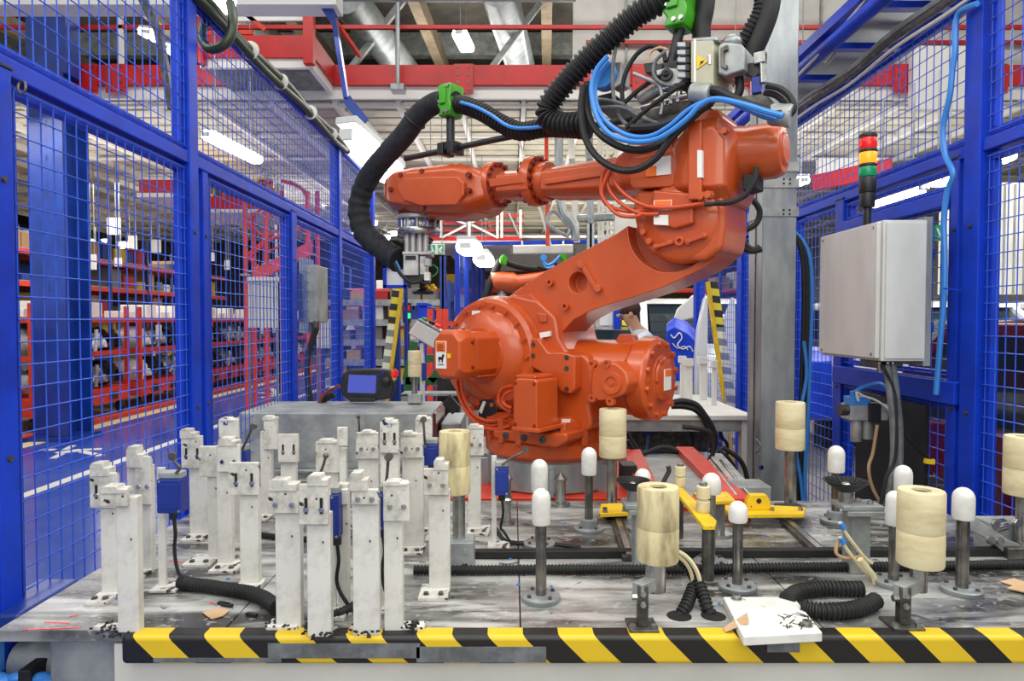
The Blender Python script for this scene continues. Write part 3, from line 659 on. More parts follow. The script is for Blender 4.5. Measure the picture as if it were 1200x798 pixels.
# front ledge with bolt heads, box of the turning motor
led = [(577, 503), (600, 504), (640, 507), (664, 508), (664, 518), (652, 525), (636, 524), (592, 517), (577, 513)]
m = MB().prism(rpoly(led, -.30), V((0, .22, 0))); rp('turret_foot', m, bevel=.012)
m = MB()
for px, py in ((593, 510.5), (614, 513), (636, 515.5)): m.lathe(RL(px, py, -.30), FY, [(.016, -.002), (.016, .004), (.009, .004), (.009, .001)], 10)
rp('bolt', m, M['dark_steel'], stuff=True)
# turret body: broad casting behind the front plate
body = [(548, 400), (552, 380), (570, 358), (600, 345), (630, 352), (650, 372), (655, 396), (664, 412), (686, 416), (692, 426), (694, 440), (694, 468), (690, 474), (694, 498), (690, 506), (620, 500), (596, 498), (572, 480), (552, 455), (545, 425)]
m = MB().prism(rpoly(body, -.16), V((0, .34, 0))); rp('turret_body', m, bevel=.02)
fp = [(622, 396), (630, 396), (642, 413), (660, 413), (674, 417), (674, 456), (668, 462), (657, 459), (640, 440), (622, 430)]
m = MB().prism(rpoly(fp, -.215), V((0, .08, 0))); pl = rp('front_plate', m, bevel=.008)
m = MB()
for px, py in ((625, 404), (625, 417), (664, 419), (664, 432), (664, 456)): m.lathe(RL(px, py, -.215), FY, [(.011, -.002), (.011, .002), (.006, .002), (.006, 0)], 10)
rp('bolt', m, M['dark_steel'], parent=pl, stuff=True)
m = MB().prism(rpoly([(632, 434), (655, 431), (655, 444), (632, 444)], -.222), V((0, .02, 0))); rp('sticker', MB().prism(rpoly([(658, 491), (668, 491), (668, 495), (658, 495)], -.217), V((0, .004, 0))), M['sticker'], parent=pl, label='small white sticker')
# axis one motor box
mb_ = [(601, 447), (605, 443), (626, 444), (629, 447), (629, 503), (625, 505), (604, 502), (601, 498)]
m = MB().prism(rpoly(mb_, -.40), V((0, .16, 0))); mo = rp('turning_motor', m, bevel=.008)
m = MB().prism(rpoly([(603, 443), (628, 444), (627, 440), (605, 439)], -.39), V((0, .14, 0))); rp('motor_lid', m, bevel=.004, parent=mo)
m = MB()
for px, py in ((604, 449), (626, 450), (604, 497), (626, 499)): m.bolt(RL(px, py, -.40), FY, .006, .004)
rp('bolt', m, M['orange_dark'], parent=mo, stuff=True)
m = MB().prism(rpoly([(599, 500), (632, 503), (632, 508), (599, 505)], -.41), V((0, .18, 0))); rp('motor_flange', m, bevel=.004, parent=mo)
# shoulder disc
DC = RL(572, 416, -.20)
dr = (RL(572, 416, -.20)-RL(572, 350, -.20)).length
m = MB().lathe(DC+V((0, .10, 0)), FY, [(dr*1.06, 0), (dr*1.06, .05), (dr*1.01, .07), (dr, .10), (dr*.93, .115), (dr*.80, .115), (dr*.74, .135), (dr*.5, .155), (dr*.48, .165)], 56); disc = rp('shoulder_disc', m)
rp('bolt', boltring(DC+V((0, -.016, 0)), FY, dr*.88, 18, .0105, .012), OR, parent=disc, stuff=True)
rp('sticker', MB().prism(rpoly([(553, 364), (562, 364), (562, 370), (553, 370)], -.2285), V((0, .008, 0))), M['sticker'], parent=disc, label='small white sticker')
# axis two motor: chamfered box towards the viewer's left
mc = RL(569, 413, -.26)
def octo(c, hx_, hz_, ch, y): return [V((c.x+sx*a, y, c.z+sz*b_)) for sx, sz, a, b_ in ((-1, 1, hx_-ch, hz_), (1, 1, hx_-ch, hz_), (1, 1, hx_, hz_-ch), (1, -1, hx_, hz_-ch), (1, -1, hx_-ch, hz_), (-1, -1, hx_-ch, hz_), (-1, -1, hx_, hz_-ch), (-1, 1, hx_, hz_-ch))]
m = MB().rings([octo(mc, .072, .092, .028, -.22), octo(mc, .072, .092, .028, -.41), octo(mc, .070, .090, .028, -.415)]); sm = rp('shoulder_motor', m, bevel=.006)
m = MB().rings([octo(mc, .078, .100, .032, -.42), octo(mc, .078, .100, .032, -.49), octo(mc, .066, .086, .032, -.52)]); hd = rp('motor_head', m, bevel=.006, parent=sm)
m = MB().lohi((mc.x-.06, -.38, mc.z-.098), (mc.x+.06, -.24, mc.z-.088)); rp('cooling_rib', m, bevel=.006, parent=sm)
m = MB().bolt(V((mc.x+.03, -.45, mc.z+.100)), Z, .007, .006).bolt(V((mc.x-.03, -.45, mc.z+.100)), Z, .007, .006)
for zz_ in (-.05, .05): m.bolt(V((mc.x+.078, -.45, mc.z+zz_)), UXL, .007, .006)
rp('bolt', m, M['orange_dark'], parent=sm, stuff=True)
lx, lz = mc.x-.028, mc.z; LV = .04
rp('warning_sticker', MB().lohi((lx-.024, -0.5225, lz-.055), (lx+.03, -0.5190, lz+.055)), M['sticker'], parent=sm, label='white and orange warning sticker')
rp('sticker_band', MB().lohi((lx-.021, -0.5235, lz+.012), (lx+.027, -0.5200, lz+.052)), M['sticker_orange'], parent=sm)
m = MB()
for i in range(4): m.lohi((lx-.015, -0.5245, lz+.018+i*.007), (lx+.02-.006*(i % 2), -0.5210, lz+.0205+i*.007))
m.lohi((lx-.010, -0.5242, lz-.020), (lx+.015, -0.5210, lz-.008)).lohi((lx+.010, -0.5242, lz-.010), (lx+.020, -0.5210, lz+.002)).lohi((lx-.008, -0.5242, lz-.030), (lx-.003, -0.5210, lz-.018)).lohi((lx+.008, -0.5242, lz-.030), (lx+.013, -0.5210, lz-.018))
m.lohi((lx-.012, -0.5242, lz-.040), (lx+.018, -0.5210, lz-.037))
rp('sticker_print', m, M['ink'], parent=sm)
rp('yellow_sticker', MB().lohi((lx+.036, -0.5225, lz-.012), (lx+.052, -0.5190, lz+.006)), M['sticker_yellow'], parent=sm, label='small yellow sticker')
# lower arm
la = [(592, 350), (606, 340), (640, 317), (680, 296), (722, 274), (745, 258), (772, 236), (806, 228), (836, 240), (850, 262), (849, 285), (838, 304), (824, 314), (800, 326), (776, 337), (740, 349), (710, 358), (690, 365), (672, 375), (660, 388), (652, 402), (648, 425), (630, 450), (590, 462), (556, 440), (545, 412), (550, 385), (566, 362)]
m = MB().prism(rpoly(la, -.12), V((0, .21, 0)))
arm = rp('lower_arm', m)
def cut(o, mbs):
    objs = []
    for k in mbs:
        c = bpy.data.objects.new('cutter', _mesh('cutter', k, OR, V((0, 0, 0)))); COL.objects.link(c); c.matrix_world = robot.matrix_world
        b = o.modifiers.new('cut', 'BOOLEAN'); b.object = c; b.operation = 'DIFFERENCE'; b.solver = 'EXACT'; objs.append(c)
    bpy.context.view_layer.update()
    for c in objs: c.matrix_world = o.matrix_world
    bpy.context.view_layer.update()
    dg = bpy.context.evaluated_depsgraph_get(); me = bpy.data.meshes.new_from_object(o.evaluated_get(dg))
    o.modifiers.clear(); o.data = me
    for c in objs: bpy.data.objects.remove(c)
    me.polygons.foreach_set('use_smooth', [True]*len(me.polygons)); me.set_sharp_from_angle(angle=math.radians(35))
hc = RL(677, 331, -.12); pc = RL(786, 264, -.12); pr = (RL(786, 264, -.12)-RL(736, 264, -.12)).length
cut(arm, [MB().cyl(hc+V((0, -.05, 0)), hc+V((0, .06, 0)), .043, n=28), MB().cyl(pc+V((0, -.05, 0)), pc+V((0, .07, 0)), pr, n=40)])
_bev(arm, .016, 3)
m = MB()
for p_, q_ in (((682, 309), (700, 339)),): m.beam(RL(*p_, -.125), RL(*q_, -.125), .018, .026, up=(0, 1, 0))
m.cyl(RL(680, 310, -.11), RL(680, 310, -.145), .015).cyl(RL(700, 338, -.11), RL(700, 338, -.145), .015)
rp('lifting_lug', m, parent=arm, bevel=.002)
for px, py in ((646, 331), (664, 359)):
    m = MB().lathe(RL(px, py, -.12), FY, [(.017, -.002), (.017, .02), (.008, .02), (.008, .004)], 14); rp('stop_boss', m, parent=arm)
# raised stiffener by the shoulder, stop block
m = MB().prism(rpoly([(606, 347), (620, 344), (634, 356), (642, 366), (638, 374), (630, 368), (618, 356), (608, 353)], -.155), V((0, .05, 0))).prism(rpoly([(628, 366), (640, 368), (640, 378), (632, 378)], -.17), V((0, .06, 0)))
rp('stop_block', m, parent=arm, bevel=.005)
rp('sticker', MB().prism(rpoly([(632, 390), (644, 388), (644, 394), (633, 396)], -.175), V((0, .06, 0))), M['sticker'], parent=arm, label='small white sticker')
# elbow hub and upper arm housing
ec = RL(796, 258, -.17); er = (RL(796, 258, -.17)-RL(796, 309, -.17)).length
m = MB().lathe(ec+V((0, .26, 0)), FY, [(er, 0), (er, .22), (er*.96, .245), (er*.86, .26), (er*.5, .265)], 44); hub = rp('elbow_hub', m)
m = MB()
for a, b_ in (((768, 290), (790, 284)), ((806, 284), (828, 276))): m.beam(RL(*a, -.178), RL(*b_, -.178), .012, .035, up=(0, 1, 0))
for px, py in ((770, 290), (786, 285), (808, 284), (826, 277), (755, 272), (762, 283)): m.lathe(RL(px, py, -.17), FY, [(.012, -.002), (.012, .018), (.005, .018)], 10)
m.lathe(RL(798, 283, -.17), FY, [(.02, -.002), (.018, .02), (.008, .02), (.008, .006)], 14)
rp('hub_lug', m, parent=hub, bevel=.002)
nk = [(745, 222), (848, 226), (850, 262), (846, 292), (826, 305), (790, 306), (760, 296), (745, 270), (740, 245)]
m = MB().prism(rpoly(nk, -.165), V((0, .28, 0))); rp('elbow_housing', m, bevel=.02)
m = MB().prism(rpoly([(764, 222), (812, 226), (812, 262), (790, 268), (764, 260)], -.20), V((0, .06, 0))); pz = rp('elbow_cover', m, bevel=.01)
rp('sticker', MB().prism(rpoly([(766, 235), (787, 234), (787, 246), (766, 247)], -.204), V((0, .02, 0))), M['sticker'], parent=pz, label='white sticker with orange top')
rp('sticker_band', MB().prism(rpoly([(767, 235.5), (786, 234.6), (786, 240), (767, 241)], -.206), V((0, .02, 0))), M['sticker_orange'], parent=pz)
rp('sticker', MB().prism(rpoly([(766, 252), (783, 252), (783, 264), (766, 263)], -.204), V((0, .02, 0))), M['sticker'], parent=pz, label='plain white sticker')
# loft along the arm: octagonal sections (px, top, bottom, half depth, corner)
def loft(name, secs, bevel=.006, parent=robot, cv=0.0, mt=None):
    R = []
    for px, t_, b_, hd_, ch in secs:
        a, c = RL(px, t_, cv-.65*hd_), RL(px, b_, cv-.65*hd_); zc = (a.z+c.z)/2; hh = (a.z-c.z)/2; x = (a.x+c.x)/2; k = ch
        R.append([V((x, cv+sy*p_*hd_, zc+sz*q_*hh)) for sy, sz, p_, q_ in ((-1, 1, 1-k, 1), (1, 1, 1-k, 1), (1, 1, 1, 1-k), (1, -1, 1, 1-k), (1, -1, 1-k, 1), (-1, -1, 1-k, 1), (-1, -1, 1, 1-k), (-1, 1, 1, 1-k))])
    return rp(name, MB().rings(R), mt, bevel=bevel, parent=parent)
UA = -.02
hs = loft('arm_housing', [(784, 172, 228, .11, .35), (800, 158, 233, .17, .3), (812, 140, 236, .185, .3), (842, 137, 238, .19, .3), (856, 150, 236, .175, .35), (864, 160, 230, .14, .4)], .012, cv=UA)
m = MB().prism(rpoly([(797, 133), (801, 128), (843, 128), (846, 134), (846, 140), (797, 143)], -.12), V((0, .2, 0))); rp('top_cover', m, bevel=.01, parent=hs)
m = MB().prism(rpoly([(806, 142), (822, 140), (822, 234), (806, 234)], -.222), V((0, .03, 0))); rp('housing_rib', m, bevel=.006, parent=hs)
rp('sticker', MB().prism(rpoly([(817, 176), (823, 176), (823, 208), (817, 208)], -.226), V((0, .02, 0))), M['sticker'], parent=hs, label='narrow white sticker')
rp('bolt', MB().bolt(RL(850, 154, -.2), FY, .012, .02).bolt(RL(822, 230, -.222), FY, .014, .012).bolt(RL(832, 229, -.22), FY, .014, .03), OR, parent=hs, stuff=True)
# wrist motor cap at the right end
a = RL(852, 182, UA); z0 = a
R = (RL(868, 150, UA)-RL(868, 214, UA)).length/2
m = MB().lathe(V((a.x-.02, UA, RL(868, 182, UA).z)), UXL, [(R*1.05, 0), (R*1.05, .07), (R, .10), (R, .19), (R*.86, .225), (R*.6, .225), (R*.56, .235)], 10); mcap = rp('wrist_motor', m, bevel=.006)
# left part of the housing with the front plate, then tube, flanges, forearm, wrist
ft = loft('arm_front_box', [(724, 181, 227, .10, .35), (738, 172, 224, .135, .3), (794, 160, 226, .15, .3)], .01, cv=UA)
m = MB().prism(rpoly([(742, 184), (786, 176), (790, 180), (790, 214), (786, 219), (742, 221), (738, 216), (738, 188)], UA-.155), V((0, .03, 0))); fpz = rp('side_cover', m, bevel=.006, parent=ft)
rp('sticker', MB().prism(rpoly([(764, 186), (786, 182), (786, 204), (764, 206)], UA-.159), V((0, .02, 0))), M['sticker'], parent=fpz, label='white sticker with orange corner')
rp('sticker_band', MB().prism(rpoly([(757, 196), (769, 194), (769, 206), (757, 207)], UA-.161), V((0, .02, 0))), M['sticker_orange'], parent=fpz)
loft('arm_tube', [(638, 197, 230, .10, .4), (700, 187, 229, .105, .4), (728, 183, 228, .11, .4)], .006, cv=UA)
m = MB().beam(RL(640, 214, UA-.10), RL(706, 204, UA-.105), .02, .028, up=(0, 1, 0)); rp('arm_rib', m, bevel=.003)
def cylx(name, px, t_, b_, w_, bolts=0, prof=None):
    a, c = RL(px, t_, UA), RL(px, b_, UA); R = (a.z-c.z)/2; x = (a.x+c.x)/2; zc = (a.z+c.z)/2
    o = rp(name, MB().lathe(V((x-w_/2, UA, zc)), UXL, prof or [(R*.97, 0), (R, .008), (R, w_-.008), (R*.97, w_)], 32))
    if bolts:
        rp('bolt', boltring((x-w_/2+.002, UA, zc), (-1, 0, 0), R*.86, bolts, .011, .016), M['orange_dark'], parent=o, stuff=True)
        rp('bolt', boltring((x+w_/2-.002, UA, zc), (1, 0, 0), R*.86, bolts, .011, .016), M['orange_dark'], parent=o, stuff=True)
    return o
cylx('arm_flange', 628, 183, 242, .045, 16)
cylx('arm_flange', 640, 190, 236, .05, 0)
loft('forearm', [(586, 201, 232, .105, .42), (622, 198, 230, .105, .42)], .006, cv=UA)
m = MB().prism(rpoly([(572, 210), (612, 206), (614, 214), (574, 219)], UA-.112), V((0, .03, 0))); rp('forearm_rib', m, bevel=.003)
cylx('wrist_flange', 581, 190, 245, .045, 16)
ws = loft('wrist', [(453, 216, 232, .06, .4), (458, 207, 241, .12, .3), (466, 201, 246, .15, .28), (486, 197, 248, .16, .28), (540, 192, 250, .16, .28), (556, 196, 246, .14, .3), (573, 201, 238, .10, .4)], .012, cv=UA)
pp = [(464, 219), (474, 209), (500, 207), (536, 207), (543, 214), (543, 228), (534, 240), (492, 241), (472, 234)]
m = MB().prism(rpoly(pp, UA-.168), V((0, .03, 0))); rp('wrist_cover', m, bevel=.006, parent=ws)
m = MB()
for px, py in ((495, 201), (495, 244), (458, 222), (549, 205), (549, 223), (470, 205)): m.lathe(RL(px, py, UA-.155), FY, [(.013, -.012), (.013, .008), (.006, .008)], 10)
rp('bolt', m, M['orange_dark'], parent=ws, stuff=True)
loft('wrist_fork', [(505, 246, 256, .09, .3), (540, 244, 256, .09, .3), (562, 240, 249, .07, .3)], .006, cv=UA)
# balancing cylinder on the right
bcz = RL(740, 443, 0); R = (RL(735, 400, 0)-RL(735, 488, 0)).length/2
x0, x1 = RL(655, 440, 0).x, RL(762, 440, 0).x
bal = rp('balancer', MB().lathe((x0, .02, bcz.z), UXL, [(R*.95, 0), (R, .02), (R, x1-x0-.04)], 48))
m = MB().lathe((x1-.06, .02, bcz.z), UXL, [(R*1.0, 0), (R*1.12, .02), (R*1.12, .085), (R*1.02, .10), (R*.6, .10), (R*.58, .115), (R*.42, .125)], 12); cp_ = rp('balancer_cap', m, bevel=.008, parent=bal)
rp('bolt', boltring((x1+.038, .02, bcz.z), UXL, R*.93, 12, .012, .014, .2, .2+2*PI), OR, parent=bal, stuff=True)
rp('bolt', boltring((x1+.053, .02, bcz.z), UXL, R*.52, 6, .010, .010), OR, parent=bal, stuff=True)
m = MB().box((x1+.066, .02, bcz.z), (.004, .07, .085)); rp('sticker', m, M['sticker'], parent=bal, label='white sticker with orange top')
m = MB().box((x1+.068, .02, bcz.z+.027), (.004, .06, .026)); rp('sticker_band', m, M['sticker_orange'], parent=bal)
m = MB().prism([V((bcz.x-.02+dx, -.02, bcz.z+R-.01+dz)) for dx, dz in ((-.05, 0), (-.03, .035), (.03, .035), (.05, 0))], V((0, .05, 0))); rp('lifting_eye', m, bevel=.006, parent=bal)
# balancer pivot lug on the front
lug = [(694, 436), (704, 424), (722, 426), (733, 436), (737, 450), (731, 462), (716, 468), (700, 470), (692, 460)]
m = MB().prism(rpoly(lug, -.235), V((0, .12, 0))); lg = rp('pivot_lug', m, bevel=.008)
m = MB().lathe(RL(717, 449, -.235), FY, [(.045, -.002), (.042, .01), (.026, .01), (.022, .004), (.010, .004), (.008, .010)], 24); rp('pivot_pin', m, parent=lg)
m = MB()
for px, py in ((696, 426), (696, 466), (713, 426), (717, 470)): m.lathe(RL(px, py, -.22), FY, [(.018, -.002), (.016, .02), (.007, .02), (.007, .01)], 12)
rp('bolt', m, parent=lg, stuff=True)
# orange cables on the arm and by the foot, black connector at the foot
for k, pts in enumerate(([(712, 195), (706, 206), (704, 222), (708, 236), (720, 244), (738, 248), (756, 246), (780, 244)], [(720, 196), (712, 210), (716, 226), (730, 240), (750, 250), (772, 251)], [(716, 196), (722, 216), (738, 232), (760, 242), (790, 243), (826, 238)], [(722, 190), (708, 214), (706, 230), (722, 250), (740, 254), (752, 252)], [(826, 240), (846, 238), (862, 236), (876, 228)])):
    m = MB().tube([RL(px, py, -.20-.008*k) for px, py in pts], .0075, 8); rp('motor_cable', m, M['cableorange'] if k < 4 else M['rubber'], label='orange motor cable' if k < 4 else 'black motor cable')
m = MB().tube([RL(px, py, -.23) for px, py in ((886, 196), (884, 212), (874, 228), (856, 237), (838, 238))], .010, 8); rp('motor_cable', m, M['rubber'], label='black motor cable')
m = MB().prism(rpoly([(870, 204), (886, 204), (886, 220), (870, 224)], -.14), V((0, .1, 0))); rp('cable_entry', m, M['rubber'], bevel=.006)
for k, pts in enumerate(([(536, 442), (538, 462), (548, 480), (562, 494), (578, 499), (600, 490)], [(540, 442), (543, 464), (552, 482), (566, 492), (584, 492), (600, 484)], [(533, 440), (540, 470), (556, 494), (576, 503), (598, 499)], [(600, 452), (588, 456), (584, 468), (590, 478), (600, 482)], [(600, 458), (592, 462), (589, 470), (594, 476), (600, 478)])):
    m = MB().tube([RL(px, py, -.27-.01*k) for px, py in pts], .0075, 8); rp('motor_cable', m, M['cableorange'], label='orange motor cable')
m = MB().prism(rpoly([(560, 470), (578, 465), (583, 482), (572, 492), (560, 488)], -.22), V((0, .06, 0))); rp('connector', m, M['black'], bevel=.005)
rp('sticker', MB().prism(rpoly([(561, 482), (566, 470), (569, 471), (564, 485)], -.225), V((0, .01, 0))), M['sticker'], label='small white sticker')
m = MB()
for px, py in ((560, 457), (556, 478), (570, 356), (552, 392)): m.lathe(RL(px, py, -.2), FY, [(.013, -.05), (.012, .02), (.005, .02)], 12)
rp('bolt', m, stuff=True)

# ---- gripper / tool changer under the wrist (world axes)
g0 = RW(491, 250, UA); YG = g0.y
tool = thing('gripper', 'silver tool changer and gripper hanging under the robot wrist', 'gripper', g0)
def gz(py): return PY(491, py, YG).z
sc = YG/800
def disc_(n_, y0, y1, hw, mt, **k):
    r = hw*sc; return part(n_, MB().lathe((g0.x, g0.y, gz(y1)), Z, [(r*.97, 0), (r, .004), (r, gz(y0)-gz(y1)-.004), (r*.97, gz(y0)-gz(y1))], 32), M[mt], tool, **k)
disc_('wrist_ring', 244, 254, 24, 'orange_dark'); disc_('flange', 253, 258, 26, 'partgrey'); disc_('flange_neck', 258, 271, 21, 'steel'); disc_('changer_plate', 268, 276, 25, 'steel', label='brass tinted changer plate')
m = MB()
for i in range(12):
    a = 2*PI*i/12; m.cyl((g0.x+.095*math.cos(a), g0.y+.095*math.sin(a), gz(270)), (g0.x+.095*math.cos(a), g0.y+.095*math.sin(a), gz(258)), .012, n=8)
part('changer_stud', m, M['chrome'], tool, stuff=True)
def gb(n_, x0, y0, x1, y1, d0, d1, mt, bv=.004, **k):
    a, b_ = PY(x0, y0, YG-.06), PY(x1, y1, YG-.06); return part(n_, MB().lohi((a.x, YG+d0, a.z), (b_.x, YG+d1, b_.z)), M[mt], tool, bevel=bv, **k)
for x in (477, 484, 492, 499):
    m = MB().cyl((PY(x, 278, YG-.05).x, YG-.05, gz(297)), (PY(x, 278, YG-.05).x, YG-.05, gz(275)), .014); part('guide_pin', m, M['partgrey'], tool)
gb('upper_block', 478, 276, 500, 297, -.03, .08, 'steel'); gb('upper_plate', 472, 295, 505, 299, -.08, .09, 'partgrey')
c = gb('jaw_block', 473, 299, 491, 323, -.08, .05, 'partgrey'); gb('jaw_window', 476, 300, 488, 305, -.083, -.05, 'ink', 0)
gb('jaw_block', 491, 299, 499, 322, -.05, .06, 'steel'); gb('sensor', 497, 303, 505, 312, -.07, -.02, 'galv'); gb('sensor', 497, 319, 504, 329, -.07, -.02, 'cap')
gb('jaw_base', 474, 322, 499, 331, -.06, .06, 'black'); gb('suction_mount', 494, 326, 503, 333, -.06, 0, 'black')
m = MB().tube([PY(px, py, YG-.1) for px, py in ((462, 308), (466, 316), (472, 324), (482, 331), (492, 330))], .009, 8); part('air_hose', m, M['rubber'], tool)
m = MB().tube([PY(px, py, YG-.1) for px, py in ((464, 306), (468, 314), (470, 322), (478, 330))], .005, 8); part('air_hose', m, M['lblue'], tool)
m = MB().tube([PY(px, py, YG-.05) for px, py in ((503, 325), (510, 322), (513, 316), (509, 311), (504, 310))], .003, 6); part('wire', m, M['greenlens'], tool)
m = MB().cyl(PY(497, 290, YG-.02), PY(504, 290, YG-.02), .012).cyl(PY(500, 280, YG), PY(506, 284, YG), .016); part('valve', m, M['dark_steel'], tool)
m = MB().lathe(PY(496, 345, YG+.06), Z, [(.05, 0), (.06, .012), (.045, .025), (.02, .03), (.02, .06)], 18); part('lower_pad', m, M['black'], tool)
m = MB()
for i in range(5): m.ball(PY(500+i*2.4, 335+(i % 3)*3, YG+.05), .012, 8, 6)
part('spring_cap', m, M['sticker_yellow'], tool, stuff=True)

# ---- dress pack above the arm
def RT(pts, v): return [RW(px, py, v) for px, py in pts]
m = MB().corr(RT([(800, -40), (786, -12), (772, 2), (748, 16), (716, 44), (684, 74), (662, 98), (645, 120), (641, 134), (648, 143), (664, 146), (690, 144)], -.15), .050, .022, .22, 16)
solo('corrugated_hose', m, M['rubber'], 'thick black corrugated hose arching down from the top to the elbow', 'hose')
m = MB().corr(RT([(690, 152), (664, 150), (636, 150), (610, 154), (586, 144), (566, 132), (546, 124), (534, 122)], -.1), .042, .02, .2, 16)
solo('corrugated_hose', m, M['rubber'], 'black corrugated hose sagging between elbow and left green clamp', 'hose')
m = MB().tube(RT([(680, 148), (652, 146), (620, 150), (596, 148), (574, 134), (556, 125), (540, 120)], -.15), .008, 8); solo('hose', m, M['lblue'], 'thin blue hose strapped to the sagging corrugated hose', 'hose')
P_ = RT([(534, 120), (520, 119), (506, 123), (490, 136), (474, 158), (456, 178), (436, 202), (424, 226), (421, 250), (428, 274), (446, 290), (462, 302), (467, 305)], -.1)
rnd = random.Random(3); PP = resample(smooth_path(P_, 10), .012); wob = [1+.09*math.sin(i*1.3)*rnd.random() if i > len(PP)*.55 else 1+.02*rnd.random() for i in range(len(PP))]
m = MB().tube(PP, .05, 16, raw=True, rf=lambda i: (.050+.010*i/len(PP))*wob[i])
slv = solo('hose_sleeve', m, M['sleeve'], 'fat black fabric sleeve hanging from the green clamp to the gripper', 'hose')
for f in (.06, .22, .98):
    i = int(f*(len(PP)-2)); m = MB().lathe(PP[i], PP[i+1]-PP[i], [(.058, -.006), (.062, 0), (.058, .006)], 16); part('strap', m, M['rubber'], slv)
m = MB().tube(RT([(475, 186), (527, 175), (620, 156), (690, 148), (740, 140)], -.09), .014, 10); solo('support_rod', m, M['black'], 'long black support rod above the robot forearm', 'rod')
def clamp(px, py, base, lab, s=1, tilt=0):
    c = RW(px, py, -.1); t = thing('hose_clamp', lab, 'clamp', c)
    x, y = UX, V((0, 0, 1)); d = VX
    def q(a, b_, dv): return c+UX*a*s+V((0, 0, b_*s))+VX*dv*s
    prof = [(-.045, -.085), (.035, -.085), (.05, -.05), (.05, -.02), (.042, .0), (.05, .05), (.05, .10), (-.015, .10), (-.05, .09), (-.042, .02), (-.05, -.02), (-.03, -.05)]
    m = MB().prism([q(a, b_, -.065) for a, b_ in prof], VX*.13*s); part('bracket', m, M['green'], t, bevel=.008)
    m = MB().prism([q(a, b_, -.078) for a, b_ in ((-.03, -.02), (.015, -.02), (.022, .05), (.015, .085), (-.02, .085))], VX*.02*s); part('jaw', m, M['green'], t, bevel=.005)
    m = MB()
    for a, b_ in ((.0, -.065), (.03, -.065), (.035, .08), (-.03, -.0)): m.bolt(q(a, b_, -.067), -VX, .008, .006)
    part('bolt', m, M['steel'], t, stuff=True)
    m = MB().cyl(q(0, -.08, 0), RW(*base, -.1), .020, n=12); part('post', m, M['black'], t)
    e = RW(*base, -.1)
    m = MB().obox(e, UX*.045, VX*.035, Z*.02).obox(e+UX*.03-Z*.012, UX*.018, VX*.045, Z*.028).obox(e-UX*.03-Z*.012, UX*.018, VX*.045, Z*.028); part('rod_clamp', m, M['black'], t, bevel=.005)
    return t
clamp(528, 121, (528, 172), 'bright green hose clamp on a short post above the forearm', .8)
clamp(797, 10, (785, 82), 'bright green hose clamp at the top middle beside the corrugated hose', .95)
# silver bearing block and rail under the valve gear
t = thing('pack_bracket', 'silver block and dark bracket carrying the hoses above the elbow', 'bracket', RW(786, 90, -.1))
m = MB().prism(RT([(768, 82), (780, 79), (800, 80), (806, 86), (796, 98), (784, 100), (770, 92)], -.16), VX*.1); part('block', m, M['partgrey'], t, bevel=.006)
m = MB().lathe(RW(782, 88, -.165), -VX, [(.022, -.02), (.022, .012), (.012, .012), (.012, -.01)], 16); part('bush', m, M['black'], t)
m = MB().prism(RT([(744, 134), (796, 118), (814, 116), (836, 128), (836, 140), (800, 142), (760, 150), (742, 150)], -.02), VX*.14); part('base_plate', m, M['dark_steel'], t, bevel=.004)
m = MB().beam(RW(748, 118, -.12), RW(772, 104, -.12), .05, .045); part('cylinder', m, M['partgrey'], t, bevel=.015)
m = MB().beam(RW(800, 96, -.1), RW(838, 118, -.1), .04, .05); part('arm', m, M['rubber'], t, bevel=.01)
for a, b_ in (((744, 112), (800, 100)), ((752, 126), (806, 112)), ((778, 124), (780, 110)), ((786, 122), (788, 112)), ((794, 120), (796, 108))):
    m = MB().cyl(RW(*a, -.13), RW(*b_, -.13), .012); part('fitting', m, M['steel'], t)
m = MB().prism(RT([(752, 142), (792, 134), (792, 144), (754, 152)], -.17), VX*.03); part('strip', m, M['black'], t)
# junction box with warning triangle, valve stack on its left, connector on its right
t = thing('junction_box', 'beige junction box with a yellow warning triangle on top of the robot', 'junction box', RW(826, 102, -.1))
bx = [(809, 46), (842, 43), (842, 100), (834, 104), (809, 98)]
m = MB().prism(RT([(809, 47), (836, 46), (836, 102), (809, 97)], -.2), VX*.16+UX*.02); part('housing', m, M['beige'], t, bevel=.006)
m = MB().prism(RT([(810, 44), (840, 42), (841, 48), (810, 49)], -.2), VX*.16); part('lid', m, M['galv'], t, bevel=.006)
m = MB().prism(RT([(816.5, 81), (816.5, 64), (829, 72)], -.204), VX*.003); tri = part('warning_triangle', m, M['sticker_yellow'], t, label='yellow warning triangle with black bolt')
m = MB().prism(RT([(819, 77), (821.5, 70.5), (823, 72), (825.5, 70), (822.5, 75), (821.5, 73.6)], -.206), VX*.002); part('print', m, M['ink'], t)
for pts in ([(813, 46), (815.5, 46), (815.5, 96), (813, 95.5)], [(829.5, 64), (833, 64), (833, 75), (829.5, 75)]):
    m = MB().prism(RT(pts, -.204), VX*.003); part('label_strip', m, M['sticker'], t)
m = MB()
for i in range(5): m.lohi(RW(831-.5, 66+i*2, -.2)-V((.004, .004, .003)), RW(831.5, 66+i*2, -.2)+V((.004, -.002, .001)))
part('print', m, M['ink'], t, stuff=True)
for i, y in enumerate((52, 61, 70, 79, 88)):
    m = MB().prism(RT([(793, y-3), (809, y-3.5), (809, y+3.5), (793, y+3)], -.17), VX*.05); v = part('valve', m, M['galv'], t, bevel=.004)
    m = MB().prism(RT([(803, y-4), (808, y-4), (808, y+4), (803, y+4)], -.18), VX*.06); part('valve_coil', m, M['black'], v, bevel=.003)
m = MB().prism(RT([(841, 53), (847, 49), (868, 51), (873, 56), (872, 82), (866, 84), (850, 89), (841, 86)], -.2), VX*.13); cn = part('connector', m, M['galv_dirty'], t, bevel=.008)
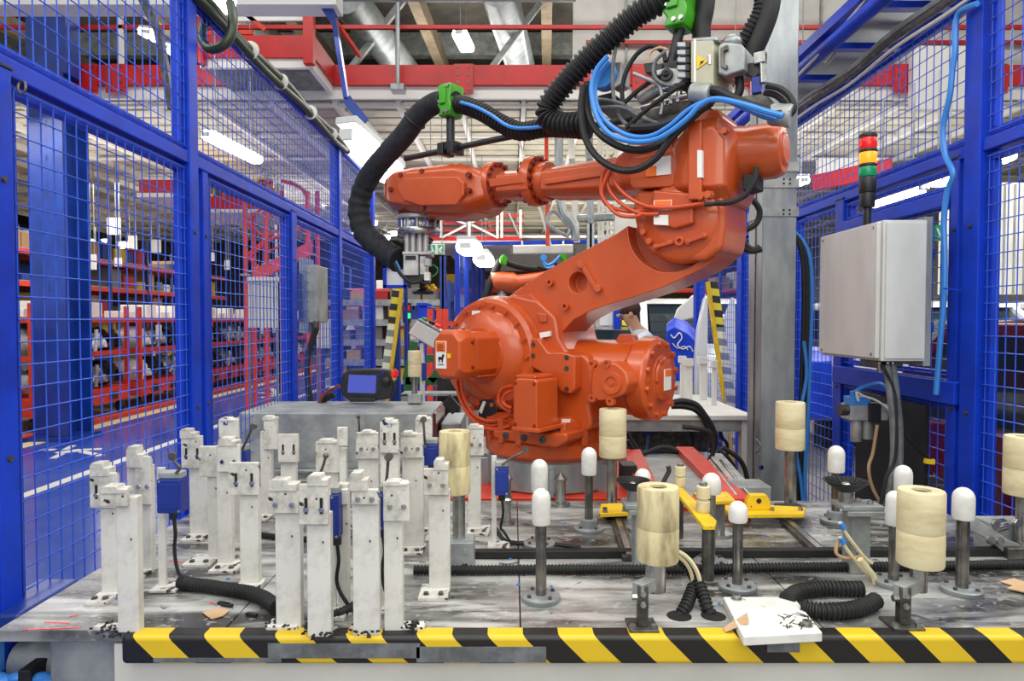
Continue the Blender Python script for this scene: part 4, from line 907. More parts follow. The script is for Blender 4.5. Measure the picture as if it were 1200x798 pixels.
m = MB().prism(RT([(844, 56), (852, 52), (853, 58), (848, 60), (848, 74), (852, 76), (851, 81), (844, 78)], -.212), VX*.02); part('latch', m, M['dark_steel'], cn, bevel=.002)
m = MB().cyl(RW(865, 83, -.14), RW(866, 92, -.14), .022); part('cable_gland', m, M['chrome'], cn)
m = MB().ball(RW(858, 50, -.13), .035, 14, 8, sc=(1, 1, .8)); part('bag_wrap', m, M['galv'], cn)
m = MB().tube(RT([(866, 90), (867, 104), (864, 112), (858, 116)], -.14), .015, 10); part('cable', m, M['rubber'], cn)
# small sensor block with blue body right of the junction box
t = thing('sensor_block', 'black and blue sensor block right of the grey connector on the robot', 'sensor', RW(886, 100, -.1))
m = MB().prism(RT([(874, 74), (888, 72), (890, 86), (884, 92), (874, 88)], -.16), VX*.08); part('bracket', m, M['black'], t, bevel=.005)
m = MB().prism(RT([(880, 90), (892, 88), (892, 108), (880, 110)], -.16), VX*.08); part('body', m, M['sw_blue'], t, bevel=.004)
m = MB().beam(RW(884, 70, -.16), RW(898, 67, -.16), .03, .04).beam(RW(893, 68, -.16), RW(894, 98, -.16), .02, .02); part('lever', m, M['steel'], t, bevel=.004)
m = MB().prism(RT([(864, 114), (896, 108), (912, 126), (880, 126)], -.15), VX*.02); part('mount_plate', m, M['dark_steel'], t)
# blue disc valve and small clutter on the left of the pack
t = thing('blue_regulator', 'blue round regulator with silver body behind the corrugated hose', 'regulator', RW(707, 88, -.05))
m = MB().lathe(RW(707, 88, -.07), -VX, [(.06, -.03), (.06, .0), (.052, .01), (.02, .012)], 20); part('cap', m, M['lblue'], t)
m = MB().prism(RT([(712, 72), (728, 72), (728, 98), (718, 104), (712, 100)], -.06), VX*.08); part('body', m, M['partgrey'], t, bevel=.005)
m = MB().prism(RT([(754, 74), (768, 72), (770, 84), (756, 86)], -.1), VX*.05); solo('plug_block', m, M['black'], 'small black plug block on a wire loop above the elbow', 'plug', bevel=.004)
m = MB().prism(RT([(700, 112), (716, 108), (742, 128), (744, 150), (716, 140), (702, 128)], 0), VX*.08); solo('pack_plate', m, M['partdark'], 'dark plate with fittings behind the blue hoses above the arm', 'plate', bevel=.004)
# loops of hose and cable
loops = [
 ('rubber', .0135, 'black cable making the widest low loop over the arm', [(684, 100), (681, 130), (686, 162), (702, 186), (726, 199), (748, 198), (768, 186), (782, 168), (800, 148), (818, 132)], -.26),
 ('rubber', .014, 'black cable looping just inside the widest loop', [(688, 96), (688, 126), (698, 152), (722, 170), (748, 176), (772, 170), (792, 156), (812, 136), (834, 120)], -.24),
 ('lblue', .0098, 'outer light blue hose looping over the arm', [(712, 66), (698, 84), (693, 108), (700, 138), (716, 158), (742, 166), (766, 164), (786, 154), (806, 138), (822, 122), (840, 116), (870, 122), (896, 130), (918, 136)], -.28),
 ('lblue', .0092, 'inner light blue hose looping over the arm', [(714, 72), (700, 92), (698, 118), (710, 142), (734, 158), (760, 160), (784, 148), (808, 128), (830, 118), (852, 118), (880, 130), (910, 140)], -.25),
 ('rubber', .016, 'black hose running over the housing to the right', [(740, 150), (772, 148), (796, 138), (814, 118), (834, 106), (856, 114), (884, 126), (910, 131), (926, 132)], -.22),
 ('rubber', .014, 'second black hose over the housing, ending in the tied bundle', [(706, 148), (740, 154), (776, 150), (806, 134), (826, 110), (846, 110), (872, 124), (900, 136), (922, 136)], -.2),
 ('rubber', .011, 'black cable arc at the right end of the bundle, upper', [(898, 100), (914, 104), (926, 114), (930, 128), (922, 136), (908, 134)], -.2),
 ('rubber', .011, 'black cable arc at the right end of the bundle, lower', [(896, 108), (910, 112), (920, 122), (920, 134)], -.18),
 ('rubber', .009, 'thin black loop standing up left of the tall clamp post', [(731, 126), (729, 106), (734, 84), (746, 64), (762, 54), (776, 60), (780, 72)], -.12),
 ('tape', .008, 'thin grey loop hanging left of the clamp post', [(722, 54), (718, 80), (719, 112), (726, 136), (734, 146)], -.14),
 ('tape', .007, 'grey wire looping round the silver block', [(780, 60), (768, 72), (766, 88), (776, 98), (790, 100)], -.2),
 ('tape', .007, 'grey wire bundle crossing behind the blue hoses', [(700, 116), (724, 120), (744, 130), (764, 142), (784, 138)], -.16),
 ('tape', .007, 'second grey wire crossing behind the blue hoses', [(704, 126), (730, 126), (752, 138), (776, 146)], -.17),
 ('galv', .007, 'pale wire running down from the silver block', [(742, 86), (756, 92), (772, 100), (776, 118), (774, 134)], -.19),
 ('rubber', .009, 'black cable crossing diagonally under the silver block', [(734, 150), (756, 130), (780, 112), (802, 98)], -.21),
 ('rubber', .009, 'black cable crossing diagonally above the dark plate', [(732, 120), (748, 106), (768, 92), (786, 86)], -.17),
 ('card', .005, 'thin brown wire to the black plug block', [(760, 74), (762, 62), (772, 56), (782, 58)], -.14),
]
for mt, r, lb, pts, v in loops:
    solo('cable' if mt not in ('lblue',) else 'hose', MB().tube(RT(pts, v), r, 8), M[mt], lb, 'cable' if mt != 'lblue' else 'hose')
for px, py, v, lb in ((820, 108, -.22, 'grey tape wrap around the hoses at the junction box'), (914, 133, -.2, 'grey tape wrap at the right end of the hose bundle')):
    m = MB().lathe(RW(px, py, v)-UX*.02, UX-Z*.25, [(.034, -.01), (.038, .0), (.036, .03), (.039, .05), (.035, .06)], 14); solo('tape_wrap', m, M['galv_dirty'], lb, 'tape')
# hoses rising to the ceiling at the upper right
for pts, r, mt, lb in (([(822, 52), (822, 30), (826, 10), (830, -30)], .035, 'rubber', 'black hose rising from the junction box to the top edge'), ([(862, 54), (880, 40), (896, 20), (906, -30)], .016, 'lblue', 'light blue hose rising to the top edge near the column'), ([(866, 58), (880, 34), (892, 10), (896, -30)], .030, 'rubber', 'black corrugated hose rising to the top edge near the column'), ([(880, 66), (892, 40), (902, 10), (906, -30)], .034, 'rubber', 'plain black hose rising to the top edge next to the column')):
    P_ = RT(pts, -.05); m = MB().corr(P_, r, .016, .2, 12) if 'corrugated' in lb else MB().tube(P_, r, 10); solo('hose', m, M[mt], lb, 'hose')
for pts, lb in (([(880, 232), (890, 246), (886, 262), (870, 272), (868, 280), (880, 292), (890, 290)], 'black cable curling between elbow and column'), ([(862, 266), (866, 284), (878, 294), (892, 292)], 'lower black cable curling between elbow and column'), ([(876, 226), (872, 246), (864, 262), (862, 272)], 'short black cable hanging beside the elbow')):
    m = MB().tube([PY(px, py, 2.9) for px, py in pts], .013, 8); solo('cable', m, M['rubber'], lb, 'cable')
# ------------------------------------------------------------ the fixture table
tb = thing('fixture_table', 'wide smeared steel fixture table in the foreground', 'table', (.2, 2.1, 0))
xs = [-1.20, -.67, .02, .73, 1.62]; TF = 1.565
for i in range(4):
    part('top_plate', MB().lohi((xs[i]+.0015, TF, ZT-.028), (xs[i+1]-.0015, 2.70, ZT)), M['table'], tb, bevel=.002)
part('rear_plate', MB().lohi((-1.20, 2.705, ZT-.028), (-.27, 4.2, ZT-.002)), M['table'], tb, bevel=.002)
part('under_frame', MB().lohi((-1.12, TF+.06, .55), (1.58, 2.66, ZT-.03)), M['galv_dirty'], tb, bevel=.01)
part('front_apron', MB().lohi((-.93, TF+.005, .60), (1.62, TF+.055, ZT-.035)), M['offwhite'], tb, bevel=.004)
for x in (-1.0, .2, 1.5):
    for y in (1.75, 2.55): part('leg', MB().lohi((x-.05, y-.05, 0), (x+.05, y+.05, .56)), M['galv_dirty'], tb, bevel=.006)
for x in (-1.1, -.3): part('leg', MB().lohi((x-.04, 4.05, 0), (x+.04, 4.13, ZT-.03)), M['galv_dirty'], tb, bevel=.006)
z1 = PY(600, 744, TF-.02).z; z0 = PY(600, 776, TF-.02).z
xa = PY(145, 760, TF-.02).x
hb = solo('edge_guard', MB().lohi((xa, TF-.035, z0), (1.75, TF+.02, z1+.004)), M['hazard'], 'yellow and black striped guard along the front edge of the table', 'edge guard', bevel=.012)
for a, b_, lb in (((314, 754), (492, 771), 'long grey duct tape over the striped guard'), ((488, 758), (640, 776), 'lower grey duct tape on the striped guard'), ((180, 771), (330, 776), 'thin tape at the bottom of the striped guard')):
    p, q = PY(*a, TF-.036), PY(*b_, TF-.036)
    solo('tape_strip', MB().lohi((p.x, TF-.0375, q.z), (q.x, TF-.034, p.z)), M['tape'], lb, 'tape')
p, q = PY(899, 752, TF-.036), PY(937, 764, TF-.036)
solo('tape_strip', MB().lohi((p.x, TF-.0375, q.z), (q.x, TF-.034, p.z+.004)).lohi((p.x, TF-.036, p.z+.004), (q.x, TF+.04, p.z+.006)), M['tape'], 'grey tape holding down the white plastic plate', 'tape')
# chalk marks
m = MB()
for a, b_ in (((26, 738), (95, 735)), ((52, 729), (82, 730)), ((198, 656), (214, 660)), ((82, 722), (92, 721)), ((318, 632), (334, 629)), ((246, 706), (252, 708))): m.beam(PZ(*a, ZT+.0006), PZ(*b_, ZT+.0006), .004, .0008)
part('marker_line', m, M['redlens'], tb, stuff=True)
m = MB()
for px, py in ((135, 701), (267, 678), (233, 693), (607, 685), (646, 687), (662, 613), (576, 642), (598, 655), (843, 707), (894, 629), (266, 640), (768, 617), (560, 612)): m.box(PZ(px, py, ZT+.002), (.008, .006, .004), px)
solo('plastic_scraps', m, M['lblue'], 'scattered tiny light blue plastic scraps on the table', 'scraps', kind='stuff')

# ---- white locators
def PP_(px, py, p0):                          # pixel -> point on the upright plane through p0 facing the camera
    return PY(px, py, p0.y)
def locator(lb, cx, by, ty, w, block=None, nose=None, foot=None, twist=0, rz=0, screws=True, slots=False, ink=None, grp='white locating brackets on the fixture table'):
    b = PZ(cx, by, ZT); s = b.y/F; t = thing('locating_bracket', lb, 'bracket', b, grp)
    W = w*s; top = PY(cx, ty, b.y+.012).z
    T = .026
    m = MB().box((b.x, b.y+.014, (b.z+top)/2), (W, T, top-b.z), rz); part('column', m, M['white'], t, bevel=.0025)
    fx0, fx1 = (foot or (cx-w*.55, cx+w*.55))
    x0, x1 = PY(fx0, by, b.y).x, PY(fx1, by, b.y).x
    yq = max(b.y-.06, TF-.004); m = MB().lohi((x0, yq, b.z), (x1, b.y+.035, b.z+.010)); ft_ = part('foot', m, M['white'], t, bevel=.002)
    m = MB()
    for x in (x0+(x1-x0)*.25, x0+(x1-x0)*.75): m.bolt((x, yq+.022, b.z+.010), Z, .007, .006)
    part('bolt', m, M['dark_steel'], ft_, stuff=True)
    yf = b.y+.001
    if block:
        bx0, bx1, by0, by1 = block; p, q = PY(bx0, by0, yf), PY(bx1, by1, yf)
        m = MB().lohi((p.x, yf-.013, q.z), (q.x, yf, p.z)); bl = part('clamp_plate', m, M['grimy' if len(lb) % 3 else 'white'], t, bevel=.002)
        if screws:
            m = MB(); m2 = MB()
            for f in (.25, .78):
                c = V((p.x+(q.x-p.x)*f, yf-.013, p.z+(q.z-p.z)*.62)); m.bolt(c, FY, .0055, .006)
                m2.obox(c+V((0, -.0002, .008)), V((.0035, 0, 0)), V((0, .0008, 0)), V((0, 0, .018)))
            part('screw', m, M['chrome'], bl, stuff=True)
            if slots: part('slot', m2, M['ink'], bl, stuff=True)
    elif screws:
        m = MB()
        for f in (-.25, .28): m.bolt((b.x+W*f, yf, PY(cx, ty+14, yf).z), FY, .0055, .006)
        part('screw', m, M['chrome'], t, stuff=True)
    if nose:
        n0, n1, ny0, ny1 = nose; p, q = PY(n0, ny0, yf), PY(n1, ny1, yf); h = p.z-q.z; wd_ = q.x-p.x
        y0, y1 = yf-.016, yf+.02
        pr = [(0, 0), (1, 0), (1, .62), (.72, .62), (.66, 1), (.12, 1), (0, .8)]
        m = MB().prism([V((p.x+wd_*a, y0, q.z+h*c)) for a, c in pr], V((0, y1-y0, 0))); part('nose', m, M['grimy'], t, bevel=.002)
    if ink:
        c = PY(ink[0], ink[1], yf-.014); m = MB()
        for k in range(3): m.beam(c+V((-.006+.006*k, -.001, -.006)), c+V((-.004+.006*k, -.001, .006*(-1)**k)), .002, .0015, up=(0, 1, 0))
        part('marker_number', m, M['blue_ink'], t)
    return t
L_ = locator
L_('leftmost white bracket, standing behind the one with its broad foot nearest the left corner', 129, 699, 588, 21, (108, 141, 553, 594), (109, 131, 541, 557), foot=(115, 140), slots=True)
L_('frontmost left white bracket, thick column with two screws and a broad chipped foot', 150, 742, 581, 25, (121, 152, 572, 592), (122, 150, 568, 577), foot=(106, 158), screws=False)
L_('white bracket between the leftmost pair and the blue limit switch on the left', 164, 671, 545, 28, (160, 180, 534, 590), (151, 170, 522, 547), foot=(152, 178), screws=True)
L_('tall white bracket at the back left right behind the blue limit switch', 233, 629, 538, 22, (214, 239, 510, 548), (213, 231, 502, 513), slots=True)
L_('thin white bracket with a shallow upper plate, second behind the left switch', 250, 657, 535, 13, (235, 256, 522, 558), None, foot=(224, 256), screws=False)
L_('white bracket with wide foot just left of the black lever at the box corner', 263, 664, 532, 17, (256, 283, 520, 552), (258, 280, 512, 522), foot=(254, 285))
L_('white bracket with a slotted two screw plate in front of the grey steel box corner', 292, 688, 572, 22, (270, 305, 541, 579), None, foot=(278, 306), slots=True)
L_('white bracket top peeping out behind the left group near the fence', 271, 640, 508, 16, (258, 281, 491, 512), (260, 276, 489, 493), screws=False, ink=(264, 496))
L_('slim tall white bracket standing free in front of the grey steel box', 312, 606, 505, 13, (310, 327, 490, 526), (309, 325, 487, 492), screws=False)
L_('rear white bracket with two slots right of the slim tall one', 338, 612, 538, 18, (327, 351, 508, 541), None, slots=True)
L_('front white bracket with the scratched column and black foot at the centre left', 338, 737, 582, 30, (316, 352, 573, 600), (317, 350, 560, 574), foot=(313, 350), screws=True)
L_('front white bracket whose foot is covered with black grime, centre left', 374, 747, 600, 28, (352, 386, 566, 613), (362, 386, 555, 568), foot=(350, 391), slots=True)
L_('rear white bracket behind the grimy one, with dark side block', 384, 645, 538, 27, (371, 400, 517, 553), (374, 398, 514, 519), screws=False)
L_('front white bracket with plain two screw column in the middle of the group', 429, 745, 585, 31, (413, 444, 572, 590), (411, 432, 552, 574), foot=(407, 444))
L_('rear white bracket behind the plain two screw column', 432, 645, 530, 24, (418, 444, 506, 537), (424, 440, 504, 508))
L_('rear white bracket with long dark slots and blue marks right of the black lever', 457, 655, 525, 22, (446, 468, 494, 530), (449, 466, 490, 496), slots=True, ink=(456, 498))
L_('front white bracket with foot to its right, last of the front row', 461, 740, 586, 22, (450, 481, 564, 609), (452, 478, 562, 568), foot=(451, 497))
L_('broad white column bracket behind the last of the front row', 484, 644, 535, 25, (470, 496, 507, 536), (472, 488, 505, 510))
L_('white bracket with tilted foot left of the dirty cream roller', 515, 694, 573, 25, (497, 526, 548, 579), (509, 526, 537, 550), foot=(493, 527))
L_('rear white bracket with blue number by the dark blue switch', 496, 622, 518, 16, (487, 507, 490, 521), (488, 505, 487, 492), screws=False, ink=(494, 494))
L_('white bracket behind the dirty cream roller, next to the robot foot', 556, 622, 530, 15, (548, 567, 499, 533), (550, 566, 497, 502), foot=(548, 574))
L_('small white bracket tucked behind the blue marked bracket, centre', 402, 648, 525, 8, (396, 408, 500, 522), None, screws=False)
L_('thin grey white angle bar holding the middle limit switch', 402, 716, 566, 13, (399, 409, 572, 590), None, foot=(388, 410), screws=False)

def limit_switch(lb, pcx, by, pty, pw, box, lever=None):
    b = PZ(pcx, by, ZT); s = b.y/F; t = thing('limit_switch', lb, 'limit switch', b, 'limit switches on posts')
    m = MB().lohi((b.x-pw*s/2, b.y, b.z), (b.x+pw*s/2, b.y+.01, PY(pcx, pty, b.y).z)).lohi((b.x-.02, b.y-.03, b.z), (b.x+.05, b.y+.03, b.z+.008)); part('post', m, M['white'], t, bevel=.002)
    x0, x1, y0, y1 = box; p, q = PY(x0, y0, b.y-.045), PY(x1, y1, b.y-.045)
    m = MB().lohi((p.x, b.y-.045, q.z), (q.x, b.y-.002, p.z)); bo = part('switch_body', m, M['sw_blue'], t, bevel=.003)
    m = MB().lohi((p.x+.001, b.y-.04, p.z), (q.x-.001, b.y-.004, p.z+.018)); part('head', m, M['galv_dirty'], t, bevel=.004)
    m = MB().lohi((p.x+.006, b.y-.0465, q.z+.012), (q.x-.006, b.y-.044, p.z-.012)); part('cover_plate', m, M['sw_blue'], t, bevel=.001)
    m = MB().bolt((p.x+.006, b.y-.045, p.z-.006), FY, .003, .002).bolt((q.x-.006, b.y-.045, q.z+.006), FY, .003, .002); part('screw', m, M['chrome'], bo, stuff=True)
    cx = (p.x+q.x)/2
    m = MB().cyl((cx, b.y-.02, q.z), (cx, b.y-.02, q.z-.02), .011); part('cable_gland', m, M['black'], t)
    m = MB().tube([(cx, b.y-.02, q.z-.015), (cx+.004, b.y-.02, q.z-.06), (cx-.004, b.y-.01, q.z-.11), (cx+.006, b.y-.012, b.z+.05), (cx+.03, b.y-.012, b.z+.012)], .0045, 6); part('cable', m, M['rubber'], t)
    if lever:
        m = MB().tube([PY(px, py, b.y-.05) for px, py in lever], .004, 6); m.lathe(PY(*lever[-1], b.y-.056), (0, 1, 0), [(.010, 0), (.010, .012)], 12); part('lever', m, M['dark_steel'], t)
    return t
limit_switch('blue limit switch on a thin white post at the left', 190, 690, 548, 9, (183, 212, 562, 602), [(206, 555), (211, 548), (206, 542), (201, 535)])
limit_switch('blue limit switch in the middle of the bracket group, on the angle bar', 391, 716, 570, 6, (386, 397, 580, 632))
limit_switch('blue limit switch on its own bent post in front of the robot foot', 579, 640, 534, 6, (580, 596, 548, 581), [(588, 545), (600, 536), (612, 530), (616, 527)])
limit_switch('blue limit switch at the corner of the grey steel box', 280, 640, 528, 6, (276, 288, 529, 545), [(283, 528), (290, 514), (296, 500)])
limit_switch('dark blue switch beside the dirty cream roller', 506, 632, 520, 6, (496, 513, 521, 546), [(498, 520), (497, 505), (496, 492)])
limit_switch('narrow blue switch between two front brackets', 446, 716, 575, 5, (443, 449, 578, 622), [(452, 572), (454, 552), (455, 536)])
for pts, lb in (([(421, 512), (421, 500), (420, 488)], 'little black lever standing before the steel box'), ([(372, 560), (378, 548), (382, 534)], 'little black lever above the grimy white bracket')):
    b = PY(*pts[0], 2.6 if 'box' in lb else 1.85); m = MB().tube([PY(px, py, b.y) for px, py in pts], .004, 6).ball(PY(*pts[-1], b.y), .008)
    e = PZ(pts[0][0], 640 if 'box' in lb else 716, ZT); m.cyl((b.x, b.y, ZT), b, .004, n=6); solo('switch_lever', m, M['dark_steel'], lb, 'lever')

# ---- cream rollers
def roller(lb, cx, y0, y1, w, pcx, pw, by, mt='cream', bore=True, bracket=None, base=None, z=ZT, Yo=None, grp='cream rollers on posts'):
    b = PZ(pcx, by, z) if Yo is None else PY(pcx, by, Yo); s = b.y/F; r = w*s/2
    t = thing('cream_roller', lb, 'roller', b, grp); c = PY(cx, (y0+y1)/2, b.y); h0, h1 = PY(cx, y1, b.y).z, PY(cx, y0, b.y).z
    dz = r*.0
    m = MB().lathe((c.x, b.y, h0), Z, [(r*.97, 0), (r, .004), (r, (h1-h0)*.44), (r*.985, (h1-h0)*.45), (r, (h1-h0)*.46), (r, h1-h0-.004), (r*.96, h1-h0)]+([(r*.42, h1-h0), (r*.40, h1-h0-.03)] if bore else []), 32); part('roller', m, M[mt], t)
    if bore:
        m = MB().lathe((c.x, b.y, h1-.012), Z, [(r*.40, 0), (r*.40, .006), (r*.2, .008)], 16); part('axle_end', m, M['rubber'], t)
    m = MB().cyl((b.x, b.y, b.z), (b.x, b.y, h0), pw*s/2, n=18); part('post', m, M['steel'], t)
    return t, b, s
def clampfoot(b, s, x0, x1, y0, y1, lb):
    q = PZ((x0+x1)/2, y1-4, ZT); t = thing('post_clamp', lb, 'clamp', q); p0, p1 = PY(x0, y0, q.y), PY(x1, y1, q.y)
    w = p1.x-p0.x
    m = MB().lohi((q.x-w*.55, q.y-.03, ZT), (q.x+w*.55, q.y+.04, ZT+.008)); part('foot', m, M['dark_steel'], t, bevel=.002)
    m = MB().lohi((q.x-w*.2, q.y-.012, ZT+.008), (q.x+w*.2, q.y+.012, p0.z)); part('upright', m, M['dark_steel'], t, bevel=.003)
    m = MB().beam((q.x-w*.2, q.y-.005, p0.z-.012), b+V((0, 0, p0.z-b.z-.012)), .03, .03); part('arm', m, M['galv_dirty'], t, bevel=.003)
    m = MB()
    for dx in (-.4, .4): m.bolt((q.x+w*dx, q.y-.018, ZT+.008), Z, .008, .008)
    m.bolt((q.x-w*.2, q.y, p0.z-.03), (-1, 0, 0), .008, .012).bolt((q.x, q.y-.012, p0.z-.02), FY, .006, .006).bolt((q.x, q.y-.012, p0.z-.045), FY, .006, .006)
    part('bolt', m, M['steel'], t, stuff=True)
t, b, s = roller('dirty cream roller beside the white brackets, left of the robot foot', 533, 505, 577, 37, 538, 15, 664, 'cream_dirty')
m = MB().lohi((b.x-.045, b.y-.045, ZT), (b.x+.045, b.y+.04, ZT+.085)); bb = part('base_block', m, M['galv_dirty'], t, bevel=.004)
m = MB().bolt((b.x+.02, b.y-.045, ZT+.06), FY, .007, .005).bolt((b.x+.02, b.y-.045, ZT+.02), FY, .007, .005); part('bolt', m, M['steel'], bb, stuff=True)
t, b, s = roller('clean cream roller on a yellow plate in front of the robot balancer', 718, 479, 535, 32, 717, 12, 594)
t, b, s = roller('big soiled cream roller at the front centre, near the white plate', 771, 570, 656, 49, 768, 24, 692, 'cream_dirty', Yo=PZ(752, 736, ZT).y+.045); clampfoot(b, s, 737, 768, 684, 740, 'dark steel clamp foot left of the big soiled cream roller')
t, b, s = roller('cream roller on a yellow rail in front of the steel column', 926, 471, 526, 33, 926, 14, 594)
t, b, s = roller('big grooved cream roller at the front right', 1079, 574, 661, 51, 1076, 19, 692, 'cream', Yo=PZ(1058, 734, ZT).y+.045); clampfoot(b, s, 1042, 1074, 686, 738, 'dark steel clamp foot under the big grooved roller')
t, b, s = roller('cream roller cut off by the right edge of the frame', 1199, 511, 579, 40, 1199, 18, 650)
t, b, s = roller('small far cream roller behind the grey steel box', 486, 411, 441, 16, 486, 7, 472, z=1.1, bore=False)
m = MB().lohi((b.x-.035, b.y-.035, b.z), (b.x+.04, b.y+.035, b.z+.05)); part('base_block', m, M['galv_dirty'], t, bevel=.004)

# ---- pins with white nylon caps, flanged at the foot
def pin(lb, cx, c0, c1, cw, by, pw, fl=True, post='pinsteel', collar=False, grp='white capped pins'):
    b = PZ(cx, by, ZT); s = b.y/F; r = cw*s/2; t = thing('capped_pin', lb, 'pin', b, grp)
    h0, h1 = PY(cx, c1, b.y).z, PY(cx, c0, b.y).z; h = h1-h0
    m = MB().dome((b.x, b.y, h0), r, h, min(r*1.05, h*.7), 20); part('cap', m, M['cap'], t)
    m = MB().cyl((b.x, b.y, ZT), (b.x, b.y, h0+.005), pw*s/2, n=18); part('post', m, M[post], t)
    if fl:
        R_ = .050; m = MB().lathe((b.x, b.y, ZT), Z, [(R_*.97, 0), (R_, .002), (R_, .012), (R_*.92, .015)]+([(R_*.6, .015), (R_*.58, .04), (pw*s*.6, .042)] if collar else []), 28); fo = part('flange', m, M['galv'], t)
        m = MB()
        for k in range(4): 
            a = .6+PI/2*k; m.bolt((b.x+R_*.75*math.cos(a), b.y+R_*.75*math.sin(a), ZT+.015), Z, .005, .006)
        part('bolt', m, M['dark_steel'], fo, stuff=True)
    return t
pin('white capped pin standing alone at the front centre', 634, 572, 614, 22, 703, 13)
pin('white capped pin right behind the lone front centre pin', 632, 538, 575, 20, 640, 11, post='steel')
pin('white capped pin on a round collared flange left of the yellow plate roller', 690, 524, 556, 18, 622, 10, collar=True)
pin('white cap just showing behind the black suction cup at the centre', 753, 549, 566, 19, 622, 9)
pin('white capped pin with the short round cap behind the white plate', 864, 587, 611, 22, 690, 12)
pin('white capped pin by the long yellow strip, behind the small bobbin', 833, 554, 578, 22, 662, 10, post='steel')
pin('white capped pin behind the right suction cup', 979, 522, 553, 19, 612, 9, collar=True)
pin('white capped pin on a dark post touching the big grooved roller', 1047, 575, 615, 20, 685, 12)
pin('white capped pin hidden lower down behind the grooved roller', 1057, 545, 575, 20, 650, 10)
pin('white capped pin with smudged cap at the right', 1127, 571, 608, 24, 694, 14)
def cone_pin(lb, cx, y0, y1, w, by, rings=False):
    b = PZ(cx, by, ZT); s = b.y/F; r = w*s/2; t = thing('cone_pin', lb, 'pin', b, 'steel cone pins'); h1 = PY(cx, y0, b.y).z-b.z; h0 = PY(cx, y1, b.y).z-b.z
    m = MB().lathe(b, Z, [(r*1.5, 0), (r*1.5, .008), (r*.8, .01), (r*.8, h0), (r*1.05, h0), (r*1.05, h0+.006), (r*.05, h1)], 18); part('shaft', m, M['steel'], t)
    if rings:
        m = MB().lathe(b, Z, [(r*.9, h0*.5), (r*1.2, h0*.52), (r*1.2, h0*.56), (r*.9, h0*.6)], 18); part('ring', m, M['chrome'], t)
cone_pin('steel cone pin with a ring beside the bent switch post', 594, 552, 562, 13, 614, True)
cone_pin('short steel cone pin before the robot base ring', 657, 553, 562, 15, 592)

# ---- black suction cups and their brackets
def cup(lb, cx, y, w, by, arms):
    b = PZ(cx, by, ZT); s = b.y/F; r = w*s/2; z = PY(cx, y, b.y).z; t = thing('suction_cup', lb, 'suction cup', b, 'black suction cups')
    m = MB().lathe((b.x, b.y, z), Z, [(r*.3, -.022), (r*.5, -.016), (r*.95, .006), (r, .010), (r*.93, .010), (r*.45, -.006), (r*.25, -.004)], 32); cu = part('cup', m, M['black'], t)
    m = MB()
    for k in range(20):
        a = 2*PI*k/20; d = V((math.cos(a), math.sin(a), 0)); m.beam(V((b.x, b.y, z-.004))+d*r*.48, V((b.x, b.y, z+.009))+d*r*.9, .004, .004)
    part('ribs', m, M['rubber'], cu, stuff=True)
    m = MB().ball((b.x, b.y, z-.002), r*.22, 12, 6, sc=(1, 1, .6)); part('fitting', m, M['steel'], t)
    m = MB().cyl((b.x, b.y, z-.055), (b.x, b.y, z-.018), r*.32, n=14); part('stem', m, M['steel'], t)
    m = MB().lohi((b.x-.03, b.y-.05, z-.065), (b.x+.085, b.y+.03, z-.052)).lohi((b.x-.02, b.y-.055, z-.08), (b.x+.09, b.y-.02, z-.066)); part('bracket_plate', m, M['galv_dirty'], t, bevel=.002)
    m = MB().lohi((b.x+.0, b.y-.035, ZT), (b.x+.055, b.y+.02, z-.07)); part('stand', m, M['galv_dirty'], t, bevel=.003)
    m = MB().bolt((b.x+.06, b.y-.02, z-.05), Z, .008, .006).bolt((b.x+.04, b.y+.01, z-.05), Z, .007, .006).bolt((b.x+.02, b.y-.035, ZT+.06), FY, .006, .005); part('bolt', m, M['steel'], t, stuff=True)
    return b
cup('black ribbed suction cup at the centre behind the big soiled roller', 741, 566, 41, 662, 0)
bc = cup('black ribbed suction cup at the right on a grey stand', 990, 567, 51, 668, 0)
for k, (dx, lb) in enumerate(((0, 'cream air line with blue fitting on the right cup stand, upper'), (8, 'cream air line with blue fitting on the right cup stand, lower'))):
    m = MB().tube([PY(px, py+k*17, bc.y-.07) for px, py in ((984, 612), (992, 626), (1004, 642), (1014, 654), (1022, 660))], .005, 6); o_ = solo('air_line', m, M['cream'], lb, 'hose')
    m = MB().cyl(PY(985, 613+17*k, bc.y-.07), PY(989, 620+17*k, bc.y-.07), .0075); part('blue_fitting', m, M['lblue'], o_)
m = MB().tube([PY(px, py, bc.y-.10) for px, py in ((1008, 655), (1018, 668), (1024, 676), (1026, 686), (1020, 694))], .009, 8); solo('air_line', m, M['cream'], 'bundle of cream air lines entering the looped black hose', 'hose')
m = MB().tube([PY(px, py, bc.y-.06) for px, py in ((982, 634), (980, 648), (992, 654), (1010, 652))], .005, 6); solo('air_line', m, M['card'], 'yellowish air line looping under the right cup stand', 'hose')

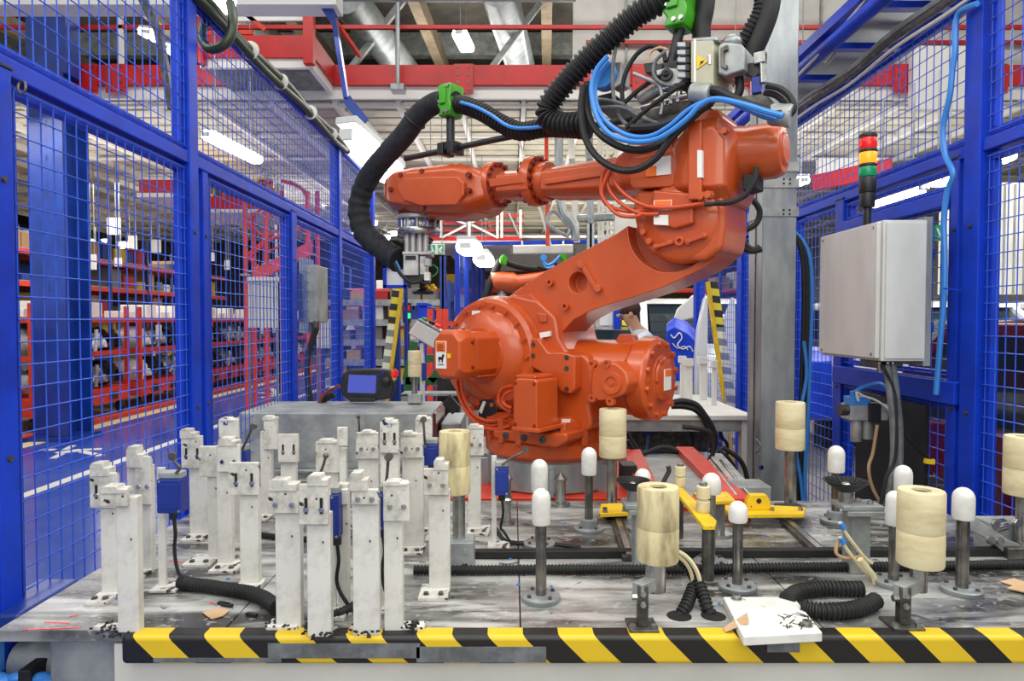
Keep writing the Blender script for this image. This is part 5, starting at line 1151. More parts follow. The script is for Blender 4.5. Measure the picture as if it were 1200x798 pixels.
# ---- yellow plates and rails
def slab(pts, th, z=None, Yv=None): return [PZ(px, py, z) for px, py in pts]
zy = ZT+.165
m = MB().prism([PZ(px, py, zy) for px, py in ((786, 568), (794, 566), (840, 610), (838, 616), (824, 616))], V((0, 0, -.012))); ystrip = solo('yellow_strip', m, M['yellow'], 'narrow yellow strip on posts running towards the viewer', 'bracket', bevel=.002)
for px, py in ((795, 572), (830, 610)):
    q = PZ(px, py, zy); m = MB().cyl((q.x, q.y, ZT), (q.x, q.y, zy-.012), .017, n=14); part('post', m, M['dark_steel'], ystrip)
zy2 = ZT+.13
m = MB().prism([PZ(px, py, zy2) for px, py in ((812, 577), (852, 576), (862, 586), (826, 588))], V((0, 0, -.012))); yp = solo('yellow_plate', m, M['yellow'], 'small flat yellow plate behind the narrow yellow strip', 'plate', bevel=.002)
q = PZ(842, 582, zy2); m = MB().cyl((q.x, q.y, ZT), (q.x, q.y, zy2-.012), .022, n=14).lathe((q.x, q.y, ZT), Z, [(.05, 0), (.05, .012)], 20); part('post', m, M['steel'], yp)
for cx, y0, y1, w, lb in ((797, 543, 570, 13, 'small cream bobbin at the far end of the yellow strip'), (824, 565, 600, 16, 'small cream bobbin with steel top on the near yellow strip')):
    q = PZ(cx, y1, zy); s = q.y/F; r = w*s/2; h = PY(cx, y0, q.y).z-q.z; t = thing('bobbin', lb, 'bobbin', q, 'cream bobbins on the yellow strip')
    m = MB().lathe(q, Z, [(r*.9, 0), (r, .003), (r, h*.38), (r*.7, h*.4), (r*.7, h*.46), (r, h*.48), (r, h*.86), (r*.8, h*.88)], 18); part('bobbin', m, M['cream'], t)
    m = MB().lathe(q+V((0, 0, h*.86)), Z, [(r*.6, 0), (r*.6, h*.14), (r*.3, h*.15)], 12); part('top_nut', m, M['steel'], t)
zr = ZT+.045
t = thing('yellow_rail', 'yellow rail plate with eye bracket below the roller at the column', 'rail', PZ(900, 598, zr))
m = MB().prism([PZ(px, py, zr) for px, py in ((846, 592), (870, 590), (944, 594), (942, 602), (856, 603))], V((0, 0, -.014))); part('plate', m, M['yellow'], t, bevel=.002)
q0 = PZ(888, 597, zr); m = MB().prism([V((q0.x+dx, q0.y-.01, zr+dz)) for dx, dz in ((-.042, 0), (.042, 0), (.042, .03), (.028, .055), (-.028, .055), (-.042, .03))], V((0, .03, 0))); ey = part('eye_bracket', m, M['yellow'], t, bevel=.003)
m = MB().cyl((q0.x, q0.y-.0115, zr+.033), (q0.x, q0.y+.02, zr+.033), .009, n=12); part('hole', m, M['ink'], ey)
m = MB().lohi(PZ(914, 604, ZT)+V((0, 0, .002)), PZ(942, 603, ZT)+V((0, .05, .03))); part('slider', m, M['black'], t, bevel=.004)
m = MB().bolt(PZ(905, 598, zr), Z, .008, .01).bolt(PZ(938, 598, zr), Z, .008, .01); part('bolt', m, M['steel'], t, stuff=True)
t = thing('yellow_plate', 'yellow mounting plate under the clean roller before the robot', 'plate', PZ(720, 597, zr))
m = MB().prism([PZ(px, py, zr) for px, py in ((704, 590), (736, 589), (739, 600), (702, 602))], V((0, 0, -.014))); part('plate', m, M['yellow'], t, bevel=.002)
m = MB().bolt(PZ(709, 600, zr), Z, .009, .016).bolt(PZ(732, 599, zr), Z, .009, .016); part('bolt', m, M['steel'], t, stuff=True)
q = PZ(720, 606, ZT); m = MB().lohi((q.x-.045, q.y-.02, ZT), (q.x+.045, q.y+.06, zr-.014)); part('slider', m, M['black'], t, bevel=.004)
for a, b_, lb in (((724, 612), (738, 655), 'floor rail running to the central suction cup stand'), ((922, 612), (962, 648), 'rail running from the column roller towards the viewer')):
    m = MB()
    p, q = PZ(*a, ZT+.008), PZ(*b_, ZT+.008); m.beam(p, q, .045, .016); o_ = solo('slide_rail', m, M['dark_steel'], lb, 'rail', bevel=.003)
    m = MB().beam(p+V((0, 0, .010)), q+V((0, 0, .010)), .018, .008); part('guide_strip', m, M['steel'], o_)

# ---- cables and hoses on the table
def tz(pts, r): return [PZ(px, py, ZT+r*1.05) for px, py in pts]
solo('corrugated_hose', MB().corr(tz([(485, 668), (560, 668), (640, 667), (720, 667), (800, 667), (900, 665), (1000, 664), (1100, 663), (1210, 661)], .014), .014, .010, .22, 10), M['rubber'], 'front black corrugated hose running across the whole table', 'hose')
solo('cable_duct', MB().beam(PZ(545, 649, ZT+.012), PZ(1210, 646, ZT+.012), .03, .024), M['rubber'], 'flat black cable duct crossing the table behind the corrugated hose', 'duct', bevel=.003)
solo('corrugated_hose', MB().corr(tz([(212, 682), (226, 685), (245, 687), (262, 690), (290, 694), (310, 701), (324, 712)], .018), .018, .010, .2, 12), M['rubber'], 'black corrugated hose lying behind the left front brackets', 'hose')
solo('corrugated_hose', MB().corr(tz([(380, 722), (398, 718), (412, 712), (420, 706)], .012), .012, .010, .2, 10), M['rubber'], 'short black corrugated hose between two front brackets', 'hose')
solo('hose', MB().tube(tz([(300, 626), (316, 628), (330, 630), (360, 632)], .010), .010, 8), M['rubber'], 'dark hose behind the slim white bracket', 'hose')
solo('corrugated_hose', MB().corr(tz([(1010, 690), (985, 690), (960, 690), (935, 694), (922, 703)], .021), .021, .011, .2, 12), M['rubber'], 'upper leg of the looped black hose right of the white plate', 'hose')
solo('corrugated_hose', MB().corr(tz([(1026, 704), (1010, 712), (985, 716), (960, 716), (940, 712)], .021), .021, .011, .2, 12), M['rubber'], 'lower leg of the looped black hose right of the white plate', 'hose')
Yh = 1.86
solo('corrugated_hose', MB().corr([PY(px, py, y_) for px, py, y_ in ((813, 688, 1.72), (809, 698, 1.70), (804, 710, 1.675), (797, 722, 1.66), (793, 730, 1.66))], .017, .010, .2, 12), M['rubber'], 'short black corrugated hose plunging into the table beside the big roller', 'hose')
solo('corrugated_hose', MB().corr([PY(px, py, y_) for px, py, y_ in ((786, 648, 1.78), (798, 656, 1.77), (812, 672, 1.74), (822, 692, 1.70), (828, 710, 1.67), (833, 722, 1.66), (834, 730, 1.66))], .017, .010, .2, 12), M['rubber'], 'longer black corrugated hose arching from behind the big roller', 'hose')
solo('air_line', MB().tube([PY(px, py, 1.71) for px, py in ((786, 642), (804, 652), (815, 666), (820, 682), (818, 696))], .006, 6).tube([PY(px, py, 1.72) for px, py in ((788, 648), (802, 658), (810, 672), (814, 694))], .005, 6), M['cream'], 'pair of cream air lines arching behind the big soiled roller', 'hose')
m = MB()
for px, py in ((796, 722), (836, 722)): m.lathe(PZ(px, py, ZT), Z, [(.03, 0), (.03, .0012), (.0, .0015)], 18)
solo('cable_holes', m, M['ink'], 'two round cable holes in the table', 'hole', kind='stuff')
solo('cable', MB().tube(tz([(582, 620), (590, 632), (604, 636), (640, 637), (680, 641)], .006), .007, 8), M['rubber'], 'black cable leaving the bent switch post to the right', 'cable')

# ---- white plastic plate, cards
zc = ZT+.022
pts = [(847, 700), (927, 699), (963, 739), (963, 748), (868, 752)]
pts = [(847, 699), (930, 699), (964, 741), (871, 746)]
m = MB().prism([PZ(px, py, zc) for px, py in pts], V((0, 0, -.022))); wp = solo('plastic_plate', m, M['cap'], 'white plastic plate with black scribbles at the front of the table', 'plate', bevel=.003)
m = MB(); rn = random.Random(5)
for k in range(26):
    px, py = 915+rn.random()*36, 719+rn.random()*16; d = V((rn.uniform(-.010, .010), rn.uniform(-.012, .012), 0)); c = PZ(px, py, zc+.0005); m.beam(c-d, c+d, .0025, .0008)
part('scribble', m, M['ink'], wp, stuff=True)
for px, py in ((863, 702), (945, 733)):
    c = PZ(px, py, zc); m = MB().lathe(c, Z, [(.014, 0), (.014, .003), (.009, .003), (.009, .012), (.005, .012), (.005, .008)], 14); part('screw', m, M['steel'], wp)
m = MB().prism([PZ(847, 737, ZT+.004), PZ(850, 741, ZT+.004), PZ(878, 729, ZT+.03), PZ(876, 719, ZT+.034)], V((0, .002, .002))); solo('card_scrap', m, M['card'], 'brown card scrap leaning on the white plastic plate', 'card')
m = MB().prism([PZ(px, py, ZT+.002) for px, py in ((237, 718), (258, 712), (269, 716), (262, 722), (248, 726), (242, 722))], V((0, 0, .002))); solo('card_scrap', m, M['card'], 'torn brown card scrap on the left of the table', 'card')
m = MB().prism([PZ(px, py, ZT+.002) for px, py in ((1172, 682), (1188, 678), (1206, 684), (1206, 690), (1190, 688))], V((0, 0, .002))).prism([PZ(px, py, ZT+.006) for px, py in ((1180, 690), (1196, 684), (1210, 690), (1206, 696))], V((0, 0, .003))); solo('card_scrap', m, M['card'], 'folded brown card at the right edge of the table', 'card')
m = MB()
for px, py in ((256, 706), (289, 719), (260, 708)): m.beam(PZ(px, py, ZT+.004), PZ(px+12, py+2, ZT+.004), .010, .006)
solo('rubber_scraps', m, M['rubber'], 'small dark rubber offcuts beside the torn card', 'scraps', kind='stuff')
# grime at the feet of the front brackets
m = MB(); rn = random.Random(11)
for cx, cy, n in ((372, 735, 40), (428, 738, 40), (130, 737, 26), (482, 733, 26), (327, 731, 14), (378, 740, 30)):
    for k in range(n):
        c = PZ(cx+rn.gauss(0, 9), cy+rn.gauss(0, 4), ZT+.0115); m.box(c, (rn.uniform(.003, .009), rn.uniform(.002, .006), .003), rn.random()*6)
solo('grime_flakes', m, M['ink'], 'black grime flakes around the feet of the front brackets', 'grime', kind='stuff')
# right hand cylinder unit on the table edge
t = thing('clamp_unit', 'grey lever clamp unit at the right edge of the table', 'clamp', PZ(1170, 655, ZT))
Y = 2.05
m = MB().prism([PY(px, py, Y) for px, py in ((1128, 606), (1136, 602), (1184, 634), (1196, 638), (1206, 656), (1186, 656), (1162, 634), (1130, 618))], V((0, .03, 0))); part('lever', m, M['galv_dirty'], t, bevel=.003)
m = MB().lohi(PY(1160, 650, Y+.05), PY(1210, 604, Y+.13)); part('block', m, M['galv_dirty'], t, bevel=.005)
m = MB().lohi((PY(1176, 650, Y).x, Y-.02, ZT), (PY(1206, 650, Y).x, Y+.12, PY(1176, 640, Y).z)); part('stand', m, M['dark_steel'], t, bevel=.005)
m = MB()
for px, py in ((1160, 632), (1171, 634), (1166, 613), (1192, 612)): m.bolt(PY(px, py, Y-.001), FY, .012, .01)
part('bolt', m, M['steel'], t, stuff=True)
m = MB().cyl(PY(1166, 617, Y+.04), PY(1178, 614, Y+.04), .018); part('rod', m, M['chrome'], t)
# long grey steel box with pendant, smaller box beside it
t = thing('steel_box', 'long dull grey steel box behind the white brackets', 'box', (-.8, 3.5, ZT))
bx0, bx1 = PY(280, 540, 3.35).x, PY(508, 540, 3.35).x
m = MB().lohi((bx0, 3.35, ZT), (bx1, 3.82, 1.095)); part('housing', m, M['galv_dirty'], t, bevel=.01)
m = MB().lohi((bx1, 3.352, ZT+.01), (bx1+.012, 3.81, 1.09)); part('end_plate', m, M['carred'], t, bevel=.003, label='dark red end plate')
m = MB().lohi((bx1+.02, 3.5, ZT), (PY(540, 540, 3.5).x, 3.9, 1.02)); sb = solo('small_steel_box', m, M['galv'], 'smaller grey box right of the long grey steel box', 'box', bevel=.008)
m = MB().prism([PY(px, py, 3.6) for px, py in ((518, 474), (527, 462), (540, 478), (530, 486))], V((0, .04, 0))); solo('key_panel', m, M['black'], 'little black key panel on the smaller grey box', 'panel', bevel=.004)
m = MB().lohi((bx0-.15, 3.30, ZT), (bx1+.5, 3.34, ZT+.02)); solo('sill_strip', m, M['galv'], 'grey strip along the front of the long steel box', 'strip')
# teach pendant: black rounded body, screen, joystick, emergency stop
Yp = 3.7; t = thing('teach_pendant', 'black robot teach pendant with lit blue screen on the grey steel box', 'teach pendant', PY(430, 470, Yp))
out = [(401, 438), (408, 433), (440, 432), (455, 433), (460, 440), (462, 455), (458, 467), (446, 469), (408, 469), (400, 463), (398, 450)]
m = MB().prism([PY(px, py, Yp) for px, py in out], V((0, .06, 0))); bo = part('body', m, M['black'], t, bevel=.012)
m = MB().prism([PY(px, py, Yp-.003) for px, py in ((409, 439), (441, 440), (440, 461), (407, 460))], V((0, .006, 0))); part('screen', m, M['screen'], t, label='lit blue screen')
m = MB().prism([PY(px, py, Yp-.002) for px, py in ((406, 437), (444, 438), (443, 464), (405, 463))], V((0, .004, 0))); part('bezel', m, M['partdark'], t)
m = MB().ball(PY(452, 447, Yp-.012), .026, 14, 8, sc=(1, .5, 1)); part('joystick', m, M['black'], t)
m = MB()
for px, py in ((444, 439), (448, 437), (444, 444)): m.box(PY(px, py, Yp-.003), (.012, .008, .012))
part('key', m, M['sw_blue'], t, stuff=True)
m = MB().cyl(PY(460, 441, Yp+.02), PY(464, 437, Yp+.02), .02).cyl(PY(463, 436, Yp+.02), PY(465, 434, Yp+.02), .016); part('emergency_stop', m, M['redlens'], t)
m = MB().cyl(PY(459, 444, Yp+.025), PY(461, 441, Yp+.025), .022); part('stop_collar', m, M['yellow'], t)
m = MB().prism([PY(px, py, Yp-.02) for px, py in ((410, 466), (440, 467), (439, 471), (409, 471))], V((0, .07, 0))); part('cradle', m, M['black'], t, bevel=.004)
m = MB().tube([PY(px, py, Yp+.03) for px, py in ((400, 452), (388, 456), (378, 464), (374, 474))], .010, 8); solo('cable', m, M['carred'], 'dark red cable of the teach pendant', 'cable')
m = MB().tube([PY(px, py, Yp+.06) for px, py in ((392, 462), (380, 468), (372, 478))], .018, 8); solo('cable', m, M['rubber'], 'black cable end lying left of the teach pendant', 'cable')
# bottom left corner: pipe, tray and blue cloth under the table
m = MB().cyl(PY(22, 772, 1.72), PY(120, 776, 1.72), .045, n=18); solo('pipe', m, M['galv_dirty'], 'dirty grey pipe under the left front corner of the table', 'pipe')
m = MB().lohi(PY(74, 752, 1.68), PY(122, 790, 1.80)); solo('pipe_bracket', m, M['galv_dirty'], 'grey block holding the pipe under the table corner', 'block', bevel=.006)
m = MB().lohi(PY(-20, 752, 1.62), PY(20, 775, 1.72)); solo('blue_block', m, M['lblue'], 'light blue block under the table at the left edge', 'block', bevel=.012)
m = MB().lohi(PY(20, 786, 1.62), PY(62, 796, 1.7)); solo('rubber_pad', m, M['rubber'], 'black rubber pad under the dirty pipe', 'pad', bevel=.004)
m = MB()
for k in range(9): m.ball(PY(-5+k*9, 794+(k % 3)*3, 1.64), .022, 8, 5, sc=(1.3, .8, .6))
solo('blue_cloth', m, M['lblue'], 'crumpled light blue cloth at the bottom left corner', 'cloth')
m = MB().lohi(PX(8, 728, -1.19)-V((0, 0, 0)), PX(45, 706, -1.24)); solo('post_block', MB().lohi((-1.33, 1.66, ZT-.05), (-1.215, 1.9, ZT-.005)), M['navy'], 'dark blue block between fence and table at the left', 'block', bevel=.01)
# ------------------------------------------------------------ robot plinth, white side table, things behind the cell
m = MB().lohi((-.25, 2.74, .70), (.56, 3.45, .835)); pl_ = solo('robot_plinth', m, M['plinth'], 'red plinth plate under the robot behind the table', 'plinth', bevel=.008)
for p0, p1 in (((-.2, 2.8, 0), (-.08, 2.92, .7)), ((.4, 2.8, 0), (.52, 2.92, .7)), ((-.2, 3.3, 0), (-.08, 3.42, .7)), ((.4, 3.3, 0), (.52, 3.42, .7))):
    part('leg', MB().lohi(p0, p1), M['plinth'], pl_, bevel=.004)
t = thing('slide_unit', 'red slide frame with a grey plate right of the robot foot', 'frame', (.75, 3.2, .75))
zf = .86
m = MB().prism([PZ(px, py, zf) for px, py in ((751, 533), (796, 531), (848, 590), (776, 592))], V((0, 0, -.012))); part('plate', m, M['galv_dirty'], t, bevel=.003)
for a, b_ in (((740, 534), (764, 592)), ((802, 531), (866, 594))):
    m = MB().beam(PZ(*a, zf), PZ(*b_, zf), .09, .07); part('beam', m, M['plinth'], t, bevel=.006)
m = MB().beam(PZ(776, 592, zf-.01), PZ(852, 590, zf-.01), .05, .05); part('cross_beam', m, M['plinth'], t, bevel=.005)
m = MB().beam(PZ(838, 540, zf-.01), PZ(872, 582, zf-.01), .07, .08); cy = part('cylinder', m, M['partgrey'], t, bevel=.008)
for dx in (-.025, .025):
    m = MB().cyl(PZ(838, 540, zf+.03)+V((dx, 0, 0)), PZ(872, 582, zf+.03)+V((dx, 0, 0)), .008, n=8); part('tie_rod', m, M['steel'], cy)
m = MB().lohi(PZ(864, 588, zf-.02), PZ(890, 578, zf-.02)+V((0, 0, .06))); part('end_block', m, M['galv_dirty'], t, bevel=.006)
for p0, p1 in (((.6, 2.9, 0), (.7, 3.9, .80)), ((1.02, 2.9, 0), (1.1, 3.3, .80))): part('support', MB().lohi(p0, p1), M['plinth'], t)
m = MB().lohi(PY(729, 566, 2.9), PY(742, 540, 3.0)); solo('relay_block', m, M['black'], 'small black block beside the robot base ring', 'block', bevel=.004)
m = MB().tube([PY(px, py, 2.85) for px, py in ((776, 568), (780, 560), (784, 552), (783, 546))], .010, 8); solo('lever', m, M['dark_steel'], 'short grey lever standing on the red slide frame', 'lever')
for k, pts in enumerate(([(734, 506), (742, 520), (752, 530), (770, 528), (800, 530)], [(735, 516), (750, 532), (780, 524), (810, 540), (826, 560)], [(840, 528), (852, 536), (862, 552), (866, 574)], [(846, 524), (868, 540), (876, 566), (872, 588)], [(800, 500), (830, 506), (836, 528), (826, 548)])):
    m = MB().tube([PY(px, py, 3.5-.05*k) for px, py in pts], .012, 8); solo('cable', m, M['rubber'], ('black cable lying from the robot foot along the grey plate', 'black cable snaking across the red slide frame', 'black cable arching over the air cylinder, inner', 'black cable arching over the air cylinder, outer', 'black cable hanging under the white side table')[k], 'cable')
# white side table
t = thing('side_table', 'worn white side table right behind the robot balancer', 'table', (.95, 4.5, 0)); zs = .985
x0, x1 = .42, 1.44; y0, y1 = 4.03, 5.15
m = MB().lohi((x0, y0, zs-.03), (x1, y1, zs)); part('top', m, M['offwhite'], t, bevel=.004)
m = MB().lohi((x0, y0+.02, zs-.10), (x1-.02, y0+.06, zs-.03)); part('apron', m, M['galv_dirty'], t, bevel=.003)
for x, y in ((x0+.03, y0+.05), (x1-.04, y0+.05), (x0+.03, y1-.06), (x1-.04, y1-.06)):
    m = MB().lohi((x-.032, y-.032, 0), (x+.032, y+.032, zs-.03)); part('leg', m, M['offwhite'], t, bevel=.004)
m = MB().lohi((x0, y0+.3, .55), (x1-.1, y0+.9, .57)); part('lower_shelf', m, M['dark_steel'], t)
m = MB().lohi(PY(735, 530, 4.5), PY(825, 502, 4.6)); solo('equipment_case', m, M['dark_steel'], 'dark grey case under the white side table', 'case', bevel=.006)
m = MB().tube([PY(px, py, 4.3) for px, py in ((735, 504), (760, 506), (790, 503), (808, 505), (812, 520), (804, 535))], .008, 6); solo('cable', m, M['rubber'], 'thin black cable along the dark case', 'cable')
m = MB().lohi(PY(752, 509, 4.28), PY(768, 503, 4.34)); solo('air_valve', m, M['sw_blue'], 'small blue valve on the dark case', 'valve', bevel=.003)
m = MB().cyl(PY(760, 510, 4.28), PY(757, 532, 4.28), .008); solo('air_line', m, M['lblue'], 'light blue line hanging from the small blue valve', 'hose')
for k, pts in enumerate(([(787, 472), (800, 470), (815, 474), (824, 484), (834, 500), (838, 516), (834, 532)], [(787, 476), (800, 476), (815, 480), (826, 492), (832, 510), (830, 524)])):
    m = MB().tube([PY(px, py, 4.0) for px, py in pts], .018, 8); solo('cable', m, M['rubber'], ('upper', 'lower')[k]+' of two thick black cables falling over the side table edge', 'cable')
m = MB().tube([PY(px, py, 4.6) for px, py in ((843, 500), (846, 512), (852, 520), (852, 534))], .012, 8); solo('pipe', m, M['rubber'], 'bent dark pipe behind the side table leg', 'pipe')
for px, y0_, w, d, lb in ((801, 417, 6, 4.9, 'leftmost white peg on the side table'), (808, 420, 8, 4.6, 'second white peg on the side table'), (825, 418, 8, 4.8, 'third white peg on the side table, the broad one'), (838, 422, 5, 4.5, 'rightmost white peg on the side table')):
    p = PY(px, y0_, d); m = MB().lohi((p.x-w*d/F/2, d, zs), (p.x+w*d/F/2, d+.03, p.z)).lohi((p.x-w*d/F*.9, d-.02, p.z-.05), (p.x+w*d/F/2, d+.03, p.z)); solo('white_peg', m, M['offwhite'], lb, 'peg', group='white pegs on the side table', bevel=.004)
# hazard boards
def board(lb, a, b_, w0, w1, Y, mats, f):
    t = thing('hazard_board', lb, 'board', PY(*b_, Y)); (ax, ay), (bx_, by_) = a, b_
    p = [PY(ax, ay, Y), PY(ax+w0, ay, Y), PY(bx_+w1, by_, Y), PY(bx_, by_, Y)]
    mid0, mid1 = p[0].lerp(p[3], f), p[1].lerp(p[2], f)
    m = MB().prism([p[0], p[1], mid1, mid0], V((0, .02, 0))); part('upper_board', m, M[mats[0]], t)
    m = MB().prism([mid0, mid1, p[2], p[3]], V((0, .02, 0))); part('lower_board', m, M[mats[1]], t, label='faded lower half')
    e = (p[0], p[3]) if mats[2] == 'l' else (p[1], p[2])
    m = MB().beam(e[0]+V((0, -.005, 0)), e[1]+V((0, -.005, 0)), .03, .03); part('edge_strip', m, M['yellow'], t)
    return t
board('leaning striped hazard board at the left of the robot', (460, 338), (427, 584), 11, 12, 5.9, ('hazard_board', 'hazard_pale', 'r'), .17)
board('leaning striped hazard board at the right behind the side table', (829, 330), (866, 595), 12, 16, 5.6, ('hazard_board', 'hazard_pale', 'l'), .2)
m = MB().lohi((PY(458, 340, 6.0).x, 5.98, .0), (PY(468, 340, 6.0).x, 6.06, 1.75)); solo('board_post', m, M['navy'], 'dark blue post behind the left hazard board', 'post', bevel=.004)
t = thing('notice_stand', 'blue framed window panel on a post above the left hazard board', 'frame', PY(463, 338, 6.1))
for a, b_ in (((451, 311), (451, 337)), ((475, 311), (475, 337)), ((449, 312), (477, 312)), ((449, 336), (477, 336))):
    m = MB().beam(PY(*a, 6.1), PY(*b_, 6.1), .03, .03); part('frame_bar', m, M['blue'], t)
m = MB().lohi((PY(473, 330, 6.1).x, 6.11, 0), (PY(477, 330, 6.1).x, 6.14, PY(473, 336, 6.1).z)); part('post', m, M['navy'], t)
m = MB().prism([PY(px, py, 6.12) for px, py in ((452, 313), (474, 313), (474, 335), (452, 335))], V((0, .01, 0))); part('pane', m, M['sticker'], t)
t = thing('traffic_signal', 'small red and green lit signal box left of the tilted grey panel', 'signal light', PY(476, 380, 7))
m = MB().lohi(PY(472, 378, 7), PY(482, 355, 7.15)); part('housing', m, M['black'], t)
m = MB().lohi((PY(476, 364, 7).x, 7.04, 0), (PY(479, 364, 7).x, 7.08, PY(476, 377, 7).z)); part('pole', m, M['navy'], t)
m = MB().lohi(PY(473, 364, 6.98), PY(480, 358, 7)); part('lens', m, M['redlens'], t, label='red lens')
m = MB().lohi(PY(474, 373, 6.97), PY(481, 367, 7)); part('lens', m, mat('lit_green_lens', '28e090', emit=1.5), t, label='lit green lens')
# tilted operator panel on a post
t = thing('operator_panel', 'pale grey tilted operator panel on a post left of the robot', 'control panel', PY(497, 480, 4.2)); Y = 4.2
m = MB().prism([PY(px, py, Y) for px, py in ((478, 391), (489, 375), (521, 393), (512, 411))], V((0, .16, 0))); part('housing', m, M['offwhite'], t, bevel=.01)
m = MB().prism([PY(px, py, Y) for px, py in ((489, 374), (491, 373), (523, 391), (521, 393))], V((0, .16, 0))); part('face_plate', m, M['galv'], t, bevel=.004)
for px, py, mt in ((497, 376, 'green'), (505, 380, 'black'), (512, 384, 'redlens')):
    m = MB().cyl(PY(px, py, Y+.08), PY(px+1.5, py-3.5, Y+.08), .02); part('push_button', m, M[mt], t)
a, b_ = PY(492, 478, Y+.03), PY(498, 402, Y+.09); m = MB().lohi((a.x, a.y, 0), b_); part('post', m, M['offwhite'], t, bevel=.004)
m = MB().lohi(PY(494, 446, Y), PY(500, 425, Y+.04)); part('key_switch', m, M['sw_blue'], t, bevel=.003)
# emergency exit sign
t = thing('exit_sign', 'green and white emergency exit sign behind the gripper', 'sign', PY(515, 298, 9.6)); Y = 9.6
m = MB().lohi(PY(502, 298, Y), PY(521, 286, Y+.02)); part('board', m, M['sticker'], t)
m = MB().lohi(PY(503, 297, Y-.01), PY(510, 287, Y)).lohi(PY(513, 297, Y-.01), PY(520, 287, Y)); part('green_field', m, M['greenlens'], t)
m = MB().beam(PY(518, 289, Y-.015), PY(515, 294, Y-.015), .025, .01, up=(0, 1, 0)).beam(PY(514.5, 291, Y-.015), PY(514.5, 295, Y-.015), .02, .01, up=(0, 1, 0)).beam(PY(514.5, 295, Y-.015), PY(518, 295, Y-.015), .01, .02)
m.ball(PY(506, 289, Y-.015), .012, 8, 5).beam(PY(506, 290, Y-.015), PY(507, 293, Y-.015), .02, .01, up=(0, 1, 0)).beam(PY(507, 293, Y-.015), PY(505, 296, Y-.015), .015, .01, up=(0, 1, 0)).beam(PY(507, 293, Y-.015), PY(509, 295.5, Y-.015), .015, .01, up=(0, 1, 0))
part('pictogram', m, M['sticker'], t, stuff=True)
for px in (505, 518): part('hanger', MB().cyl(PY(px, 286, Y), V((PY(px, 286, Y).x, Y, 4.57)), .006), M['galv'], t)
# tall posts in the middle distance
def hpost(px, w, y0, Y, mt, lb):
    s = Y/F; x = PY(px, 375, Y).x; t = thing('building_column', lb, 'column', (x, Y, 0)); zt = PY(px, y0, Y).z
    m = MB().lohi((x-w*s/2, Y, 0), (x+w*s/2, Y+.02, zt)).lohi((x-w*s/2, Y+w*s, 0), (x+w*s/2, Y+w*s+.02, zt)).lohi((x-.015, Y, 0), (x+.015, Y+w*s, zt)); part('shaft', m, M[mt], t)
    m = MB().lohi((x-w*s*.7, Y-.08, 0), (x+w*s*.7, Y+w*s+.08, .03)); part('base_plate', m, M[mt], t)
    return t
s = 8.8/F; xa_, xb_ = PY(37, 375, 8.8).x, PY(83, 375, 8.8).x
t = thing('building_column', 'huge dark blue steel column behind the left fence', 'column', (xa_, 8.8, 0))
m = MB().lohi((xa_, 8.8, 0), (xa_+.3, 8.83, 4.7)).lohi((xa_+.30, 8.7, 0), (xb_, 8.74, 4.7)).lohi((xa_+.26, 8.7, 0), (xa_+.31, 9.2, 4.7)).lohi((xa_, 9.2, 0), (xb_, 9.24, 4.7)); part('shaft', m, M['navy'], t)
m = MB().lohi((xa_-.1, 8.6, 0), (xb_+.1, 9.3, .05)); part('base_plate', m, M['navy'], t)
m = MB().lohi((xa_, 8.8, 4.7), (xb_, 9.1, 7.6)); part('upper_shaft', m, M['navy'], t)
for px, w, y0, Y, mt, lb in ((171, 10, 268, 26, 'void', 'dark steel column far behind the racks on the left'), (519, 7, 300, 11, 'navy', 'dark blue column under the exit sign'), (327, 8, 215, 14, 'ceilrib', 'white column behind the red stair tower'), (692, 8, 262, 9, 'galv', 'pale pipe column behind the lower robot arm'), (684, 5, 372, 8, 'blue', 'short blue post under the robot arm near the hazard stripes')):
    hpost(px, w, y0, Y, mt, lb)
# second cell: blue frame with mesh side, second robot
t = thing('robot_cell', 'blue frame of the second robot cell in the background', 'frame', (0, 11.5, 0)); Y = 11.5
def bb_(n_, a, b_, w, pr=t, mt='blue'): return part(n_, MB().beam(a, b_, w, w), M[mt], pr)
TL, TR = PY(536, 286, Y), PY(712, 283, Y)
bb_('top_beam', TL, TR, .06); bb_('corner_post', TL, V((TL.x, Y, 0)), .08); bb_('corner_post', TR, V((TR.x, Y, 0)), .08)
far = PY(566, 312, 19); bb_('side_beam', TL, far, .06); bb_('side_post', far, V((far.x, 19, 0)), .09)
for f in (.25, .5, .75):
    p = TL.lerp(far, f); bb_('side_post', p, V((p.x, p.y, 0)), .08)
bb_('side_rail', V((TL.x, Y, 1.75)), V((far.x, 19, 1.75)), .05)
m = MB()
for i in range(60):
    p = TL.lerp(far, i/60); m.cyl((p.x, p.y, .1), (p.x, p.y, p.z), .0024, n=4)
for i in range(24):
    z = .1+i*.105; m.cyl((TL.x, Y, z), (far.x, 19, z), .0024, n=4)
part('wire_mesh', m, M['wire'], t, stuff=True)
t = thing('pressure_pipe', 'pale horizontal lamp housing hung under the second cell beam', 'lamp', PY(635, 293, 11.3))
m = MB().cyl(PY(612, 293, 11.3), PY(612, 283, 11.45), .02, n=6).cyl(PY(660, 293, 11.3), PY(660, 283, 11.45), .02, n=6); part('hanger', m, M['galv'], t, stuff=True)
m = MB().beam(PY(600, 293, 11.3), PY(672, 292, 11.3), .15, .15); part('housing', m, M['offwhite'], t, bevel=.03)
for px in (598, 673):
    m = MB().beam(PY(px, 293, 11.3), PY(px+2, 293, 11.3), .18, .18); part('end_cap', m, M['dark_steel'], t)
t = thing('second_robot', 'distant orange robot arm in the second cell', 'robot', PY(600, 332, 12.8)); Y = 12.8
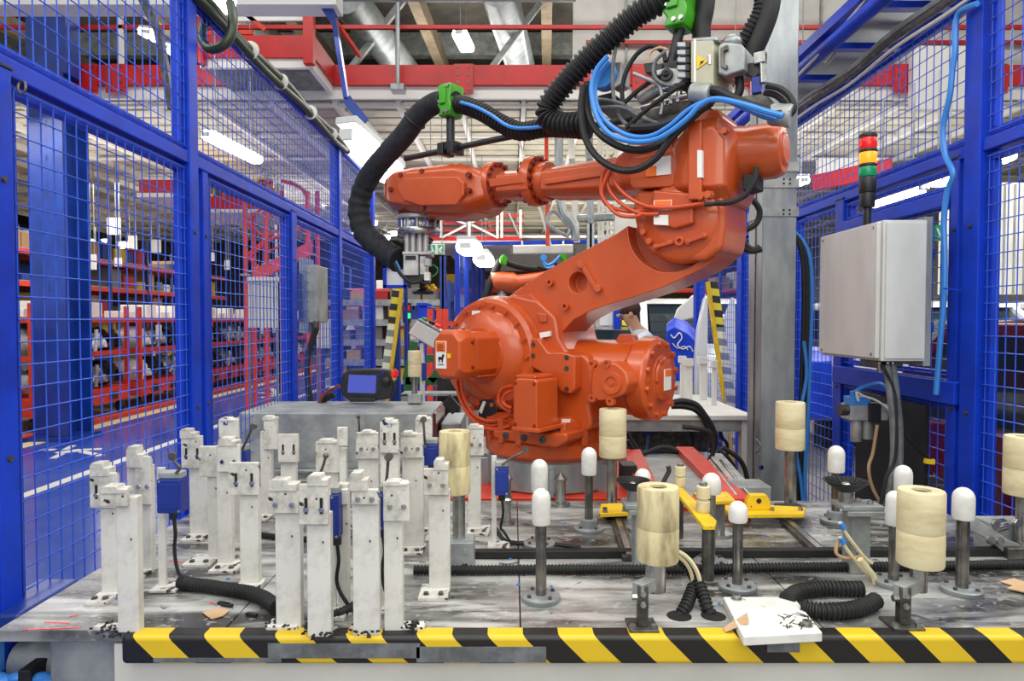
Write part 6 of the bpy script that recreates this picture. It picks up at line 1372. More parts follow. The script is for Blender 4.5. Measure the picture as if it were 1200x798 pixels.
m = MB().tube([PY(577, 331, Y), PY(584, 330, Y), PY(606, 331, Y), PY(630, 328, Y), PY(660, 322, Y)], .12, 12, rf=lambda i: .13 if i < 2 else (.19 if i < 12 else .15)); part('upper_arm', m, OR, t)
m = MB().lathe(PY(588, 348, Y), Z, [(.09, 0), (.09, .06), (.06, .07), (.06, .14)], 14); part('wrist_flange', m, M['galv'], t)
m = MB().tube([PY(660, 322, Y), PY(668, 360, Y), PY(655, 400, Y)], .2, 12); part('lower_arm', m, OR, t)
p = PY(655, 400, Y); m = MB().lathe((p.x, Y, 0), Z, [(.4, 0), (.4, .3), (.3, .4), (.28, p.z)], 20); part('base', m, OR, t)
m = MB().tube([PY(567, 352, Y), PY(574, 334, Y), PY(582, 314, Y), PY(588, 304, Y), PY(596, 308, Y), PY(614, 313, Y), PY(640, 315, Y), PY(652, 308, Y)], .07, 10); part('hose', m, M['rubber'], t)
for px, py in ((590, 305), (660, 300)):
    m = MB().lathe(PY(px, py, Y-.1), UX, [(.09, -.03), (.11, 0), (.09, .03)], 12); part('hose_clamp', m, M['green'], t)
for k, pts in enumerate(([(634, 300), (640, 310), (648, 308), (656, 300)], [(636, 304), (640, 314), (650, 312)], [(630, 312), (646, 316), (660, 312)])):
    m = MB().tube([PY(px, py, Y-.2) for px, py in pts], .03, 6); part('cable', m, M['lblue' if k < 2 else 'rubber'], t)
m = MB().lathe(PY(637, 302, Y-.2), FY, [(.06, 0), (.06, .03)], 14); part('regulator', m, M['lblue'], t)
# far mezzanine with red platform and scaffold rails, seen between the arms
t = thing('far_platform', 'far red edged platform with cross braced rails behind the gripper', 'platform', PY(560, 280, 13)); Y = 13
a, b_ = PY(505, 282, Y), PY(612, 277, Y); m = MB().lohi(a, (b_.x, Y+.06, b_.z)); part('red_edge', m, M['red'], t)
a, b_ = PY(505, 285, Y), PY(612, 282, Y); m = MB().lohi(a, (b_.x, Y+2.5, b_.z)); part('deck_edge', m, M['offwhite'], t)
m = MB()
for x in (517, 550, 583, 588, 610): m.beam(PY(x, 279, Y), PY(x, 246, Y), .05, .05)
m.beam(PY(517, 279, Y), PY(580, 247, Y), .04, .04).beam(PY(550, 262, Y), PY(584, 279, Y), .04, .04).beam(PY(517, 252, Y), PY(550, 264, Y), .04, .04)
part('scaffold', m, M['offwhite'], t, stuff=True)
m = MB()
for y in (253, 262, 270): m.beam(PY(508, y, Y+.05), PY(614, y, Y+.05), .04, .04)
for x in (588, 610): m.beam(PY(x, 280, Y+.02), PY(x, 250, Y+.02), .05, .05)
part('guard_rail', m, M['red'], t, stuff=True)
m = MB().lohi((-1.5, 13.1, 3.12), (2.2, 22, 3.17)); solo('far_deck', m, M['ceilrib'], 'underside of the far white deck above the second cell', 'deck')
# steel lattice and pipes right of the arms
for k, (a, b_, r, mt, lb) in enumerate((((607, 160), (646, 290), .02, 'offwhite', 'thin pale slanted rod right of the far platform'), ((690, 146), (692, 262), .06, 'galv', 'thick pale pipe behind the robot cables'), ((676, 256), (720, 254), .06, 'galv', 'horizontal pale pipe behind the robot cables'), ((668, 146), (676, 284), .05, 'offwhite', 'pale bent conduit in the second cell'), ((640, 146), (642, 288), .03, 'redorange', 'thin red upright behind the forearm'), ((596, 250), (610, 280), .02, 'galv', 'thin grey stay on the far platform'))):
    m = MB().cyl(PY(*a, 10.5 if k < 5 else 13), PY(*b_, 10.5 if k < 5 else 13), r, n=8); solo('far_pipe', m, M[mt], lb, 'pipe')
m = MB().tube([PY(px, py, 9.7) for px, py in ((664, 278), (668, 268), (660, 258), (650, 248), (643, 252), (642, 262), (652, 270), (664, 276))], .03, 6).tube([PY(px, py, 9.7) for px, py in ((674, 282), (674, 270), (668, 258), (660, 248), (655, 220), (655, 180), (655, 124))], .06, 8); solo('far_hose', m, M['galv'], 'coiled pale hose hanging in the second cell', 'hose')
t = thing('lattice_mast', 'pale steel lattice mast left of the robot elbow in the background', 'mast', PY(716, 290, 11)); Y = 11
m = MB()
for x in (702, 706, 712, 722): m.beam(PY(x, 158, Y), PY(x, 285, Y), .04, .04)
for k in range(4): m.beam(PY(702, 240+k*11, Y), PY(722, 250+k*11, Y), .03, .03).beam(PY(722, 240+k*11, Y), PY(702, 250+k*11, Y), .03, .03)
part('lattice', m, M['offwhite'], t, stuff=True)
solo('far_cabinet', MB().lohi(PY(720, 282, 10.9), PY(740, 252, 11.4)), M['offwhite'], 'white cabinet behind the robot elbow', 'cabinet')
# red stair tower on the left
t = thing('stair_tower', 'red tubular stair tower behind the left fence', 'stairs', PY(305, 400, 11)); Y = 11
for px in (287, 311, 360):
    p = PY(px, 224, Y); m = MB().cyl((p.x, Y, 0), p, .04, n=8); part('upright', m, M['redorange'], t)
for px in (297, 330, 372):
    p = PY(px, 224, Y+1.2); m = MB().cyl((p.x, Y+1.2, 0), p, .04, n=8); part('upright', m, M['redorange'], t)
m = MB()
for k in range(6):
    a, b_ = (288, 312) if k % 2 else (312, 288); m.cyl(PY(a, 240+k*20, Y), PY(b_, 260+k*20, Y), .022, n=6); m.cyl(PY(311, 236+k*20, Y), PY(330, 228+k*20, Y+1.2), .02, n=6)
part('brace', m, M['redorange'], t, stuff=True)
m = MB().prism([PY(px, py, Y-.2) for px, py in ((296, 316), (365, 282), (365, 298), (296, 332))], V((0, .06, 0))); part('stringer', m, M['redorange'], t)
m = MB()
for k in range(8): m.box(PY(300+k*8, 324-k*4, Y+.3), (.16, .9, .03))
part('tread', m, M['galv'], t, stuff=True)
m = MB().tube([PY(px, py, Y) for px, py in ((330, 212), (345, 216), (356, 224), (360, 240), (360, 300))], .03, 8).tube([PY(px, py, Y) for px, py in ((362, 256), (342, 276), (318, 280), (292, 302))], .03, 8); part('handrail', m, M['redorange'], t)
# cantilevered red platform with yellow machine
t = thing('left_platform', 'red edged platform with yellow machinery above the racks on the left', 'platform', PY(260, 250, 12)); Y = 12
m = MB().lohi(PY(210, 245, Y), PY(320, 232, Y+.1)); part('red_edge', m, M['red'], t); m = MB().lohi(PY(163, 226, Y-1), PY(212, 212, Y-.9)); part('red_edge', m, M['red'], t)
a, b_ = PY(205, 249, Y), PY(320, 245, Y); m = MB().lohi(a, (b_.x, Y+1.5, b_.z)); part('deck', m, M['ceilrib'], t); a, b_ = PY(160, 231, Y-1), PY(212, 226, Y-1); m = MB().lohi(a, (b_.x, Y, b_.z)); part('deck', m, M['ceilrib'], t)
rn = random.Random(2); m = MB()
for k in range(24): 
    c = PY(244+rn.random()*70, 216+rn.random()*16, Y+.6+rn.random()*.6)
    m.box(c, (rn.uniform(.1, .4), .3, rn.uniform(.1, .35)), rn.random())
part('machinery', m, M['yellow'], t, stuff=True)
m = MB()
for k in range(14): m.box(PY(240+rn.random()*70, 218+rn.random()*14, Y+.5), (.12, .2, rn.uniform(.15, .4)), rn.random())
part('machinery', m, M['partdark'], t, stuff=True)
m = MB()
for x in (212, 240, 262, 290, 318): m.beam(PY(x, 234, Y), PY(x, 210, Y), .04, .04)
m.beam(PY(208, 216, Y), PY(320, 214, Y), .04, .04); part('guard_rail', m, M['redorange'], t, stuff=True)
# red part trolleys along the walkway
rn = random.Random(21)
ORD = ('first', 'second', 'third', 'fourth', 'fifth', 'sixth', 'seventh')
def lump(mb, c, sx, sy, sz, rr):
    n, mm = 9, 6; k = [[.72+.5*rr.random() for _ in range(n)] for _ in range(mm+1)]
    R = []
    for i in range(mm+1):
        a = PI*i/mm; R.append([V(c)+V((sx*math.sin(a)*math.cos(2*PI*j/n)*k[i][j], sy*math.sin(a)*math.sin(2*PI*j/n)*k[i][j], sz*math.cos(a)*(k[i][0]))) if 0 < i < mm else V(c)+V((1e-4*math.cos(2*PI*j/n), 1e-4*math.sin(2*PI*j/n), sz*math.cos(a))) for j in range(n)])
    mb.rings(R)
def trolley(i, y, L, x=-6.55, W=1.0):
    t = thing('part_trolley', ORD[i]+' red part trolley along the walkway counted from the left edge', 'trolley', (x-W/2, y+L/2, 0), 'red part trolleys')
    RO_ = M['redorange']; shelves = (.42, 1.02, 1.55)
    for yy in (y, y+L):
        for xx in (x, x-W): part('post', MB().lohi((xx-.03, yy-.03, .2), (xx+.03, yy+.03, 1.78)), RO_, t)
    for z in shelves[1:]:
        m = MB()
        for xx in (x, x-W): m.beam((xx, y, z), (xx, y+L, z), .05, .08)
        for yy in (y, y+L): m.beam((x, yy, z), (x-W, yy, z), .05, .08)
        part('shelf_frame', m, RO_, t)
        m = MB().lohi((x-W, y, z-.03), (x, y+L, z-.01)); part('shelf_board', m, M['greenpaint'] if z < 1.5 else M['galv_dirty'], t)
    m = MB().lohi((x-W-.02, y-.02, .22), (x+.03, y+L+.02, .46)); part('chassis', m, RO_, t)
    for f in (.2, .5, .8):
        m = MB().lohi((x+.03, y+L*f-.1, .26), (x+.045, y+L*f+.1, .38)); part('pocket', m, M['partdark'], t)
    for yy in (y+.12, y+L-.12):
        for xx in (x-.06, x-W+.06):
            m = MB().cyl((xx-.03, yy, .10), (xx+.03, yy, .10), .10, n=14); w = part('wheel', m, M['rubber'], t)
            m = MB().lohi((xx-.04, yy-.05, .1), (xx+.04, yy+.05, .23)); part('fork', m, M['dark_steel'], w)
    for f in (.3, .7):
        m = MB().lohi((x+.035, y+L*f-.18, 1.2), (x+.045, y+L*f+.02, 1.46)); 
        if (i+int(f*10)) % 2: part('notice_card', m, M['sticker'], t)
    for s_, z in enumerate((.46, 1.02)):
        n = int(L/.45)
        for k in range(n):
            yy = y+.25+(L-.5)*k/max(1, n-1); g = rn.choice(('partgrey', 'partgrey', 'partdark', 'partdark', 'carwhite'))
            m = MB(); lump(m, (x-.35, yy, z+.22), .26, .17, .20, rn)
            m.tube([(x-.1, yy-.15, z+.08), (x-.05, yy, z+.3), (x-.12, yy+.16, z+.12)], .03, 6); m.cyl((x-.25, yy, z+.1), (x+.02, yy+.05, z+.16), .07, n=10)
            m.cyl((x-.05, yy-.1, z+.03), (x-.05, yy-.06, z+.38), .03, n=8)
            solo('car_part', m, M[g], ('pale cast' if g != 'partdark' else 'dark')+' car part, number '+'one two three four five six'.split()[k]+' from the near end, '+('lower', 'upper')[s_]+' shelf, '+ORD[i]+' red trolley', 'car part', group='car parts on the red trolleys')
    for k in range(int(L/.5)):
        yy = y+.3+k*.5; m = MB().lohi((x-.7, yy-.16, 1.59), (x-.2, yy+.16, 1.59+.12*(1+k % 2)))
        solo('tray', m, M['sticker'], 'white tray, number '+'one two three four five'.split()[k]+' from the near end, on top of the '+ORD[i]+' red trolley', 'tray', group='white trays on the red trolleys', bevel=.01)
for i, (y, L) in enumerate(((6.2, 1.9), (9.3, 2.3), (12.0, 2.2), (14.6, 2.2), (17.2, 2.2), (19.8, 2.2))): trolley(i, y, L)
# storage racks behind
NTH = 'first second third fourth fifth sixth seventh eighth ninth tenth eleventh twelfth thirteenth fourteenth fifteenth sixteenth seventeenth eighteenth nineteenth twentieth'.split()
def rack(lb, x, y, W, D, levels, h, mt='redorange', along='y', fill=.75, seed=1):
    r_ = random.Random(seed); t = thing('storage_rack', lb, 'rack', (x, y, 0), 'storage racks in the background'); n = max(1, int(W/1.6)); cnt = {}
    def at(a, b_, z): return V((x+b_, y+a, z)) if along == 'y' else V((x+a, y+b_, z))
    for i in range(n+1):
        for b_ in (0, D):
            p = at(W*i/n, b_, 0); part('upright', MB().beam(p, p+V((0, 0, h)), .07, .07), M['navy'], t)
    for l in range(levels):
        z = .35+l*(h-.4)/levels
        for b_ in (0, D): part('beam', MB().beam(at(0, b_, z), at(W, b_, z), .05, .10), M[mt], t)
        part('deck', MB().lohi(at(0, 0, z+.05), at(W, D, z+.07)), M['galv_dirty'], t)
        a = .1
        while a < W-.4:
            w = r_.uniform(.25, .6); hh = r_.uniform(.15, (h-.5)/levels*.8)
            if r_.random() < fill:
                m = MB().lohi(at(a, .06, z+.07), at(a+w, D*.8, z+.07+hh)); mt_ = r_.choice(M['boxes'])
                nm = mt_.name[7:].split('.')[0]
                cnt[nm, l] = cnt.get((nm, l), 0)+1; solo('carton', m, mt_, '%s carton, %s of its colour on %s shelf, %s' % (nm, NTH[min(19, cnt[nm, l]-1)], NTH[l], lb), 'carton', group='cartons on background racks', bevel=.008)
            a += w+r_.uniform(.03, .15)
rack('long rack at the left', -10.6, 8, 15, 1.0, 5, 3.6, seed=3)
rack('far rack at the walkway end', -5.2, 21, 4.8, 1.0, 4, 3.2, along='x', seed=5)
rack('low rack behind the hazard board', -3.6, 13, 2.4, .8, 5, 2.3, along='x', mt='galv_dirty', seed=8, fill=.9)
rack('far rack at the right', 2.4, 21, 6, 1.0, 4, 3.2, along='x', seed=9)
t = thing('waste_bin', 'blue waste bin behind the tilted operator panel', 'bin', PY(492, 400, 9)); Y = 9
m = MB().prism([PY(px, py, Y) for px, py in ((490, 359), (505, 359), (503, 512), (492, 512))], V((0, .5, 0))); part('body', m, M['blue'], t, bevel=.02)
m = MB().lohi(PY(488, 359, Y-.03), PY(506, 356, Y+.55)); part('lid', m, M['blue'], t, bevel=.01)
t = thing('red_stand', 'red tubular stand with cage bars behind the operator panel', 'stand', PY(513, 390, 8.5)); Y = 8.5
for px in (504, 515, 522):
    m = MB().beam(PY(px, 362, Y), PY(px, 520, Y), .07, .07); part('post', m, M['redorange'], t)
for y in (379, 402):
    m = MB().beam(PY(502, y, Y), PY(530, y, Y), .06, .06); part('cross_bar', m, M['redorange'], t)
t = thing('green_machine', 'dark green welded machine frame behind the left edge of the robot', 'machine frame', PY(510, 470, 5.6)); Y = 5.6
for a, b_ in (((476, 446), (530, 447)), ((486, 400), (476, 446)), ((505, 446), (530, 418)), ((500, 420), (530, 420)), ((478, 446), (478, 596)), ((525, 446), (525, 596))):
    m = MB().beam(PY(*a, Y), PY(*b_, Y), .06, .06); part('bar', m, M['greenpaint'], t)
a, b_ = PY(470, 464, 5.0), PY(560, 458, 5.2); m = MB().lohi(a, b_).lohi((a.x, 5.0, 0), (a.x+.06, 5.2, a.z+.01)).lohi((b_.x-.06, 5.0, 0), (b_.x, 5.2, a.z+.01)); solo('rear_bench', m, M['galv_dirty'], 'low grey bench top behind the steel box', 'bench')
a, b_ = PY(512, 456, 5.3), PY(540, 440, 5.5); m = MB().lohi((a.x, 5.3, 0), b_); solo('dark_case', m, M['partdark'], 'dark case in the green machine frame', 'case')
a, b_ = PY(470, 452, 5.7), PY(506, 448, 5.9); m = MB().lohi(a, b_).lohi((a.x, 5.7, 0), (a.x+.05, 5.75, a.z+.005)); solo('blue_bar', m, M['blue'], 'short bright blue bar behind the small far roller', 'bar')
t = thing('rag_bin', 'white sack and red bin behind the far left fence mesh', 'bin', PY(415, 436, 20)); Y = 20
m = MB().lohi(PY(411, 436, Y), PY(423, 383, Y+.3)); part('bin', m, M['red'], t, bevel=.02)
m = MB(); lump(m, PY(411, 404, Y-.3), .14, .12, .8, random.Random(4)); part('sack', m, M['sticker'], t)
# ---- cars on the right
def car(lb, x, y, rz, mt, L=4.1, Wd=1.7, tarp=None, z=.0, h=1.5):
    t = thing('car', lb, 'car', (x, y, z), rz=rz); W2 = Wd/2
    if z > .1:
        for a in (-.7, .7): part('skid', MB().lohi((a-.1, -W2+.1, -z), (a+.1, W2-.1, .3)), M['dark_steel'], t)
    low = [(-2.05, .35), (-2.05, .72), (-1.95, .86), (-1.1, .95), (1.15, .98), (1.95, .92), (2.05, .70), (2.05, .35), (1.75, .28), (1.65, .55), (1.3, .68), (.95, .55), (.85, .28), (-.85, .28), (-.95, .55), (-1.3, .68), (-1.65, .55), (-1.75, .28)]
    for sy in (-1, 1):
        m = MB().prism([V((a, sy*W2, b_)) for a, b_ in low], V((0, -sy*.08, 0))); part('side_panel', m, M[mt], t, bevel=.02)
        for p in ([(-1.15, .93), (-.45, h-.05)], [(.15, .95), (.05, h-.02)], [(1.85, .95), (1.35, h-.06)], [(-.5, h-.05), (1.4, h-.05)]):
            a, b_ = p; m = MB().beam((a[0], sy*(W2-.03), a[1]), (b_[0], sy*(W2-.14), b_[1]), .09, .07); part('pillar', m, M[mt], t, bevel=.015)
        m = MB().prism([V((a, sy*(W2-.07), b_)) for a, b_ in ((-1.05, .95), (1.75, .97), (1.3, h-.08), (-.45, h-.08))], V((0, -sy*.01, 0))); part('side_window', m, M['glass'], t)
        for a in (-1.3, 1.3):
            m = MB().cyl((a, sy*(W2-.2), .31), (a, sy*(W2-.0), .31), .31, n=20); w = part('wheel', m, M['rubber'], t)
            m = MB().cyl((a, sy*(W2-.01), .31), (a, sy*(W2+.005), .31), .2, n=16); part('rim', m, M['steel'], w)
        m = MB().lohi((-.1, sy*W2, .78), (.02, sy*(W2+.02), .81)); part('door_handle', m, M['black'], t)
        m = MB().lohi((-1.05, sy*W2, 1.0), (-.9, sy*(W2+.16), 1.12)); part('mirror', m, M[mt], t, bevel=.02)
    m = MB().prism([V((a, -W2+.14, b_)) for a, b_ in ((-.55, h-.07), (-.3, h), (.6, h+.03), (1.3, h-.02), (1.42, h-.07))], V((0, Wd-.28, 0))); part('roof', m, M[mt], t, bevel=.02)
    m = MB().prism([V((a, -W2+.04, b_)) for a, b_ in ((-2.0, .7), (-1.93, .86), (-1.15, .96), (-1.15, .9), (-1.9, .78))], V((0, Wd-.08, 0))); part('bonnet', m, M[mt], t, bevel=.015)
    for xa1, xb1 in ((-2.08, -1.95), (1.95, 2.08)):
        m = MB().lohi((xa1, -W2+.02, .35), (xb1, W2-.02, .72)); part('bumper', m, M[mt], t, bevel=.04)
    m = MB().prism([V((-1.1, -W2+.12, .96)), V((-1.1, W2-.12, .96)), V((-.47, W2-.2, h-.06)), V((-.47, -W2+.2, h-.06))], V((.01, 0, .0))); part('windscreen', m, M['glass'], t)
    m = MB().prism([V((1.82, -W2+.12, .97)), V((1.82, W2-.12, .97)), V((1.4, W2-.2, h-.06)), V((1.4, -W2+.2, h-.06))], V((-.01, 0, .0))); part('rear_window', m, M['glass'], t)
    for sy in (-1, 1):
        m = MB().ball((-2.0, sy*.6, .72), .1, 10, 6, sc=(.5, 1.4, .8)); part('headlamp', m, M['sticker'], t)
        m = MB().lohi((1.97, sy*.55-.12, .7), (2.07, sy*.55+.12, .86)); part('tail_lamp', m, M['redlens'], t, bevel=.02)
    return t
car('white car body behind the right end of the robot', 2.35, 9.0, math.radians(90), 'carwhite', z=.32)
car('white car body beyond the steel column', 4.5, 7.6, math.radians(92), 'carwhite', z=.25)
car('dark red car just beyond the right fence', 3.15, 2.35, math.radians(93), 'carred', z=.05)
# white bonnet and white wing held up near the hazard board
m = MB().prism([PY(px, py, 6.8) for px, py in ((789, 376), (794, 362), (812, 346), (828, 344), (822, 370), (800, 376))], V((0, .04, 0))); o_ = solo('car_bonnet', m, M['offwhite'], 'raised pale car bonnet left of the right hazard board', 'bonnet', bevel=.015); q = PY(800, 372, 6.83); part('prop', MB().cyl((q.x, q.y, 0), q, .015, n=8), M['galv'], o_)
m = MB().prism([PY(px, py, 5.9) for px, py in ((815, 420), (818, 385), (826, 350), (830, 345), (830, 584), (815, 584))], V((0, .08, 0))); solo('car_side_shell', m, M['carwhite'], 'white car door standing left of the right hazard board', 'car part', bevel=.02)
m = MB().prism([PY(px, py, 6.2) for px, py in ((848, 430), (850, 370), (858, 348), (862, 350), (862, 574), (848, 574))], V((0, .05, 0))); solo('car_side_shell', m, M['carwhite'], 'narrow white car door behind the right hazard board', 'car part', bevel=.015)
# blue covers
def cover(lb, pts, Y, seed, d=.35):
    r_ = random.Random(seed); n = len(pts); R = []
    for k in range(6):
        f = k/5; R.append([PY(px, py, Y+d*f)+V((0, 0, .10*math.sin(f*PI)+r_.uniform(-.015, .015))) for px, py in pts])
    return solo('blue_cover', MB().rings(R), M['tarp'], lb, 'cover', bevel=.01)
cv = cover('blue plastic cover with white scribbles over a car wing, right of the robot balancer', [(781, 446), (781, 390), (790, 384), (806, 390), (815, 400), (814, 446)], 6.0, 1)
m = MB().tube([PY(px, py, 5.985) for px, py in ((786, 392), (790, 396), (796, 390), (799, 396), (794, 404), (800, 409), (808, 406), (812, 412))], .006, 5).tube([PY(px, py, 5.985) for px, py in ((788, 402), (794, 408), (802, 406), (806, 410))], .005, 5); part('scribble', m, M['sticker'], cv)
cover('big blue plastic cover behind the mesh right of the steel column', [(906, 492), (905, 424), (920, 414), (950, 422), (975, 424), (976, 492)], 5.2, 2, .6)
# far right white wall panel behind the red cars, white deck lamp boards
m = MB().lohi(PY(1102, 345, 7.5), PY(1300, 215, 7.55)); t = solo('white_screen', m, M['offwhite'], 'white ribbed screen wall behind the dark red cars', 'screen'); 
m = MB()
for k in range(16): m.lohi(PY(1104+k*12, 344, 7.47), PY(1105+k*12, 216, 7.5))
part('rib', m, M['galv'], t, stuff=True)
m = MB().lohi(PY(1070, 128, 9.0), PY(1140, 58, 9.12)); solo('white_board', m, M['sticker'], 'big white board hanging before the red beam at the upper right', 'board')
m = MB().lohi(PY(958, 205, 9.4), PY(1042, 186, 9.45)); o_ = solo('far_sign', m, M['sticker'], 'white board above the far red beam on the right', 'board')
for px in (965, 1035): part('hanger', MB().cyl(PY(px, 190, 9.42), V((PY(px, 190, 9.42).x, 9.42, 4.57)), .008, n=6), M['galv'], o_)
m = MB().beam(PY(953, 215, 8.9), PY(1045, 195, 8.2), .06, .2); solo('red_beam', m, M['red'], 'red beam far behind the signal tower', 'beam')
m = MB().lohi(PY(1096, 282, 2.87), PY(1104, 264, 2.88)); t = solo('exit_sign', m, M['greenlens'], 'green exit sign beside the control box', 'sign')
m = MB().beam(PY(1098, 268, 2.868), PY(1102, 278, 2.868), .007, .006, up=(0, 1, 0)).beam(PY(1098, 278, 2.868), PY(1102, 278, 2.868), .006, .006); part('arrow', m, M['sticker'], t)
# ------------------------------------------------------------ worker by the white car, small things behind the robot
def worker(label, x, y):
    t = thing('person', label, 'person', (x, y, 0))
    # joints (facing -x, leaning forward, arms reaching)
    J = {'pel': (0, 0, .98, .115), 'wai': (-.04, 0, 1.12, .11), 'che': (-.13, 0, 1.32, .125), 'nec': (-.21, 0, 1.47, .055), 'hea': (-.26, 0, 1.56, .075), 'top': (-.29, 0, 1.66, .075)}
    E = [('pel', 'wai'), ('wai', 'che'), ('che', 'nec'), ('nec', 'hea'), ('hea', 'top')]
    for s, k in ((-1, 'l'), (1, 'r')):
        J.update({k+'hip': (0, s*.09, .92, .095), k+'kne': (-.03, s*.10, .50, .062), k+'ank': (.02, s*.10, .09, .042), k+'toe': (-.16, s*.11, .035, .034),
                  k+'sho': (-.16, s*.18, 1.40, .062), k+'elb': (-.32, s*.24, 1.20, .045), k+'wri': (-.54, s*.17, 1.22, .030), k+'pal': (-.62, s*.16, 1.23, .028)})
        E += [('pel', k+'hip'), (k+'hip', k+'kne'), (k+'kne', k+'ank'), (k+'ank', k+'toe'), ('che', k+'sho'), (k+'sho', k+'elb'), (k+'elb', k+'wri'), (k+'wri', k+'pal')]
        for i, (dy, L_) in enumerate(((-.030, .062), (-.010, .075), (.010, .070), (.029, .055))):
            J[k+'f%da' % i] = (-.645, s*(.16+dy), 1.23, .0095); J[k+'f%db' % i] = (-.645-L_*.6, s*(.16+dy*1.1), 1.222, .0085); J[k+'f%dc' % i] = (-.645-L_, s*(.16+dy*1.1), 1.20, .008)
            E += [(k+'pal', k+'f%da' % i), (k+'f%da' % i, k+'f%db' % i), (k+'f%db' % i, k+'f%dc' % i)]
        J[k+'ta'] = (-.60, s*.115, 1.225, .010); J[k+'tb'] = (-.65, s*.095, 1.215, .009); E += [(k+'pal', k+'ta'), (k+'ta', k+'tb')]
    ks = list(J); me = bpy.data.meshes.new('body'); me.from_pydata([J[k][:3] for k in ks], [(ks.index(a), ks.index(b_)) for a, b_ in E], [])
    o = bpy.data.objects.new('body', me); COL.objects.link(o)
    sk = o.modifiers.new('skin', 'SKIN'); sk.use_smooth_shade = True
    for v, k in zip(me.skin_vertices[0].data, ks): v.radius = (J[k][3],)*2; v.use_root = k == 'pel'
    su = o.modifiers.new('smooth', 'SUBSURF'); su.levels = 1; su.render_levels = 1
    bpy.context.view_layer.update(); dg = bpy.context.evaluated_depsgraph_get(); m2 = bpy.data.meshes.new_from_object(o.evaluated_get(dg)); o.modifiers.clear(); o.data = m2
    skin = mat('skin', 'b98a6c', rough=.6); shirt = mat('pale_shirt', 'c9cbd0', rough=.8); trou = mat('blue_trousers', '2a3f86', rough=.8); shoe = M['rubber']
    for m_ in (skin, shirt, trou, shoe): m2.materials.append(m_)
    for p in m2.polygons:
        c = p.center; p.use_smooth = True
        p.material_index = 3 if c.z < .10 else 2 if c.z < 1.0 else 0 if (c.z > 1.47 or c.x < -.40) else 1
    o.parent = t; ORG[o] = ORG[t]
    h = MB().ball((x-.285+.025, y, 1.655), .098, 14, 8, sc=(1.0, .85, .85)); part('hair', h, mat('brown_hair', '3a2417', rough=.8), t)
    h = MB().cyl((x-.355, y, 1.60), (x-.385, y, 1.585), .012, .016, n=8); part('nose', h, skin, t)
    for s in (-1, 1):
        part('ear', MB().ball((x-.27, y+s*.085, 1.60), .026, 8, 6, sc=(.8, .4, 1)), skin, t); part('eye', MB().ball((x-.352, y+s*.03, 1.625), .011, 8, 6), M['ink'], t)
    part('mouth', MB().box((x-.352, y, 1.555), (.012, .045, .008)), mat('lips', '8a4a40', rough=.6), t)
    return t
worker('worker in pale shirt and blue trousers leaning over beside the white car', 1.36, 6.35)
Y = 6.8
m = MB().prism([PY(px, py, Y) for px, py in ((664, 398), (682, 389), (700, 386), (745, 387), (740, 394), (728, 400))], V((0, .25, .03))); solo('glass_sheet', m, M['glass'], 'dark glass sheet just above the robot balancer', 'glass', bevel=.006)
m = MB().lohi(PY(719, 430, 7.6), PY(727, 352, 7.66)); solo('cell_post', m, M['blue'], 'blue post left of the upright striped strip, under the lower arm', 'post')
m = MB().lohi(PY(737, 430, 7.6), PY(741, 352, 7.66)); solo('cell_post', m, M['blue'], 'blue post right of the upright striped strip, under the lower arm', 'post')
m = MB().prism([PY(px, py, 7.58) for px, py in ((729, 430), (729, 352), (737, 352), (737, 430))], V((0, .02, 0))); solo('striped_strip', m, M['hazard_board'], 'upright yellow and black striped strip behind the lower arm', 'board')
m = MB().lohi(PY(703, 382, 7.7), PY(717, 354, 7.8)); solo('wall_box', m, M['sticker'], 'white box between posts under the lower arm', 'box', bevel=.01)
m = MB().lohi(PY(690, 430, 7.8), PY(697, 352, 7.85)); solo('cell_post', m, M['galv'], 'grey post beside the white box under the lower arm', 'post')
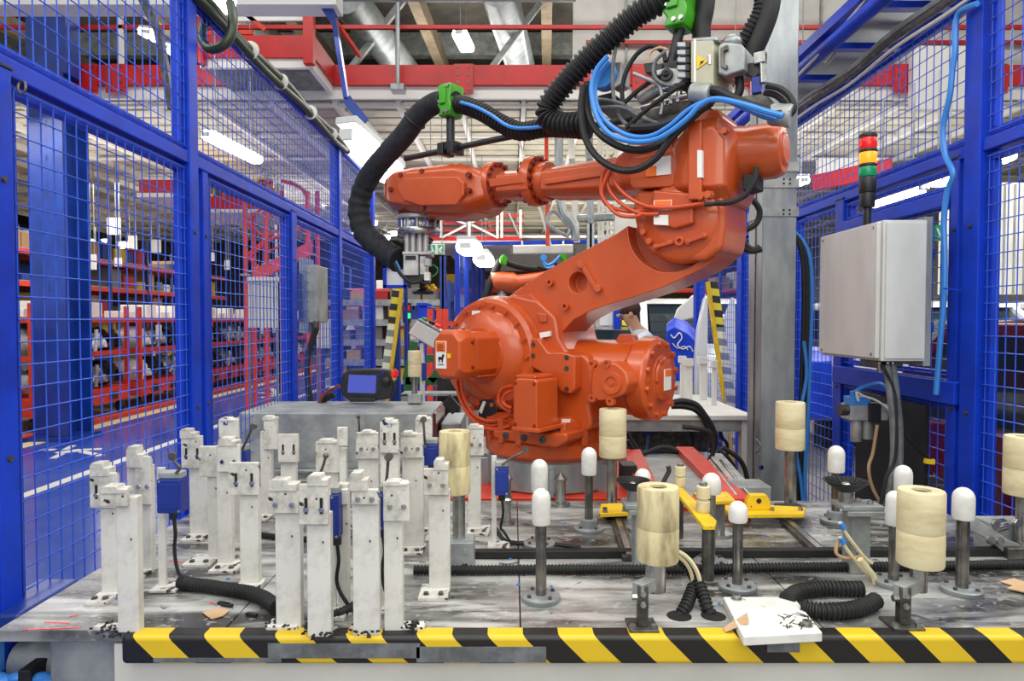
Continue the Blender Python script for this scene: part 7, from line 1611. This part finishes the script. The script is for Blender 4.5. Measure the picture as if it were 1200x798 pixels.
for k, (px, y0, y1, w, mt, lb) in enumerate(((672, 376, 396, 4, 'blue', 'small blue container behind the shoulder, leftmost'), (679, 372, 392, 5, 'red', 'small red container behind the shoulder, among the blue ones'), (686, 374, 396, 5, 'blue', 'small blue container behind the shoulder, next to the grey post'), (664, 384, 398, 6, 'sticker', 'small white container behind the shoulder'), (672, 394, 400, 8, 'card', 'small tan carton behind the robot shoulder'))):
    a, b_ = PY(px-w/2, y1, 6.85), PY(px+w/2, y0, 6.85); m = MB().lohi((a.x, 6.85, PY(655, 399, 6.8).z), (b_.x, 6.91, b_.z)); solo('container', m, M[mt], lb, 'container', bevel=.006)
m = MB().lohi(PY(655, 402, 6.75), PY(745, 399, 6.75)+V((0, .5, 0))); o_ = solo('rear_shelf', m, M['offwhite'], 'pale shelf behind the robot shoulder carrying small containers', 'shelf')
for dx in (.02, .68):
    q = PY(655, 402, 6.75); part('leg', MB().lohi((q.x+dx, 6.8, 0), (q.x+dx+.04, 6.85, q.z)), M['offwhite'], o_)
# white notice boards hanging over the racks on the left
for k, (px, y0, y1, w, Yb, lb) in enumerate(((133, 255, 275, 15, 14, 'large white notice board hanging highest over the left racks'), (155, 276, 292, 10, 15, 'white notice board hanging just right of the highest one over the left racks'), (182, 281, 296, 12, 16, 'white notice board hanging nearest the tall double post over the left racks'), (138, 302, 312, 8, 13, 'small white notice board hanging low over the left racks'), (108, 298, 316, 8, 13, 'narrow white notice board hanging low beside the dark blue column'), (92, 292, 302, 8, 13, 'red notice board hanging beside the dark blue column'), (248, 296, 306, 6, 13, 'small white notice board left of the red stair tower'), (266, 305, 316, 6, 13, 'small white notice board hanging in front of the red stair tower'))):
    a, b_ = PY(px-w/2, y1, Yb), PY(px+w/2, y0, Yb); o_ = solo('notice_board', MB().lohi(a, (b_.x, Yb+.03, b_.z)), M['red' if 'red notice' in lb else 'sticker'], lb, 'board')
    for x in (a.x+.03, b_.x-.03): part('hanger', MB().cyl((x, Yb+.015, b_.z-.01), (x, Yb+.015, 4.57), .008, n=6), M['galv'], o_)
